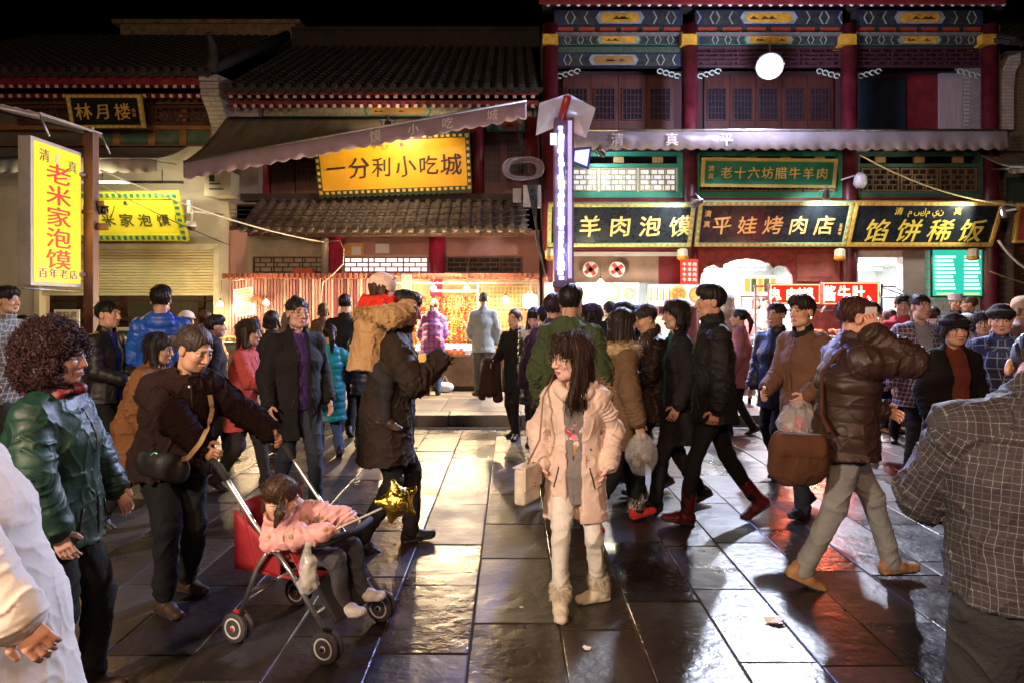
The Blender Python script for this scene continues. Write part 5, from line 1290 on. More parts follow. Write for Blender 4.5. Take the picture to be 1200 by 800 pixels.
SF = thing('folding_awning_frame', 'bare folding metal awning frame beside the bright right shop', 'frame', P(1048, 342, 11.6))  # a bare metal awning frame of thin rods
mb = MB(); q = [P(1030, 336, 11.4), P(1048, 336, 11.4), P(1068, 349, 11.2), P(1032, 349, 11.2)]
for a, b in ((0, 1), (1, 2), (2, 3), (3, 0), (0, 2)): mb.tube([q[a], q[b]], .014, 6)
mb.tube([q[3], (q[3].x, 11.4, .165)], .016, 6); mb.tube([q[2], (q[2].x, 11.4, .165)], .016, 6); mb.build('rod', steel_dull, SF)
GCB = thing('glass_cabinet', 'white framed glass cabinet with picture menu inside the arch shop', 'cabinet', (PX(890, 13.8), 13.8, .165))
x0, x1 = PX(868, 13.8), PX(912, 13.8)
mb = MB()
for x in (x0, x1): mb.bar((x, 13.8, .165), (x, 13.8, 1.9), .04, .04); mb.bar((x, 14.3, .165), (x, 14.3, 1.9), .04, .04)
for z in (.5, 1.1, 1.88): mb.bar((x0, 13.8, z), (x1, 13.8, z), .04, .04); mb.box((x0, 13.84, z - .02), (x1, 14.28, z))
mb.build('frame', white_paint, GCB)
mb = MB(); mb.box((x0 + .04, 13.79, 1.92), (x1 - .04, 13.81, 2.3)); mb.build('picture_menu', EM('picture menu', (.8, .75, .6), .7), GCB)
mb = MB()
for q in range(5): mb.box((x0 + .08 + q * .13, 13.78, 1.97), (x0 + .18 + q * .13, 13.789, 2.24), q % 2)
mb.build('food_picture', [EM('print %s' % (O1,), O1, .75, O1), M('food print green', (.2, .35, .12), .5)], GCB)
GC2 = thing('serving_counter', 'stainless serving counter of the left eatery under the white menu box', 'counter', (PX(715, 12.9), 12.9, .165))
mb = MB(); mb.box((PX(646, 12.9), 12.9, .17), (PX(800, 12.9), 13.5, 1.1)); mb.build('body', steel_dull, GC2, bevel=.01)
mb = MB(); mb.box((PX(648, 12.9), 12.95, 1.1), (PX(798, 12.9), 13.45, 1.5)); mb.build('glass_case', EM('case glow', (1, .9, .6), .55), GC2)
mb = MB(); mb.box((PX(646, 12.9), 12.9, 1.5), (PX(800, 12.9), 13.5, 1.53)); mb.build('shelf', steel, GC2)
# things lying on the gallery rail
for k, (px, w, mt_, lab, nm) in enumerate(((1010, 20, white_paint, 'crumpled white sheet lying on the lattice gallery', 'cloth_bundle'), (1042, 16, M('brown sack', (.25, .16, .08), .8), 'small brown bundle lying on the lattice gallery', 'cloth_bundle'), (1060, 14, M('ochre sack', (.42, .30, .12), .8), 'ochre bundle lying on the lattice gallery', 'cloth_bundle'), (1118, 20, M('black sack', (.03, .03, .03), .6), 'black bundle at the right end of the lattice gallery', 'cloth_bundle'))):
    c = P(px, 174.5, YC - .12); V = Sdf(); V.ell((0, 0, 0), (w / FPX * YC / 2, .09, .055)); V.ell((.05, .02, .01), (w / FPX * YC / 3, .08, .06)); vv, ff, at = V.mesh(.014, disp=lambda p, s, u, t: .018 * vnoise(p * 14)); o = np_mesh(nm, vv, ff, [mt_]); o.location = c; tag(o, lab, 'bundle')
mb = MB(); mb.bar(P(1108, 177, YC - .2), P(1152, 169, YC - .2), .03, .05); tag(mb.build('wooden_pole', M('pale plank', (.5, .38, .2), .6)), 'pale plank lying over the bundles on the gallery', 'plank')
r_ = thing('gallery_lamp', 'white bag wrapped lamp hanging at the gallery corner by the third column', 'lamp', P(1008, 212, 12.6)); mb = MB(); c = P(1008, 213, 12.6); mb.lathe(c, [(.05, .16), (.1, .1), (.12, -.04), (.07, -.12)], 10); mb.tube([c + Vector((-.35, 0, .03)), c + Vector((0, 0, .14))], .012); mb.build('wrapped_head', M('milky plastic', (.7, .7, .72), .4, var=.2, vscale=14), r_)
# litter
for (px, py, s, sd) in ((910, 729, .055, 3), (688, 760, .02, 5), (611, 712, .012, 8)):
    Y = EYE * FPX / (py - HOR); c = Vector((PX(px, Y), Y, .006)); g = np.random.default_rng(sd); mb = MB(); n = 11
    ring = [c + Vector((math.cos(t) * s * g.uniform(.6, 1.3), math.sin(t) * s * .7 * g.uniform(.6, 1.3), g.uniform(0, s * .55))) for t in np.linspace(0, 5.8, n)]
    mb.add(ring + [c + Vector((0, 0, s * .45))] + [p - Vector((0, 0, .004)) for p in ring] + [c], [(i, (i + 1) % n, n) for i in range(n)] + [((i + 1) % n + n + 1, i + n + 1, 2 * n + 1) for i in range(n)] + [(i, i + n + 1, (i + 1) % n + n + 1, (i + 1) % n) for i in range(n)])
    tag(mb.build('paper_scrap', paper_white), {3: 'crumpled white tissue lying on the wet slabs', 5: 'small white paper scrap near the bottom of the street', 8: 'tiny paper scrap beside the shoes of the woman in the pink parka'}[sd], 'litter')
# ================================================================ people
def attr_color_mat(name, rough, spec=.4, sss=0.):
    m = bpy.data.materials.new(name); MATS[name] = m; m.use_nodes = True
    nt = m.node_tree; b = nt.nodes['Principled BSDF']; a = nt.nodes.new('ShaderNodeAttribute'); a.attribute_name = 'tone'
    nt.links.new(a.outputs['Color'], b.inputs['Base Color']); b.inputs['Roughness'].default_value = rough; b.inputs['Specular IOR Level'].default_value = spec
    if sss: b.inputs['Subsurface Weight'].default_value = sss; b.inputs['Subsurface Radius'].default_value = (1, .35, .2); b.inputs['Subsurface Scale'].default_value = .006
    return m
skin_m = attr_color_mat('skin', .5, .35)
_nt = skin_m.node_tree; _n = _nt.nodes.new('ShaderNodeTexNoise'); _n.inputs['Scale'].default_value = 220; _n.inputs['Detail'].default_value = 5; _bp = _nt.nodes.new('ShaderNodeBump'); _bp.inputs['Strength'].default_value = .22; _bp.inputs['Distance'].default_value = .002; _tc = _nt.nodes.new('ShaderNodeTexCoord'); _nt.links.new(_tc.outputs['Object'], _n.inputs[0]); _nt.links.new(_n.outputs[0], _bp.inputs['Height']); _nt.links.new(_bp.outputs[0], _nt.nodes['Principled BSDF'].inputs['Normal'])
def hair_mat(name, col):
    if name in MATS: return MATS[name]
    m = M(name, col, .52, var=.45, vscale=40, spec=.32, bump=.5, bscale=90, stretch=(1, 1, .18)); return m
def cloth(name, col, rough=.8, var=.16, bump=.5, bscale=48, sheen=.0, vscale=6): return M(name, col, min(1, rough + .06), bump=bump, bscale=bscale, var=var, vscale=vscale, sheen=sheen, spec=.22)
def leather(name, col): return M(name, col, .50, bump=.14, bscale=70, var=.3, vscale=8, spec=.36)
def nylon(name, col, rough=.42): return M(name, col, rough, bump=.15, bscale=45, var=.16, vscale=7, spec=.45)
def plaid(name, base, line, pitch=.035, width=.12, line2=None, rough=.8, band=None):
    """woven check read along and across each panel of the garment"""
    if name in MATS: return MATS[name]
    m = bpy.data.materials.new(name); MATS[name] = m; m.use_nodes = True
    nt = m.node_tree; N = nt.nodes.new; L = nt.links.new; b = nt.nodes['Principled BSDF']; b.inputs['Roughness'].default_value = rough
    at = N('ShaderNodeAttribute'); at.attribute_name = 'pat'; sp = N('ShaderNodeSeparateXYZ'); L(at.outputs['Vector'], sp.inputs[0])
    def stripes(out, p, w):
        d = N('ShaderNodeMath'); d.operation = 'DIVIDE'; d.inputs[1].default_value = p; L(out, d.inputs[0])
        f = N('ShaderNodeMath'); f.operation = 'FRACT'; L(d.outputs[0], f.inputs[0])
        g = N('ShaderNodeMath'); g.operation = 'LESS_THAN'; g.inputs[1].default_value = w; L(f.outputs[0], g.inputs[0]); return g.outputs[0]
    nz = N('ShaderNodeTexNoise'); nz.inputs['Scale'].default_value = 40
    prev = None
    def mixc(fac, a, bb, k=1.):
        x = N('ShaderNodeMix'); x.data_type = 'RGBA'
        if k != 1.:
            q = N('ShaderNodeMath'); q.operation = 'MULTIPLY'; q.inputs[1].default_value = k; L(fac, q.inputs[0]); fac = q.outputs[0]
        L(fac, x.inputs[0])
        if hasattr(a, 'is_output'): L(a, x.inputs[6])
        else: x.inputs[6].default_value = (*a, 1)
        x.inputs[7].default_value = (*bb, 1); return x.outputs[2]
    c = base
    if band is not None: c = mixc(stripes(sp.outputs[0], pitch * 2, .5), c, band, .6); c = mixc(stripes(sp.outputs[1], pitch * 2, .5), c, band, .6)
    c = mixc(stripes(sp.outputs[0], pitch, width), c, line, .8); c = mixc(stripes(sp.outputs[1], pitch, width), c, line, .8)
    if line2 is not None: c = mixc(stripes(sp.outputs[0], pitch * 3, width / 2.2), c, line2, .8); c = mixc(stripes(sp.outputs[1], pitch * 3, width / 2.2), c, line2, .8)
    L(c, b.inputs['Base Color'])
    bp = N('ShaderNodeBump'); bp.inputs['Strength'].default_value = .25; n2 = N('ShaderNodeTexNoise'); n2.inputs['Scale'].default_value = 180; tc = N('ShaderNodeTexCoord'); L(tc.outputs['Object'], n2.inputs[0]); L(n2.outputs[0], bp.inputs['Height']); bp.inputs['Distance'].default_value = .004; L(bp.outputs[0], b.inputs['Normal'])
    return m

def V3(*a): return np.array(a, float)
def rotm(yaw=0, pitch=0, roll=0):
    """yaw left, pitch down, roll to the right, for a frame x right / y forward / z up"""
    return np.array((Matrix.Rotation(yaw, 3, 'Z') @ Matrix.Rotation(-pitch, 3, 'X') @ Matrix.Rotation(roll, 3, 'Y')))
def ik(a, t, l1, l2, hint):
    d = t - a; L = np.linalg.norm(d); mx = (l1 + l2) * .995
    if L > mx: t = a + d / L * mx; d = t - a; L = mx
    L = max(L, abs(l1 - l2) + .02)
    u = d / np.linalg.norm(d); h = np.array(hint, float); h = h - u * h.dot(u); h /= np.linalg.norm(h) + 1e-9
    x = (l1 * l1 - l2 * l2 + L * L) / (2 * L); y = math.sqrt(max(l1 * l1 - x * x, 0))
    return a + u * x + h * y, t

class Figure:
    """a person: joints first, then one skin mesh, and clothes and hair as children"""
    def __init__(s, label, px, Y, top=None, yaw=180., z0=0., H=None, bulk=1., lean=0., side=0., twist=0., head=(0, 0, 0), feet=None, hands=None, drop=0., skin=(.50, .30, .20), headk=1., vox=None,
                 elbow=None, curl=None, loc=None, female=False, seat=False, lateral=0., group=None, brow=(.03, .02, .02), shoulders=1., knees=None, age=0, handdir=None, lips=(.42, .15, .13)):
        if H is None: H = PZ(top, Y) - z0
        s.H = H; k = s.k = H / 1.70; s.b = bulk; s.Y = Y; s.female = female; s.skin = skin; s.brow = brow; s.lips = lips
        s.loc = Vector(loc) if loc is not None else Vector((PX(px, Y), Y, z0))
        s.yaw = R(yaw)
        s.root = thing('person', label, 'person', s.loc, group, s.yaw)
        s.vox = vox or min(max(.0014 * Y, .0055), .014)
        s.up = np.array(rotm(0, R(lean), R(side)) @ V3(0, 0, 1)); Rs = rotm(0, R(lean), R(side))
        s.Rs = Rs
        s.P = V3(lateral, 0, .93 * k - drop)
        s.waist = s.P + s.up * .13 * k; s.chest = s.P + s.up * .32 * k; s.N = s.P + s.up * .535 * k
        tw = rotm(R(twist)); s.rt = Rs @ tw @ V3(1, 0, 0); s.fw = Rs @ tw @ V3(0, 1, 0)
        sw = (.165 if not female else .15) * k * bulk ** .5 * shoulders; s.sw = sw
        s.S = [s.P + s.up * .475 * k - s.rt * sw, s.P + s.up * .475 * k + s.rt * sw]
        hy, hp, hr = head
        s.Rh = rotm(R(twist) * .5 + R(hy), R(lean) * .45 + R(hp), R(hr))
        s.hk = headk * (k if headk == 1. else 1) * (1.02 if female else 1.0)
        if headk == 1.: s.hk = .44 + .65 * k
        nb = s.N + s.up * .045 * k
        s.HC = nb + s.Rh @ V3(0, .022, .105) * s.hk + s.up * .02 * k
        s.nb = nb
        # arms
        hands = hands or [None, None]; s.E = [None, None]; s.W = [None, None]; s.hd = [None, None]; s.curl = curl or [.5, .5]
        for i in (0, 1):
            sg = -1 if i == 0 else 1
            t = hands[i]
            if t is None: t = s.S[i] + V3(sg * .085, .07, -.50) * k
            else:
                t = np.array(t, float)
            hint = (elbow or [None, None])[i]
            hint = V3(sg * .35, -1, -.25) if hint is None else np.array(hint, float)
            s.E[i], s.W[i] = ik(s.S[i], t, .285 * k, .25 * k, hint)
            d = s.W[i] - s.E[i]; s.hd[i] = d / np.linalg.norm(d)
            if handdir and handdir[i] is not None: q = np.array(handdir[i], float); s.hd[i] = q / np.linalg.norm(q)
        # legs
        feet = feet or [(-.09, 0, 0, 8), (.09, 0, 0, -8)]
        s.hip = [s.P + V3(-.085 * k, 0, -.04 * k), s.P + V3(.085 * k, 0, -.04 * k)]; s.K = [None, None]; s.A = [None, None]; s.foot = []
        for i in (0, 1):
            fx, fy, fz = feet[i][:3]; fyaw = R(feet[i][3]) if len(feet[i]) > 3 else 0; fp = R(feet[i][4]) if len(feet[i]) > 4 else 0
            t = V3(fx, fy, fz + .085 * k)
            kn = V3(0, 1, .05) if knees is None else np.array(knees[i], float)
            s.K[i], s.A[i] = ik(s.hip[i], t, .425 * k, .415 * k, kn)
            s.foot.append(rotm(fyaw, fp))
        s.fv = max(.0026, s.vox * .52)
        s.near = Y < 6.2
    def obj(s, name, V, F, mats, **kw): return np_mesh(name, V, F, mats, s.root, **kw)

    # -------------------------------------------------------- skin
    def body(s, glance=0., feet_in=True):
        fg = np.random.default_rng(int(abs(s.loc.x) * 977 + s.Y * 131)); jw, nl, ck, ch_, br = fg.uniform(.90, 1.12), fg.uniform(.82, 1.06), fg.uniform(.85, 1.2), fg.uniform(.85, 1.2), fg.uniform(.45, .8)
        s.skin = tuple(np.array(s.skin) * fg.uniform(.82, 1.1) * np.array((1, fg.uniform(.94, 1.05), fg.uniform(.9, 1.06))))
        k, b = s.k, s.b; q = Sdf(); rt = s.rt; h = s.hk; Rh = s.Rh; C = s.HC
        hp = lambda x, y, z: C + Rh @ V3(x, y, z) * h
        q.seg(s.P, s.waist, (.115 * k * b, .085 * k * b), (.105 * k * b, .08 * k * b), rt, k=.04); q.seg(s.waist, s.chest, (.105 * k * b, .08 * k * b), (.13 * k * b, .085 * k * b), rt, k=.04)
        q.seg(s.chest, s.N - s.up * .07 * k, (.13 * k * b, .08 * k), (.10 * k, .055 * k), rt, k=.04)
        q.seg(s.S[0], s.S[1], .045 * k, k=.03)
        for i in (0, 1):
            q.seg(s.S[i], s.E[i], .042 * k, .034 * k, k=.015); q.seg(s.E[i], s.W[i], .035 * k, .025 * k, k=.012)
            q.seg(s.hip[i], s.K[i], .07 * k * b, .048 * k, k=.03); q.seg(s.K[i], s.A[i], .048 * k, .034 * k, k=.012)
            f = s.foot[i]; q.seg(s.A[i] + f @ V3(0, -.02, -.05) * k, s.A[i] + f @ V3(0, .12, -.06) * k, .03 * k, .024 * k, k=.02)
            s._hand(q, i)
        # neck and head
        q.seg(s.N - s.up * .05 * k, hp(0, -.018, -.055), .052 * k, .05 * h, k=.03)
        q.ell(hp(0, -.014, .034), V3(.073, .092, .083) * h, Rh, .015)
        q.ell(hp(0, .026, -.034), V3(.0585 * jw, .062, .078 * (.6 + .4 * ch_)) * h, Rh, .02)
        q.ell(hp(0, .055, -.093), V3(.026 * jw, .024, .02 * ch_) * h, Rh, .03)
        for sg in (-1, 1):
            q.ell(hp(sg * .036, .058, -.024), V3(.026, .026, .024) * h * ck, Rh, .022)
            q.ell(hp(sg * .040, .032, -.074), V3(.024, .03, .024) * h, Rh, .03)
        q.seg(hp(-.034, .079, .022), hp(.034, .079, .022), .011 * h * br, k=.016)
        for sg in (-1, 1): q.ell(hp(sg * .031, .098, .002), V3(.017, .012, .0095) * h, Rh, .014, op=-1)
        for sg in (-1, 1): q.ell(hp(sg * .031, .0775, .001), V3(.0145, .0115, .0095) * h, Rh, .004)
        q.seg(hp(0, .086, .010), hp(0, .094 + .012 * nl, -.024 - .009 * nl), .0075 * h * nl, .0105 * h * (.5 + .5 * nl), k=.012)
        for sg in (-1, 1): q.ell(hp(sg * .0125, .094, -.036), V3(.0085, .011, .008) * h, Rh, .008)
        q.seg(hp(-.017, .084, -.0605), hp(.017, .084, -.0605), .0055 * h, k=.006); q.ell(hp(0, .089, -.0605), V3(.012, .008, .005) * h, Rh, .006)
        q.ell(hp(0, .087, -.071), V3(.016, .009, .0062) * h, Rh, .007)
        for sg in (-1, 1):
            q.ell(hp(sg * .073, -.008, -.008), V3(.010, .021, .032) * h, Rh, .008); q.ell(hp(sg * .083, -.006, -.004), V3(.006, .011, .017) * h, Rh, .004, op=-1)
        fine = [(C - .14 * h, C + .14 * h, s.fv)]
        if s.Y < 7:
            for i in (0, 1): c = s.W[i] + s.hd[i] * .09 * k; fine.append((c - .1 * k, c + .1 * k, max(s.fv, .0036)))
        V, F, _ = q.mesh(min(s.vox * 1.5, .014), fine=fine)
        V, F, _ = keep_largest(V, F)
        L = (V - C) @ Rh / h
        col = np.ones((len(V), 4)); col[:, :3] = np.array(s.skin) * (1 + .10 * vnoise(V * 18)[:, None])
        ax = np.abs(L[:, 0]); x, y, z = L[:, 0], L[:, 1], L[:, 2]
        def put(w, c, a=1.): w = (np.clip(w, 0, 1) * a)[:, None]; col[:, :3] = col[:, :3] * (1 - w) + np.array(c) * w
        fr = (y > .03)
        put(np.exp(-(((ax - .040) / .022) ** 2 + ((z + .03) / .022) ** 2)) * fr, np.array(s.skin) * (1.05, .72, .68), .6)
        put(np.exp(-((ax / .014) ** 2 + ((z + .035) / .014) ** 2)) * fr, np.array(s.skin) * (1.0, .8, .75), .5)
        lp = ((ax / .022) ** 2 + ((z + .066) / .0115) ** 2 < 1) & (y > .07); put(lp * 1., s.lips, .75)
        put(((ax < .02) & (np.abs(z + .0655) < .0022) & (y > .07)) * 1., (.10, .03, .03), .8)
        ey = (((ax - .031) / .0155) ** 2 + ((z - .0005) / .0068) ** 2 < 1) & (y > .06)
        put(ey * 1., (.55, .50, .46)); ir = ((x - np.sign(x) * .031 - glance * .006) ** 2 + (z - .0005) ** 2 < .0062 ** 2) & (y > .06); put(ir * 1., (.012, .008, .006))
        ll = (np.abs(z - .0078 + ((ax - .031) / .02) ** 2 * .006) < .0026) & (np.abs(ax - .031) < .018) & (y > .055); put(ll * 1., (.03, .02, .018), .6)
        bw = (np.abs(z - .0235 + ((ax - .03) / .03) ** 2 * .006) < .0046) & (np.abs(ax - .032) < .0215) & (y > .05); put(bw * 1., s.brow, .45 if s.female else .7)
        for i in (0, 1):                                              # nails and knuckles read a little redder
            d = np.linalg.norm(V - (s.W[i] + s.hd[i] * .11 * k), axis=1); put(np.exp(-(d / .06) ** 2), np.array(s.skin) * (1.05, .78, .72), .5)
        s.body_o = s.obj('body', V, F, [skin_m], col=col)
        return s
    def _hand(s, q, i):
        k = s.k; W = s.W[i]; d = s.hd[i]; sg = -1 if i == 0 else 1
        inn = -s.rt * sg + s.fw * .15 - V3(0, 0, .35); n = inn - d * inn.dot(d)
        if np.linalg.norm(n) < .2: n = V3(0, 0, -1) - d * (-d[2])
        n /= np.linalg.norm(n); t = np.cross(d, n) * (1 if np.cross(d, n).dot(s.fw + V3(0, 0, .4)) > 0 else -1)   # thumb side
        q.seg(W - d * .01 * k, W + d * .03 * k, (.027 * k, .019 * k), (.034 * k, .017 * k), t, k=.01); q.seg(W + d * .03 * k, W + d * .082 * k, (.034 * k, .016 * k), (.039 * k, .0125 * k), t, k=.01)
        cu = s.curl[i]
        for j, (o, L) in enumerate(((.030, .068), (.0105, .076), (-.010, .071), (-.029, .056))):
            p = W + d * .083 * k + t * o * k; dd = d + t * o * 1.2; dd /= np.linalg.norm(dd)
            for ph, (fr, an) in enumerate(((.46, .45), (.31, 1.15), (.23, 1.75))):
                a = an * cu * 1.15; v = dd * math.cos(a) + n * math.sin(a); e = p + v * L * fr * k * 1.05
                q.seg(p, e, (.0088 - ph * .0008) * k, (.0082 - ph * .0009) * k, k=.0025); p = e
        p = W + d * .025 * k + t * .03 * k
        for L, (a_, b_, c_) in ((.042, (.62, .62, .3)), (.028, (.85, .2, .45 + .2 * cu))):
            v = d * a_ + t * b_ + n * c_; v /= np.linalg.norm(v); e = p + v * L * k; q.seg(p, e, .0115 * k, .0095 * k, k=.006); p = e

    # -------------------------------------------------------- hair and hats
    def hp(s, x, y, z): return s.HC + s.Rh @ V3(x, y, z) * s.hk
    def hair(s, style='short', col=(.012, .009, .008), name=None, length=.3, strands=0, seed=1):
        q = Sdf(); h = s.hk; Rh = s.Rh; hp = s.hp; mt = hair_mat(name or 'hair %s' % (col,), col)
        amp, fx, fz = .005, 70, 22
        if style in ('short', 'crew', 'thin'):
            t = {'short': .010, 'crew': .004, 'thin': .007}[style]
            q.ell(hp(0, -.016, .036), V3(.0755 + t * .5, .095 + t * .5, .083 + t * .6) * h, Rh)
            if style == 'short': q.ell(hp(0, .004, .062), V3(.078, .094, .068) * h, Rh, .02); q.ell(hp(.012, .040, .082), V3(.056, .055, .042) * h, Rh, .015)
            q.ell(hp(0, .104, -.022), V3(.060, .060, .078) * h, Rh, .010, op=-1)
            for sg in (-1, 1): q.ell(hp(sg * .086, .034, -.030), V3(.05, .042, .055) * h, Rh, .010, op=-1); q.ell(hp(sg * .09, -.004, -.03), V3(.03, .028, .042) * h, Rh, .006, op=-1)
            q.cut(hp(0, -.07, -.060), Rh @ V3(0, .35, -1))
            if style == 'short':
                for j in range(7): x = -.042 + j * .014; q.seg(hp(x, .05, .098), hp(x * 1.1 + .01, .083, .066 + .006 * (j % 3)), .014 * h, .007 * h, k=.01)
        elif style == 'curly':
            q.ell(hp(0, -.035, .03), V3(.118, .125, .118) * h, Rh); q.ell(hp(0, -.075, -.05), V3(.108, .085, .09) * h, Rh, .03)
            for sg in (-1, 1): q.ell(hp(sg * .085, -.015, -.045), V3(.035, .055, .07) * h, Rh, .02)
            q.ell(hp(0, .105, -.028), V3(.074, .075, .085) * h, Rh, .012, op=-1); amp, fx, fz = .016, 34, 34
        elif style in ('long', 'bob'):
            L = length
            q.ell(hp(0, -.016, .038), V3(.088, .104, .092) * h, Rh)
            q.ell(hp(0, .115, -.040), V3(.070, .088, .096) * h, Rh, .012, op=-1)
            dn = V3(0, 0, -1) * .75 + (Rh @ V3(0, 0, -1)) * .25; dn /= np.linalg.norm(dn)
            def fall(a, ra, rb, out, Lk=1.): a = hp(*a); q.seg(a, a + dn * L * Lk + (Rh @ V3(*out)) * h, ra * h if np.isscalar(ra) else tuple(r * h for r in ra), rb * h if np.isscalar(rb) else tuple(r * h for r in rb), Rh @ V3(1, 0, 0), k=.025)
            fall((0, -.07, .02), (.08, .04), (.085 if style == 'long' else .07, .022), (0, -.01, 0))
            for sg in (-1, 1):
                fall((sg * .073, -.028, .03), (.021, .046), (.02, .026), (sg * .016, .03, 0), .95)
                if style == 'long': fall((sg * .076, .006, .0), (.012, .020), (.020, .016), (sg * .026, .07, 0), .85)
            for j in range(9): x = -.056 + j * .014; q.seg(hp(x * .8, .06, .10), hp(x * 1.1, .094 - abs(x) * .45, .034 + .006 * (j % 2)), .014 * h, .0055 * h, k=.008)
            amp, fx, fz = .0045, 60, 9
        elif style in ('bun', 'tail', 'pigtails'):
            q.ell(hp(0, -.016, .038), V3(.080, .100, .086) * h, Rh); q.ell(hp(0, .104, -.014), V3(.066, .066, .084) * h, Rh, .01, op=-1)
            q.ell(hp(0, .02, -.085), V3(.11, .085, .065) * h, Rh, .01, op=-1); q.cut(hp(0, -.06, -.062), Rh @ V3(0, .5, -1))
            if style == 'bun': q.ell(hp(0, -.118, .0), V3(.045, .035, .045) * h, Rh, .015)
            elif style == 'tail': q.seg(hp(0, -.11, .03), hp(0, -.15, -.06), .03 * h, .034 * h, k=.01); q.seg(hp(0, -.15, -.06), hp(0, -.13, -.2), .034 * h, .012 * h, k=.01)
            else:
                for sg in (-1, 1): q.seg(hp(sg * .085, -.03, .0), hp(sg * .115, -.03, -.05), .02 * h, .026 * h, k=.01); q.seg(hp(sg * .115, -.03, -.05), hp(sg * .11, -.03, -.13), .026 * h, .010 * h, k=.01)
        fv = max(s.fv * 1.2, .0035)
        if style in ('bun', 'tail', 'pigtails'): amp, fx, fz = .003, 70, 14
        C = s.HC
        def disp(p, S, U, T):
            l = (p - C) @ Rh / h
            if style == 'curly': return amp * vnoise(l * fx) + amp * .6 * vnoise(l * fx * 2.3) + .004
            az = np.arctan2(l[:, 0], -l[:, 1] + .02)
            return amp * vnoise(np.stack([az * 9, l[:, 0] * 6, l[:, 2] * fz], 1)) + amp * .6 * vnoise(np.stack([az * 26, l[:, 0] * 4, l[:, 2] * fz * .6], 1))
        V, F, at = q.mesh(fv, disp=disp); V, F, at = keep_largest(V, F, at)
        extra = None
        if strands:
            g = np.random.default_rng(seed); mb = MB()
            nr = np.cross(V[F[:, 1]] - V[F[:, 0]], V[F[:, 3]] - V[F[:, 0]]); nr /= np.linalg.norm(nr, axis=1)[:, None] + 1e-9; cc = V[F].mean(1)
            for _ in range(strands):
                j = g.integers(len(cc)); p = cc[j]; n = nr[j]; l_ = Rh.T @ (p - C) / h
                if style == 'curly':
                    t1 = np.cross(n, g.normal(0, 1, 3)); t1 /= np.linalg.norm(t1); t2 = np.cross(n, t1); r = g.uniform(.007, .014)
                    ph = g.uniform(0, 6.28); c = p + n * g.uniform(-.004, .006)
                    mb.tube([c + (t1 * math.cos(ph + a) + n * math.sin(ph + a)) * r + t2 * a * .0045 for a in np.linspace(0, g.uniform(4, 8), 9)], [.0007 + .0011 * math.sin(math.pi * u) for u in np.linspace(.1, 1, 9)], 4, cap=False)
                else:
                    fl = V3(0, 0, -1) if style in ('long', 'bob') else Rh @ (V3(0, -1, .25) if style in ('bun', 'tail', 'pigtails') else V3(.2, .25 if l_[1] > .03 else -.3, -.6)); dn = fl - n * fl.dot(n); dn /= np.linalg.norm(dn) + 1e-6; l = g.uniform(.05, .11) * (1 if style in ('long', 'bob') else .45)
                    w = g.normal(0, .12, 3); lo_ = .005 if style in ('long', 'bob') else .0012; mb.tube([p + dn * l * u + n * (.001 + lo_ * math.sin(3 * u)) + w * l * u * u * .5 for u in np.linspace(-.25, 1, 5)], [.0008, .0015, .0015, .0012, .0004], 4, cap=False)
            fs = [f for f in mb.f if len(f) == 4]; extra = (np.array(mb.v), np.array(fs))
        s.hair_o = s.obj('hair', V, F, [mt], extra=extra)
        return s
    def cap(s, col, brim=True, name='cap', style='baseball', mat=None):
        q = Sdf(); hp = s.hp; h = s.hk; Rh = s.Rh
        if style == 'baseball':
            q.ell(hp(0, -.014, .045), V3(.092, .108, .088) * h, Rh); q.cut(hp(0, 0, .032), Rh @ V3(0, -.1, -1))
            q.ell(hp(0, .105, .036), V3(.072, .07, .010) * h, Rh, .008)
        elif style == 'flat':
            q.ell(hp(0, .004, .066), V3(.108, .128, .045) * h, Rh); q.seg(hp(0, -.02, .045), hp(0, -.01, .06), .088 * h, .09 * h, k=.02); q.cut(hp(0, 0, .030), Rh @ V3(0, .1, -1)); q.ell(hp(0, .11, .036), V3(.07, .05, .010) * h, Rh, .008)
        elif style == 'beanie':
            q.ell(hp(0, -.012, .05), V3(.092, .108, .092) * h, Rh); q.seg(hp(0, -.012, .022), hp(0, -.012, .05), (.094 * h, .108 * h), (.094 * h, .108 * h), Rh @ V3(1, 0, 0)); q.cut(hp(0, 0, .012), Rh @ V3(0, -.2, -1))
        elif style == 'hood':
            q.ell(hp(0, -.03, .02), V3(.115, .125, .125) * h, Rh); q.ell(hp(0, .11, -.03), V3(.078, .10, .10) * h, Rh, .01, op=-1); q.seg(hp(0, -.06, -.06), hp(0, -.05, -.12), .10 * h, .12 * h, k=.03)
        elif style == 'chef':
            q.seg(hp(0, -.012, .05), hp(0, -.012, .115), (.088 * h, .102 * h), (.094 * h, .106 * h), Rh @ V3(1, 0, 0)); q.cut(hp(0, 0, .035), Rh @ V3(0, -.1, -1)); q.cut(hp(0, 0, .13), Rh @ V3(0, 0, 1))
        V, F, at = q.mesh(max(s.fv * 1.3, .004), disp=lambda p, S, U, T: .003 * vnoise(p * 28)); V, F, at = keep_largest(V, F, at)
        s.obj(name, V, F, [mat or cloth('%s %s' % (name, col), col)], attr=at); return s
    def glasses(s, col=(.5, .45, .4)):
        mb = MB(); h = s.hk
        mt = M('metal rim', (.45, .36, .26), .3, metal=.7)
        inv = Matrix.Rotation(-s.yaw, 3, 'Z')
        for sg in (-1, 1):
            c = s.hp(sg * .034, .103, -.003)
            mb.tube([c + s.Rh @ V3(math.cos(t) * .025, -.004 * abs(math.cos(t)), math.sin(t) * .019) * h for t in np.linspace(0, 2 * math.pi, 17)[:-1]], .0017, 5, closed=True)
            mb.tube([s.hp(sg * .058, .098, .004), s.hp(sg * .077, .06, .006), s.hp(sg * .08, -.01, .004)], .0017, 5)
        mb.tube([s.hp(-.010, .108, .002), s.hp(0, .111, .005), s.hp(.010, .108, .002)], .0017, 5)
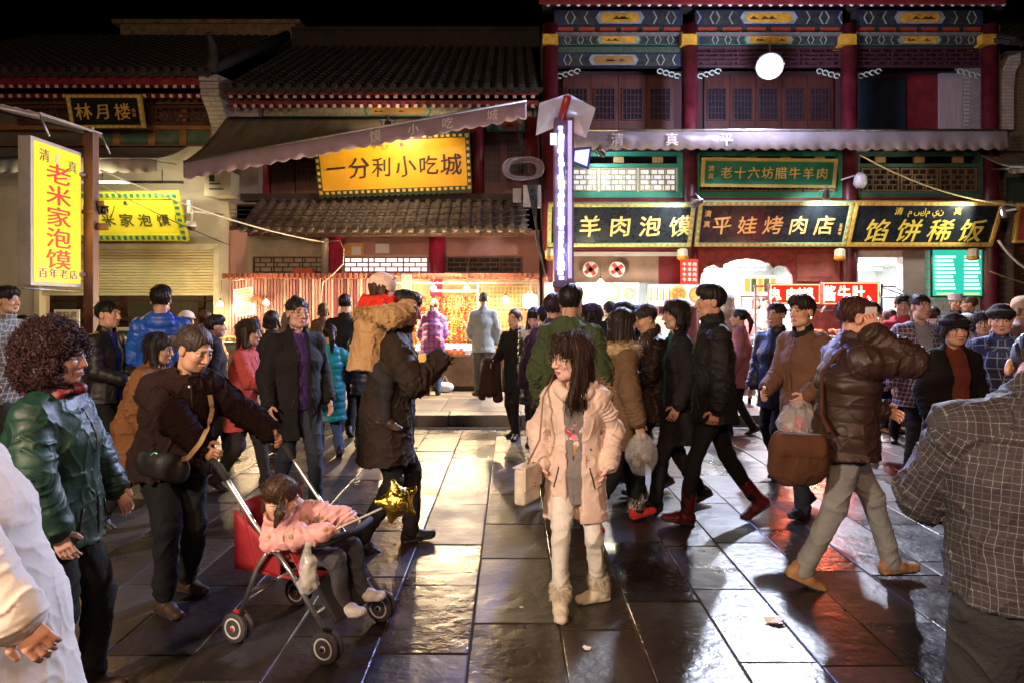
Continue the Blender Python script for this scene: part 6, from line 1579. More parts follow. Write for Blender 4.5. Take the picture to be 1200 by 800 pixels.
        o = mb.build('glasses', mt); o.parent = s.root; return s

    # -------------------------------------------------------- clothes
    def jacket(s, mat, hem=.80, thick=.028, open_=None, collar='stand', quilt=0., name='jacket', fold=.0052, flare=1.15, sleeve=True, hood=None, cuff=None, seed=0, neckdrop=0., sleeve_end=.015, qamp=.011, mats_fn=None, slim=1., skirt_shift=0.):
        """coat or jacket; hem = height of its lower edge, open_ = half width of the open front at the hem"""
        k, b = s.k, s.b; q = Sdf(); rt = s.rt; t = thick
        def rr(x, y): return ((x * k * b * slim + t), (y * k * b * slim + t))
        hz = hem * k if not isinstance(hem, tuple) else hem[1]
        hipw = .160 if s.female else .152
        H0 = V3(s.P[0], s.P[1] - .01 * k + skirt_shift, hz)
        s0 = 0
        if hz < s.P[2]:
            L = np.linalg.norm(s.P - H0); q.seg(H0, s.P, tuple(v * flare for v in rr(hipw, .115)), rr(hipw, .112), rt, k=.05, tag=0, s0=-L)
        else: H0 = s.P + s.up * (hz - s.P[2]); 
        lw = np.linalg.norm(s.waist - s.P)
        if hz < s.P[2] + .12 * k: q.seg(s.P, s.waist, rr(hipw, .112), rr(.138 if not s.female else .125, .10), rt, k=.05, tag=0, s0=0)
        lc = np.linalg.norm(s.chest - s.waist)
        q.seg(s.waist, s.chest, rr(.138 if not s.female else .128, .10), rr(.158 if not s.female else .142, .112), rt, k=.05, tag=0, s0=lw)
        top = s.N - s.up * (.055 + neckdrop) * k
        q.seg(s.chest, top, rr(.156 if not s.female else .14, .108), rr(.095, .058), rt, k=.05, tag=0, s0=lw + lc)
        q.seg(s.S[0] - s.up * .012 * k, s.S[1] - s.up * .012 * k, .055 * k + t * .8, k=.05, tag=0)
        for i in (0, 1):
            if sleeve:
                We = s.W[i] - s.hd[i] * sleeve_end * k if sleeve_end >= 0 else s.W[i]
                l1 = np.linalg.norm(s.E[i] - s.S[i]); sd = s.fw
                q.seg(s.S[i] - s.up * .03 * k + (s.E[i] - s.S[i]) * .06, s.E[i], .050 * k * b ** .5 + t * .8, .044 * k * b ** .3 + t, sd, k=.022, tag=1 + i, s0=0); q.seg(s.E[i], We, .044 * k * b ** .3 + t, .034 * k + t * .85, sd, k=.022, tag=1 + i, s0=l1)
        # collar
        if collar in ('stand', 'high'):
            hgt = .06 if collar == 'stand' else .095
            q.seg(s.N - s.up * .045 * k, s.N + s.up * hgt * k * .6 + s.fw * .012, .078 * k + t * .3, .074 * k + t * .3, k=.02, tag=0, s0=.5)
        elif collar == 'roll':
            for a in np.linspace(0, 2 * math.pi, 13)[:-1]: pass
        if collar: q.seg(s.N - s.up * .02 * k + s.fw * .012, s.N + s.up * .14 * k + s.fw * .03, .06 * k, .085 * k, k=.01, op=-1)
        else: q.ell(s.N + s.up * .005 * k + s.fw * .03 * k, V3(.075, .085, .05) * k, None, .02, op=-1)
        if hood == 'back':
            c = s.N - s.fw * .085 * k - s.up * .01 * k; Rm = np.stack([s.rt, s.fw, s.up], 1)
            q.ell(c, V3(.125, .07, .085) * k, Rm, .03, tag=0); q.ell(c + s.up * .07 * k + s.fw * .02 * k, V3(.085, .05, .05) * k, Rm, .02, op=-1)
        if open_:
            wb, wt, depth = open_ if isinstance(open_, tuple) else (open_, .045, .2)
            fwh = np.cross(V3(0, 0, 1), rt); fwh /= np.linalg.norm(fwh); n0 = s.N + s.fw * .10 * k; 
            c0 = H0 + s.fw * .16 * k; ch = s.chest + s.fw * .15 * k
            q.seg(c0 - V3(0, 0, .05), ch, (wb, .11), ((wb + wt) / 2, .11 * .8), rt, k=.01, op=-1); q.seg(ch, n0, ((wb + wt) / 2, .09), (wt + .02, .10), rt, k=.01, op=-1)
        else:
            ch = s.chest + s.fw * (.108 * k * b * slim + t); q.seg(H0 + s.fw * (.115 * k * b * slim + t) * 1.05, ch, .006, .006, k=.004, op=-1)
        q.cut(H0, V3(0, 0, -1) if hz < s.P[2] + .05 else -s.up)
        sd = np.array((seed * 3.1 + 1.7, seed * 1.3, seed * .7))
        hip = s.P; E = s.E
        def disp(p, S, U, T):
            w1 = vnoise(p * (6, 6, 6) + sd) * 1.2
            d = fold * .6 * vnoise(p * (8, 8, 4) + sd) + fold * .2 * vnoise(p * (19, 19, 13) + sd); tv = (T == 0) & (S < lw + .05); d = d + np.where(tv, fold * 1.3 * ((1 - np.abs(vnoise(p * (12, 12, 2.2) + sd * 1.7 + w1[:, None] * .5))) ** 6 - .15), 0)
            rg = 1 - np.abs(vnoise(np.stack([p[:, 0] * 7 + p[:, 2] * 5 + w1, p[:, 1] * 7 + w1, p[:, 2] * 9 - p[:, 0] * 4 + w1], 1) + sd * 2)); d = d + fold * 1.0 * (rg ** 8 - .12)
            rg = 1 - np.abs(vnoise(np.stack([p[:, 0] * 13 - p[:, 2] * 8 + w1, p[:, 1] * 13, p[:, 2] * 14 + p[:, 0] * 7 - w1], 1) + sd)); d = d + fold * .8 * (rg ** 8 - .12)
            sl = T > 0
            d = d + np.where(sl, fold * 1.7 * ((1 - np.abs(vnoise(np.stack([U * 5 + S * 4, S * 24 + 3 * vnoise(p * 7), T * 3.3 + seed], 1)))) ** 5 - .2), 0)
            near = np.minimum(np.linalg.norm(p - E[0], axis=1), np.linalg.norm(p - E[1], axis=1))
            d = d + np.exp(-(near / .07) ** 2) * fold * .9 * vnoise(p * 34 + sd)
            if quilt:
                a = np.abs(np.sin(math.pi * S / quilt)) ** .6; d = d + qamp * (a - .5) + .35 * qamp * vnoise(np.stack([U * 22, S * 12, T * 2.], 1)) * a
            return d
        V, F, at = q.mesh(s.vox, disp=disp); V, F, at = keep_largest(V, F, at)
        o = s.obj(name, V, F, [mat], attr=at); s.jk = (V, F); s.jk_o = o
        if sleeve and s.Y < 7.5:                                      # front zip and slanted pocket mouths lie on the cloth
            fh = np.cross(V3(0, 0, 1), s.rt); fh /= np.linalg.norm(fh); rel = V - s.P; xr = rel @ s.rt; yf = rel @ s.fw; ok = (at[:, 2] == 0) & (yf > 0)
            def lie(x, z):
                d = np.abs(xr - x) + np.abs(V[:, 2] - z) + np.where(ok, 0, 9) - .2 * yf; return s.loc + Vector(tuple(V[np.argmin(d)] + s.fw * .002))
            mb = MB()
            if not open_: mb.tube([lie(0, z) for z in np.linspace(hz + .03, s.N[2] - .06 * k, 18)], .0035, 5)
            for sg in (-1, 1):
                if hz < s.P[2] - .05: mb.tube([lie(sg * (.085 + .03 * u), (s.P[2] + .02 - .12 * u)) for u in np.linspace(0, 1, 5)], .004, 5)
            if mb.v: z_ = mb.build('zip', M('dark zip', (.05, .045, .04), .4, metal=.3), s.root)
        return s
    def shirt(s, mat, hem=.84, name='shirt', collar='stand', thick=.010, mats=None):
        return s.jacket(mat, hem, thick, None, collar, 0, name, .004, 1.0, sleeve=False, seed=5)
    def trousers(s, mat, thick=.016, fold=.006, name='trousers', length=.0, flare=1.0, seed=0, slim=1., cut=True):
        k, b = s.k, s.b; q = Sdf(); t = thick
        q.seg(s.P + V3(-.05, 0, .02) * k, s.P + V3(.05, 0, .02) * k, .10 * k * b + t * .5, k=.05); q.seg(s.P, s.waist, (.13 * k * b, .10 * k * b), (.115 * k * b, .088 * k * b), k=.05)
        for i in (0, 1):
            K, A = s.K[i], s.A[i]; end = A + (K - A) * length; end = end - V3(0, 0, 0 if length else .012 * k)
            q.seg(s.hip[i] - V3(0, 0, .01), K, .078 * k * b * slim + t, .052 * k * slim + t, k=.03, tag=1 + i); q.seg(K, end, .052 * k * slim + t, (.04 * k * slim + t) * flare, k=.02, tag=1 + i, s0=.425 * k)
        sd = np.array((seed * 2.3, seed * 5.1, seed))
        ks, As = s.K, s.A
        def disp(p, S, U, T):
            rg = 1 - np.abs(vnoise(np.stack([p[:, 0] * 9 + p[:, 2] * 6, p[:, 1] * 9, p[:, 2] * 9 + vnoise(p * 7)], 1) + sd)); d = fold * vnoise(p * (12, 12, 7) + sd) + fold * 1.3 * (rg ** 5 - .25)
            nk = np.minimum(np.linalg.norm(p - ks[0], axis=1), np.linalg.norm(p - ks[1], axis=1)); na = np.minimum(np.linalg.norm(p - As[0], axis=1), np.linalg.norm(p - As[1], axis=1))
            w = .4 + np.exp(-(nk / .1) ** 2) + 1.2 * np.exp(-(na / .12) ** 2)
            return d + fold * .9 * w * vnoise(np.stack([U * 9, S * 30 + 2.5 * vnoise(p * 9), T * 2.7 + seed], 1))
        V, F, at = q.mesh(s.vox, disp=disp); V, F, at = keep_largest(V, F, at)
        s.obj(name, V, F, [mat], attr=at); return s
    def shoes(s, mat, sole=None, boot=0., chunky=1., heel=0., furm=None, name='shoe', tip=1.):
        k = s.k * (.55 + .45 / max(s.k, .4)) if s.k < .8 else s.k
        for i in (0, 1):
            A = s.A[i]; f = s.foot[i]; q = Sdf(); c = chunky; z = -.085 * s.k
            g = lambda x, y, zz: A + f @ V3(x * k, y * k, z + zz * k)
            q.seg(g(0, -.045, .042 + heel * .6), g(0, .05, .042 + heel * .3), (.036 * k * c, .045 * k), (.040 * k * c, .040 * k), f @ V3(1, 0, 0), k=.02); q.seg(g(0, .05, .036 + heel * .2), g(0, .145 * tip, .028), (.043 * k * c, .036 * k), (.034 * k * c, .026 * k * c), f @ V3(1, 0, 0), k=.02)
            if boot: q.seg(g(0, -.02, .06), A + (s.K[i] - A) * (boot / .415), .044 * k * c, .05 * k * c, k=.025)
            else: q.seg(g(0, -.025, .05), g(0, -.025, .088), .042 * k * c, .038 * k * c, k=.015)
            q.seg(g(0, -.06, .016 + heel * .5), g(0, .13 * tip, .014), (.041 * k * c, .02 * k), (.040 * k * c, .018 * k), f @ V3(1, 0, 0), k=.004, tag=1)
            if heel: q.seg(g(0, -.065, heel), g(0, -.06, .0), .013, .008, k=.01, tag=1); q.ell(g(0, .0, .0), V3(.05, .05, .022), None, .01, op=-1)
            q.cut(g(0, 0, 0.002), -(f @ V3(0, 0, 1)))
            V, F, at = q.mesh(max(s.vox * .75, .005), disp=lambda p, S, U, T: .0025 * vnoise(p * 40)); V, F, at = keep_largest(V, F, at)
            lz = ((V[F].mean(1) - A) @ f)[:, 2] - z; mi = (lz < .020 * k).astype(np.int32)
            mats = [mat, sole or M('dark sole', (.03, .028, .026), .6)]; extra = None
            o = s.obj(name, V, F, mats, mi=mi)
            if furm is not None:
                ev, ef = spikes(V, F, 1500, .020, .0014, .5, i + 3, mask=lambda cc: (cc[:, 2] > A[2] + .005)); np_mesh('fur_trim', ev, ef, [furm], o)
        return s
    def fur(s, V, F, mat, n=2500, length=.03, name='fur_trim', seed=2, width=.0018):
        """soft trim: a padded core under standing hair"""
        ev, ef = spikes(V, F, n, length, width, .25, seed, .45)
        return s.obj(name, V, F, [mat], extra=(ev, ef))
    def ring(s, pts, r, disp=.006, vox=None, closed=True):
        q = Sdf(); n = len(pts)
        for i in range(n if closed else n - 1):
            a, b = pts[i], pts[(i + 1) % n]; ra = r[i] if not np.isscalar(r) else r; rb = r[(i + 1) % n] if not np.isscalar(r) else r
            q.seg(a, b, ra, rb, k=.02)
        V, F, at = q.mesh(vox or s.vox, disp=lambda p, S, U, T: disp * vnoise(p * 26)); return keep_largest(V, F, at)[:2]
    def world(s, p): return s.loc + Matrix.Rotation(s.yaw, 3, 'Z') @ Vector(tuple(p))
    def local(s, w): return np.array(Matrix.Rotation(-s.yaw, 3, 'Z') @ (Vector(w) - s.loc))

def pose_local(px, Y, yaw, z0=0.):
    """turns world points into a figure's own frame before it is built"""
    L = Vector((PX(px, Y), Y, z0)); Rm = Matrix.Rotation(-R(yaw), 3, 'Z')
    return lambda w: np.array(Rm @ (Vector(w) - L))
# ================================================================ the crowd
BLK = (.012, .009, .008); DBR = (.030, .015, .010); GRY = (.10, .09, .08); BRN = (.07, .035, .018)
c_black = cloth('black wool', (.014, .013, .014)); c_dark = cloth('charcoal cloth', (.03, .028, .03)); c_navy = cloth('navy cloth', (.018, .022, .05)); c_jean = cloth('blue denim', (.07, .11, .22)); c_djean = cloth('dark denim', (.03, .035, .055)); c_ljean = cloth('faded denim', (.24, .25, .25))
l_black = leather('black leather', (.016, .015, .015)); l_brown = leather('brown leather', (.055, .03, .02)); l_tan = leather('tan suede', (.30, .16, .07)); sole_d = M('dark sole', (.03, .028, .026), .6); sole_w = M('pale sole', (.6, .57, .5), .6)
fur_tan = M('tan fur', (.42, .26, .11), .8, var=.5, vscale=40); fur_white = M('white fur', (.72, .68, .64), .85, var=.15, vscale=30); fur_brown = M('dark brown fur', (.05, .025, .015), .8, var=.5, vscale=40); fur_beige = M('beige fur', (.72, .64, .52), .85, var=.2, vscale=30)

def crowd(label, px, Y, top, yaw, hair=('short', BLK), coat=None, legs=None, shoe=None, inner=None, jk={}, trs={}, sh={}, shirt={}, hairk={}, glasses=False, cap=None, glance=0., **kw):
    f = Figure(label, px, Y, top, yaw, **kw)
    f.body(glance)
    if hair: f.hair(hair[0], hair[1], strands=hairk.get('strands', 420 if Y < 7.3 else 0), length=hairk.get('length', .28), seed=int(px))
    f.jacket(coat, seed=int(px) % 17, **jk)
    if inner is not None: f.shirt(inner, **shirt)
    if legs is not None: f.trousers(legs, seed=int(px) % 13, **trs)
    if shoe is not None: f.shoes(shoe, **sh)
    if glasses: f.glasses()
    if cap: f.cap(cap[1], style=cap[0], name=cap[2] if len(cap) > 2 else 'cap')
    return f
def walk(s=.3, lift=.03, a=1): return [(-.085, s * a, 0 if a > 0 else lift, 6, -8 if a > 0 else 28), (.085, -s * a, lift if a > 0 else 0, -6, 28 if a > 0 else -8)]

# ---- the woman in the pink parka
GY, GPX = 3.90, 674
Gp = pose_local(GPX, GY, 172)
girl = Figure('woman in open pink parka and white trousers looking sideways through thin glasses', GPX, GY, 411, 172, female=True, headk=1.10, head=(-52, 6, -4), feet=[(-.135, -.06, 0, -62), (.075, .14, 0, 6)],
              hands=[V3(-.19, .055, .82), V3(.19, .055, .82)], handdir=[(.4, 0, -.9), (-.4, 0, -.9)], elbow=[(-.45, -.95, 0), (.45, -.95, 0)], skin=(.70, .48, .38), lips=(.55, .18, .17), vox=.0052)
girl.body(-.6); girl.hair('long', (.035, .016, .010), strands=1800, length=.27)
pk = cloth('dusty pink cotton', (.73, .57, .49), .75, bump=.35, bscale=40, var=.1)
girl.jacket(pk, hem=.585, thick=.023, open_=(.040, .060, .2), collar=None, name='parka', fold=.0068, flare=1.18, sleeve_end=-1, seed=3)
girl.shirt(M('grey print jersey', (.22, .2, .2), .8, bump=.4, bscale=60), hem=.70, thick=.013, collar=None)
girl.trousers(cloth('white corduroy', (.74, .71, .66), .8, bump=.5, bscale=60, var=.08), length=.12, slim=.88, thick=.013, fold=.007)
girl.shoes(cloth('cream suede', (.70, .62, .50), .8, var=.12), sole_w, boot=.085, chunky=1.16, furm=fur_beige)
girl.glasses()
k = girl.k
# printed motif on the jersey, a shaped patch lying on the chest
mb = MB(); g = np.random.default_rng(4)
for j in range(46):
    x = g.uniform(-.05, .05); z = g.uniform(1.03, 1.26) * k; yy = (.112 - abs(x) * .35 - max(0, 1.12 - z) * .05) * k + .022
    c = girl.root.location + Vector((x, yy, z)); r = g.uniform(.008, .02)
    mb.prism([c + Vector((math.cos(t) * r, 0, math.sin(t) * r * g.uniform(.5, 1.2))) for t in np.linspace(0, 5.6, 9)], (0, .004, 0), int(g.integers(4)))
mb.build('print_motif', [M('print red', (.55, .04, .06), .6), M('print pink', (.75, .25, .35), .6), M('print ochre', (.55, .30, .08), .6), M('print white', (.7, .66, .62), .6)], girl.root)
# dark fur lining round the neck and down the edges
nk = girl.N; ring = [nk + V3(math.sin(t) * .098, .012 - math.cos(t) * .085, .022 - .05 * max(0, -math.cos(t))) for t in np.linspace(.75, 2 * math.pi - .75, 11)]
V, F = girl.ring([p_ + V3(0, 0, -.02) for p_ in ring], .034, .006, closed=False); girl.obj('collar', V, F, [pk])
V, F = girl.ring([nk + V3(-.115, -.06, -.01), nk + V3(-.15, -.075, -.06), nk + V3(-.16, -.08, -.15), nk + V3(-.13, -.09, -.22)], .040, closed=False); girl.fur(V, F, fur_tan, 2200, .045, 'hood_trim', 5)
mb = MB(); o = girl.root.location
jv = girl.jk[0]
def on_front(x, z):
    d = np.abs(jv[:, 0] - x) + np.abs(jv[:, 2] - z) - jv[:, 1] * .3; return jv[np.argmin(d)]
for zz in (1.16, 1.06, .95, .84, .74):
    for sx in (-.085, .088):
        p = on_front(sx * 1.0, zz * k); mb.lathe(o + Vector(p) - Vector((0, .004, 0)), [(.010, 0), (.010, .007), (.004, .009)], 10, 0, (0, 1, 0))
mb.build('snap_buttons', M('dark snap', (.10, .07, .05), .35, metal=.5), girl.root)
mb = MB()
for sx, t in ((-.066, 0), (.066, 0)):
    pts = [Vector(on_front(sx, z * k)) + Vector((0, .004, 0)) + o for z in np.linspace(.60, 1.20, 16)]; mb.tube(pts, .0045, 5)
mb.build('placket', M('pink placket', (.42, .24, .18), .7), girl.root)
# the white handbag at her hip
hb = P(618, 566, 3.78); HB = thing('handbag', 'small white shoulder bag on a thin chain against the pink parka', 'handbag', hb)
mb = MB(); Rz = Matrix.Translation(hb) @ Matrix.Rotation(R(62), 4, 'Z'); mb.box((-.10, -.035, -.10), (.10, .035, .10), 0, Rz); mb.build('bag_body', leather('cream leather', (.70, .62, .50)), HB, bevel=.018)
mb = MB(); mb.box((-.104, -.042, -.02), (.104, -.030, .104), 0, Rz); mb.box((-.104, -.042, .098), (.104, .040, .108), 0, Rz); mb.build('flap', leather('cream leather', (.70, .62, .50)), HB, bevel=.008)
mb = MB(); mb.lathe(Rz @ Vector((0, -.043, .0)), [(.012, 0), (.012, .006)], 10, 0, Rz.to_3x3() @ Vector((0, -1, 0))); mb.build('clasp', M('polished brass', (.8, .55, .2), .2, metal=.9), HB)
w = [girl.world(p) for p in (girl.S[1] + V3(.0, -.02, .10), girl.S[1] + V3(.045, .12, .0), V3(.185, .19, 1.14 * k), V3(.265, .16, .95 * k))]
mb = MB(); pts = w + [hb + Vector((.04, .03, .11))]; pts2 = [pts[0]] + [pts[i].lerp(pts[i + 1], t) for i in range(4) for t in (.33, .66, 1)]
mb.tube(pts2, .0055, 6); mb.build('strap', M('brown strap', (.30, .17, .09), .5), HB)

# ---- the woman pushing the stroller, the stroller, the child
SYAW = -112; SO = Vector((-1.045, 3.575, 0)); WY, WPX = 3.95, 203; MY = -134
Wp = pose_local(WPX, WY, MY)
_sm = Matrix.Rotation(R(SYAW), 3, 'Z'); hd_ = _sm @ Vector((0, .78, -.42)).normalized()
hL, hR = [SO + _sm @ Vector((s * .25, -.43, .905)) - hd_ * .075 + Vector((0, 0, .022)) for s in (-1, 1)]
mum = Figure('woman in dark fleece jacket pushing the red stroller', WPX, WY, None, MY, H=1.56, female=True, bulk=1.24, lean=21, head=(22, 12, 0), feet=[(-.10, -.06, 0, 24), (.10, .16, 0, 10)],
             hands=[Wp(hL), Wp(hR)], curl=[1.15, 1.15], skin=(.60, .36, .23), brow=(.10, .07, .06), vox=.0055, handdir=[Matrix.Rotation(-R(MY), 3, 'Z') @ hd_] * 2, age=1)
mum.body(.3); mum.hair('bun', (.045, .032, .026), strands=160)
mum.jacket(cloth('dark brown fleece', (.022, .011, .009), .9, bump=.8, bscale=70, sheen=.0), hem=.80, thick=.036, collar='stand', fold=.010, seed=2)
mum.trousers(cloth('black jersey', (.010, .010, .011)), length=.10, fold=.008, slim=1.1); mum.shoes(leather('dark brown suede', (.05, .03, .018)), sole_d, boot=.07)
mb = MB(); mb.ball(mum.world(mum.N + V3(.02, .115, -.055)), .011, 6); o = mb.build('collar_stud', M('silver stud', (.8, .8, .8), .25, metal=.8)); o.parent = mum.root; o.matrix_parent_inverse = Matrix.Rotation(-mum.yaw, 4, 'Z') @ Matrix.Translation(-mum.loc)
cross = thing('shoulder_bag', 'dark shoulder bag with green buckle on a tan strap across the fleece jacket', 'bag', P(196, 545, 3.95))
cross.location = c = Vector(tuple(min((mum.world(v) for v in mum.jk[0][::5]), key=lambda v: abs(v.x / v.y - (197 - 600) / 800) + abs((v.z - EYE) / v.y - (358 - 545) / 800) + v.y * .05))) - Vector((.0, .055, 0)); mb = MB(); q = Sdf(); q.seg((-.13, 0, .02), (.13, 0, .0), (.045, .08), (.045, .075), (0, 1, 0)); V, F, at = q.mesh(.008, disp=lambda p, S, U, T: .006 * vnoise(p * 20)); o = np_mesh('bag_body', V, F, [l_black], cross); o.rotation_euler = (0, 0, R(-20))
mb = MB()
jv = np.array([mum.world(v) for v in mum.jk[0][::7]])
st = [P(247, 462, 3.62), P(250, 480, 3.62), P(245, 500, 3.66), P(236, 518, 3.72), P(222, 535, 3.80), P(206, 540, 3.86)]
st = [st[i].lerp(st[i + 1], t) for i in range(len(st) - 1) for t in (0, .34, .67)] + [st[-1]]
st = [st[i].lerp(st[i + 1], t) for i in range(len(st) - 1) for t in (0, .34, .67)] + [st[-1]]
st = [st[i].lerp(st[i + 1], t) for i in range(len(st) - 1) for t in (0, .34, .67)] + [st[-1]]
def snap(p):                                                        # lay the strap on the jacket as it is
    x = p.x / p.y; z = (p.z - EYE) / p.y; d = np.abs(jv[:, 0] / jv[:, 1] - x) + np.abs((jv[:, 2] - EYE) / jv[:, 1] - z); m = d < .012
    y = (jv[m][:, 1].min() if m.any() else p.y) - .012; return Vector((x * y, y, EYE + z * y))
st = [snap(p) for p in st]
for _ in range(6): st = [st[0]] + [(st[i - 1] + st[i] * 2 + st[i + 1]) / 4 for i in range(1, len(st) - 1)] + [st[-1]]
st = [p - Vector((0, .012, 0)) for p in st]
for i in range(len(st) - 1): mb.bar(st[i], st[i + 1].lerp(st[i], -.04), .024, .005, 0, (0, -1, .2))
mb.build('strap', M('tan webbing', (.48, .34, .16), .6), cross)
mb = MB()
for q_ in (P(212, 551, 3.76), P(186, 548, 3.80), P(183, 535, 3.82)):
    q_ = snap(q_) - Vector((0, .012, 0)); mb.tube([q_ + Vector((math.cos(t) * .022, 0, math.sin(t) * .026)) for t in np.linspace(0, 6.28, 15)[:-1]], .006, 6, closed=True)
mb.build('buckle', M('green steel', (.20, .55, .35), .25, metal=.7), cross)

ST = thing('stroller', 'red umbrella stroller with grey wheels and black handles carrying a child', 'stroller', SO, rz=R(SYAW))
def sl(x, y, z): return SO + Vector((x, y, z))
alu = M('stroller aluminium', (.55, .55, .56), .3, metal=.85); foam = M('black foam', (.02, .02, .02), .8, bump=.4, bscale=120); redf = M('red stroller cloth', (.30, .012, .022), .65, bump=.3, bscale=40, var=.2)
mb = MB()
for s in (-1, 1):
    mb.tube([sl(s * .235, .25, .16), sl(s * .24, .06, .40), sl(s * .245, -.03, .50)], .0125, 10)                 # front leg
    mb.tube([sl(s * .235, -.27, .12), sl(s * .245, -.14, .40), sl(s * .245, -.05, .52)], .0125, 10)               # rear leg
    mb.tube([sl(s * .245, .02, .44), sl(s * .25, -.16, .62), sl(s * .25, -.30, .78), sl(s * .25, -.37, .86)], .012, 10)
mb.tube([sl(-.235, -.20, .27), sl(.235, -.25, .20)], .009, 8); mb.tube([sl(-.235, -.25, .20), sl(.235, -.20, .27)], .009, 8)
mb.tube([sl(-.235, .20, .22), sl(.235, .20, .22)], .010, 8); mb.tube([sl(-.24, -.02, .36), sl(.24, -.02, .36)], .009, 8)
mb.build('frame', alu, ST)
for s in (-1, 1):
    mb = MB(); mb.tube([sl(s * .25, -.33, .815), sl(s * .25, -.385, .88), sl(s * .25, -.43, .905), sl(s * .25, -.46, .885), sl(s * .25, -.465, .85)], .019, 10); mb.build('handle', foam, ST)
    for y, nm in ((.27, 1), (-.28, 0)):
        mb = MB()
        for d in (-.022, .022): mb.lathe(sl(s * .235 + d - .011, y, .077), [(.052, 0), (.070, .001), (.077, .006), (.077, .016), (.070, .021), (.052, .022)], 22, 0, (1, 0, 0))
        w_ = mb.build('wheel', M('grey rubber', (.05, .05, .052), .6), ST)
        mb = MB()
        for d in (-.022, .022):
            mb.lathe(sl(s * .235 + d - .012, y, .077), [(.014, -.002), (.016, .0), (.016, .024), (.014, .026)], 12, 0, (1, 0, 0)); mb.lathe(sl(s * .235 + d - .0115, y, .077), [(.043, .0), (.053, 0), (.053, .023), (.043, .023), (.043, 0)], 22, 0, (1, 0, 0))
            for a in range(5): t = a * 1.2566; mb.bar(sl(s * .235 + d, y, .077), sl(s * .235 + d, y + math.cos(t) * .046, .077 + math.sin(t) * .046), .018, .016)
        mb.build('rim', M('pale hub plastic', (.62, .62, .60), .4), w_)
        mb = MB()
        for d in (-.0345, .0345): mb.lathe(sl(s * .235 + d - .002, y, .077), [(.012, -.001), (.012, .005)], 12, 0, (1, 0, 0))
        mb.box(sl(s * .235 - .008, y - .018, .07), sl(s * .235 + .008, y + .018, .16)); mb.build('hub', M('red plastic', (.6, .04, .03), .35) if not nm else black_paint, w_)
# seat sling and back of red cloth, slightly sagging
def sling(name, fn, mat, th=.012, nu=14, nv=12):
    V = []; F = []
    for i in range(nu + 1):
        for j in range(nv + 1): V.append(fn(i / nu, j / nv))
    for i in range(nu):
        for j in range(nv): a = i * (nv + 1) + j; F.append((a, a + 1, a + nv + 2, a + nv + 1))
    mb = MB(); mb.add(V, F, 0, True); o = mb.build(name, mat, ST); md = o.modifiers.new('thick', 'SOLIDIFY'); md.thickness = th; return o
def seat_fn(u, v):
    x = -.22 + .44 * u; sag = math.sin(math.pi * u)
    if v < .5: y = .14 - .30 * (v / .5); z = .36 - .035 * sag
    else: t = (v - .5) / .5; y = -.16 - .12 * t; z = .36 + .33 * t; y -= .03 * sag * t
    return sl(x, y, z + .006 * math.sin(9 * u + 7 * v))
sling('seat_cloth', seat_fn, redf)
for s in (-1, 1): sling('side_panel', lambda u, v, s=s: sl(s * (.225 - .01 * math.sin(math.pi * u)), -.02 - .29 * u, .36 + (.08 + .22 * u) * v), redf, .008, 8, 6)
sling('footrest', lambda u, v: sl(-.17 + .34 * u, .14 + .14 * v, .34 - .18 * v), foam, .012)
mb = MB(); mb.tube([sl(.25, -.04, .52), sl(.245, .10, .545), sl(.20, .22, .55), sl(0, .26, .55), sl(-.20, .22, .55), sl(-.245, .10, .545), sl(-.25, -.04, .52)], .019, 10); mb.build('bumper_bar', foam, ST)
mb = MB(); mb.bar(sl(.19, .12, .34), sl(.19, -.14, .72), .004, .03, 0, (1, 0, 0)); mb.bar(sl(-.10, .11, .35), sl(-.10, -.30, .70), .03, .004); mb.build('harness', M('red webbing', (.55, .04, .04), .6), ST)

CY = R(SYAW); CO = SO + Matrix.Rotation(CY, 3, 'Z') @ Vector((-.02, -.06, 0))
def CW(w): return np.array(Matrix.Rotation(-CY, 3, 'Z') @ (Vector(w) - CO))
kid = Figure('small child in pink padded jacket slumped in the red stroller', 0, 3.5, None, SYAW, H=.98, loc=CO, lean=-2, side=46, head=(62, 16, 10), headk=.88, drop=.93 * .98 / 1.7 - .425, feet=[(-.08, .30, .155, 6, -10), (.07, .29, .14, -4, -10)],
             hands=[V3(-.10, .30, .575), CW(P(388, 622, 3.30))], curl=[.8, 1.1], elbow=[(-.6, -.4, -.6), (.9, -.5, -.1)], knees=[(-.1, .6, 1), (.1, .6, 1)], skin=(.66, .42, .32), vox=.005)
kid.body(); kid.hair('pigtails', (.055, .028, .016), strands=160)
kid.jacket(nylon('pink padded print', (.74, .38, .37), .55), hem=('z', .40), thick=.026, collar='stand', quilt=.055, fold=.006, qamp=.007, seed=9, sleeve_end=0)
kid.trousers(cloth('grey denim', (.06, .06, .07)), fold=.006); kid.shoes(leather('silver white shoe', (.72, .70, .68)), sole_w, chunky=1.05)
Vk, Fk = kid.jk; g = np.random.default_rng(8); mb = MB(); nr = np.cross(Vk[Fk[:, 1]] - Vk[Fk[:, 0]], Vk[Fk[:, 3]] - Vk[Fk[:, 0]]); nr /= np.linalg.norm(nr, axis=1)[:, None] + 1e-9
for j in g.choice(len(Fk), 60, replace=False):
    c = CO + Vector(Vk[Fk[j]].mean(0) + nr[j] * .001); n = Vector(nr[j]); u = n.orthogonal().normalized(); v = n.cross(u); r = g.uniform(.008, .014)
    mb.add([c + n * .002 + (u * math.cos(t) + v * math.sin(t)) * r * (1 + .3 * math.sin(3 * t)) for t in np.linspace(0, 5.5, 8)] + [c + n * .004], [(i, (i + 1) % 8, 8) for i in range(8)])
mb.build('printed_flower', M('olive print', (.38, .28, .08), .6), kid.root)
mb = MB()
for s in (-1, 1): c = CO + Vector(kid.hp(s * .092, -.03, -.012)); mb.ball(c, .017, 6)
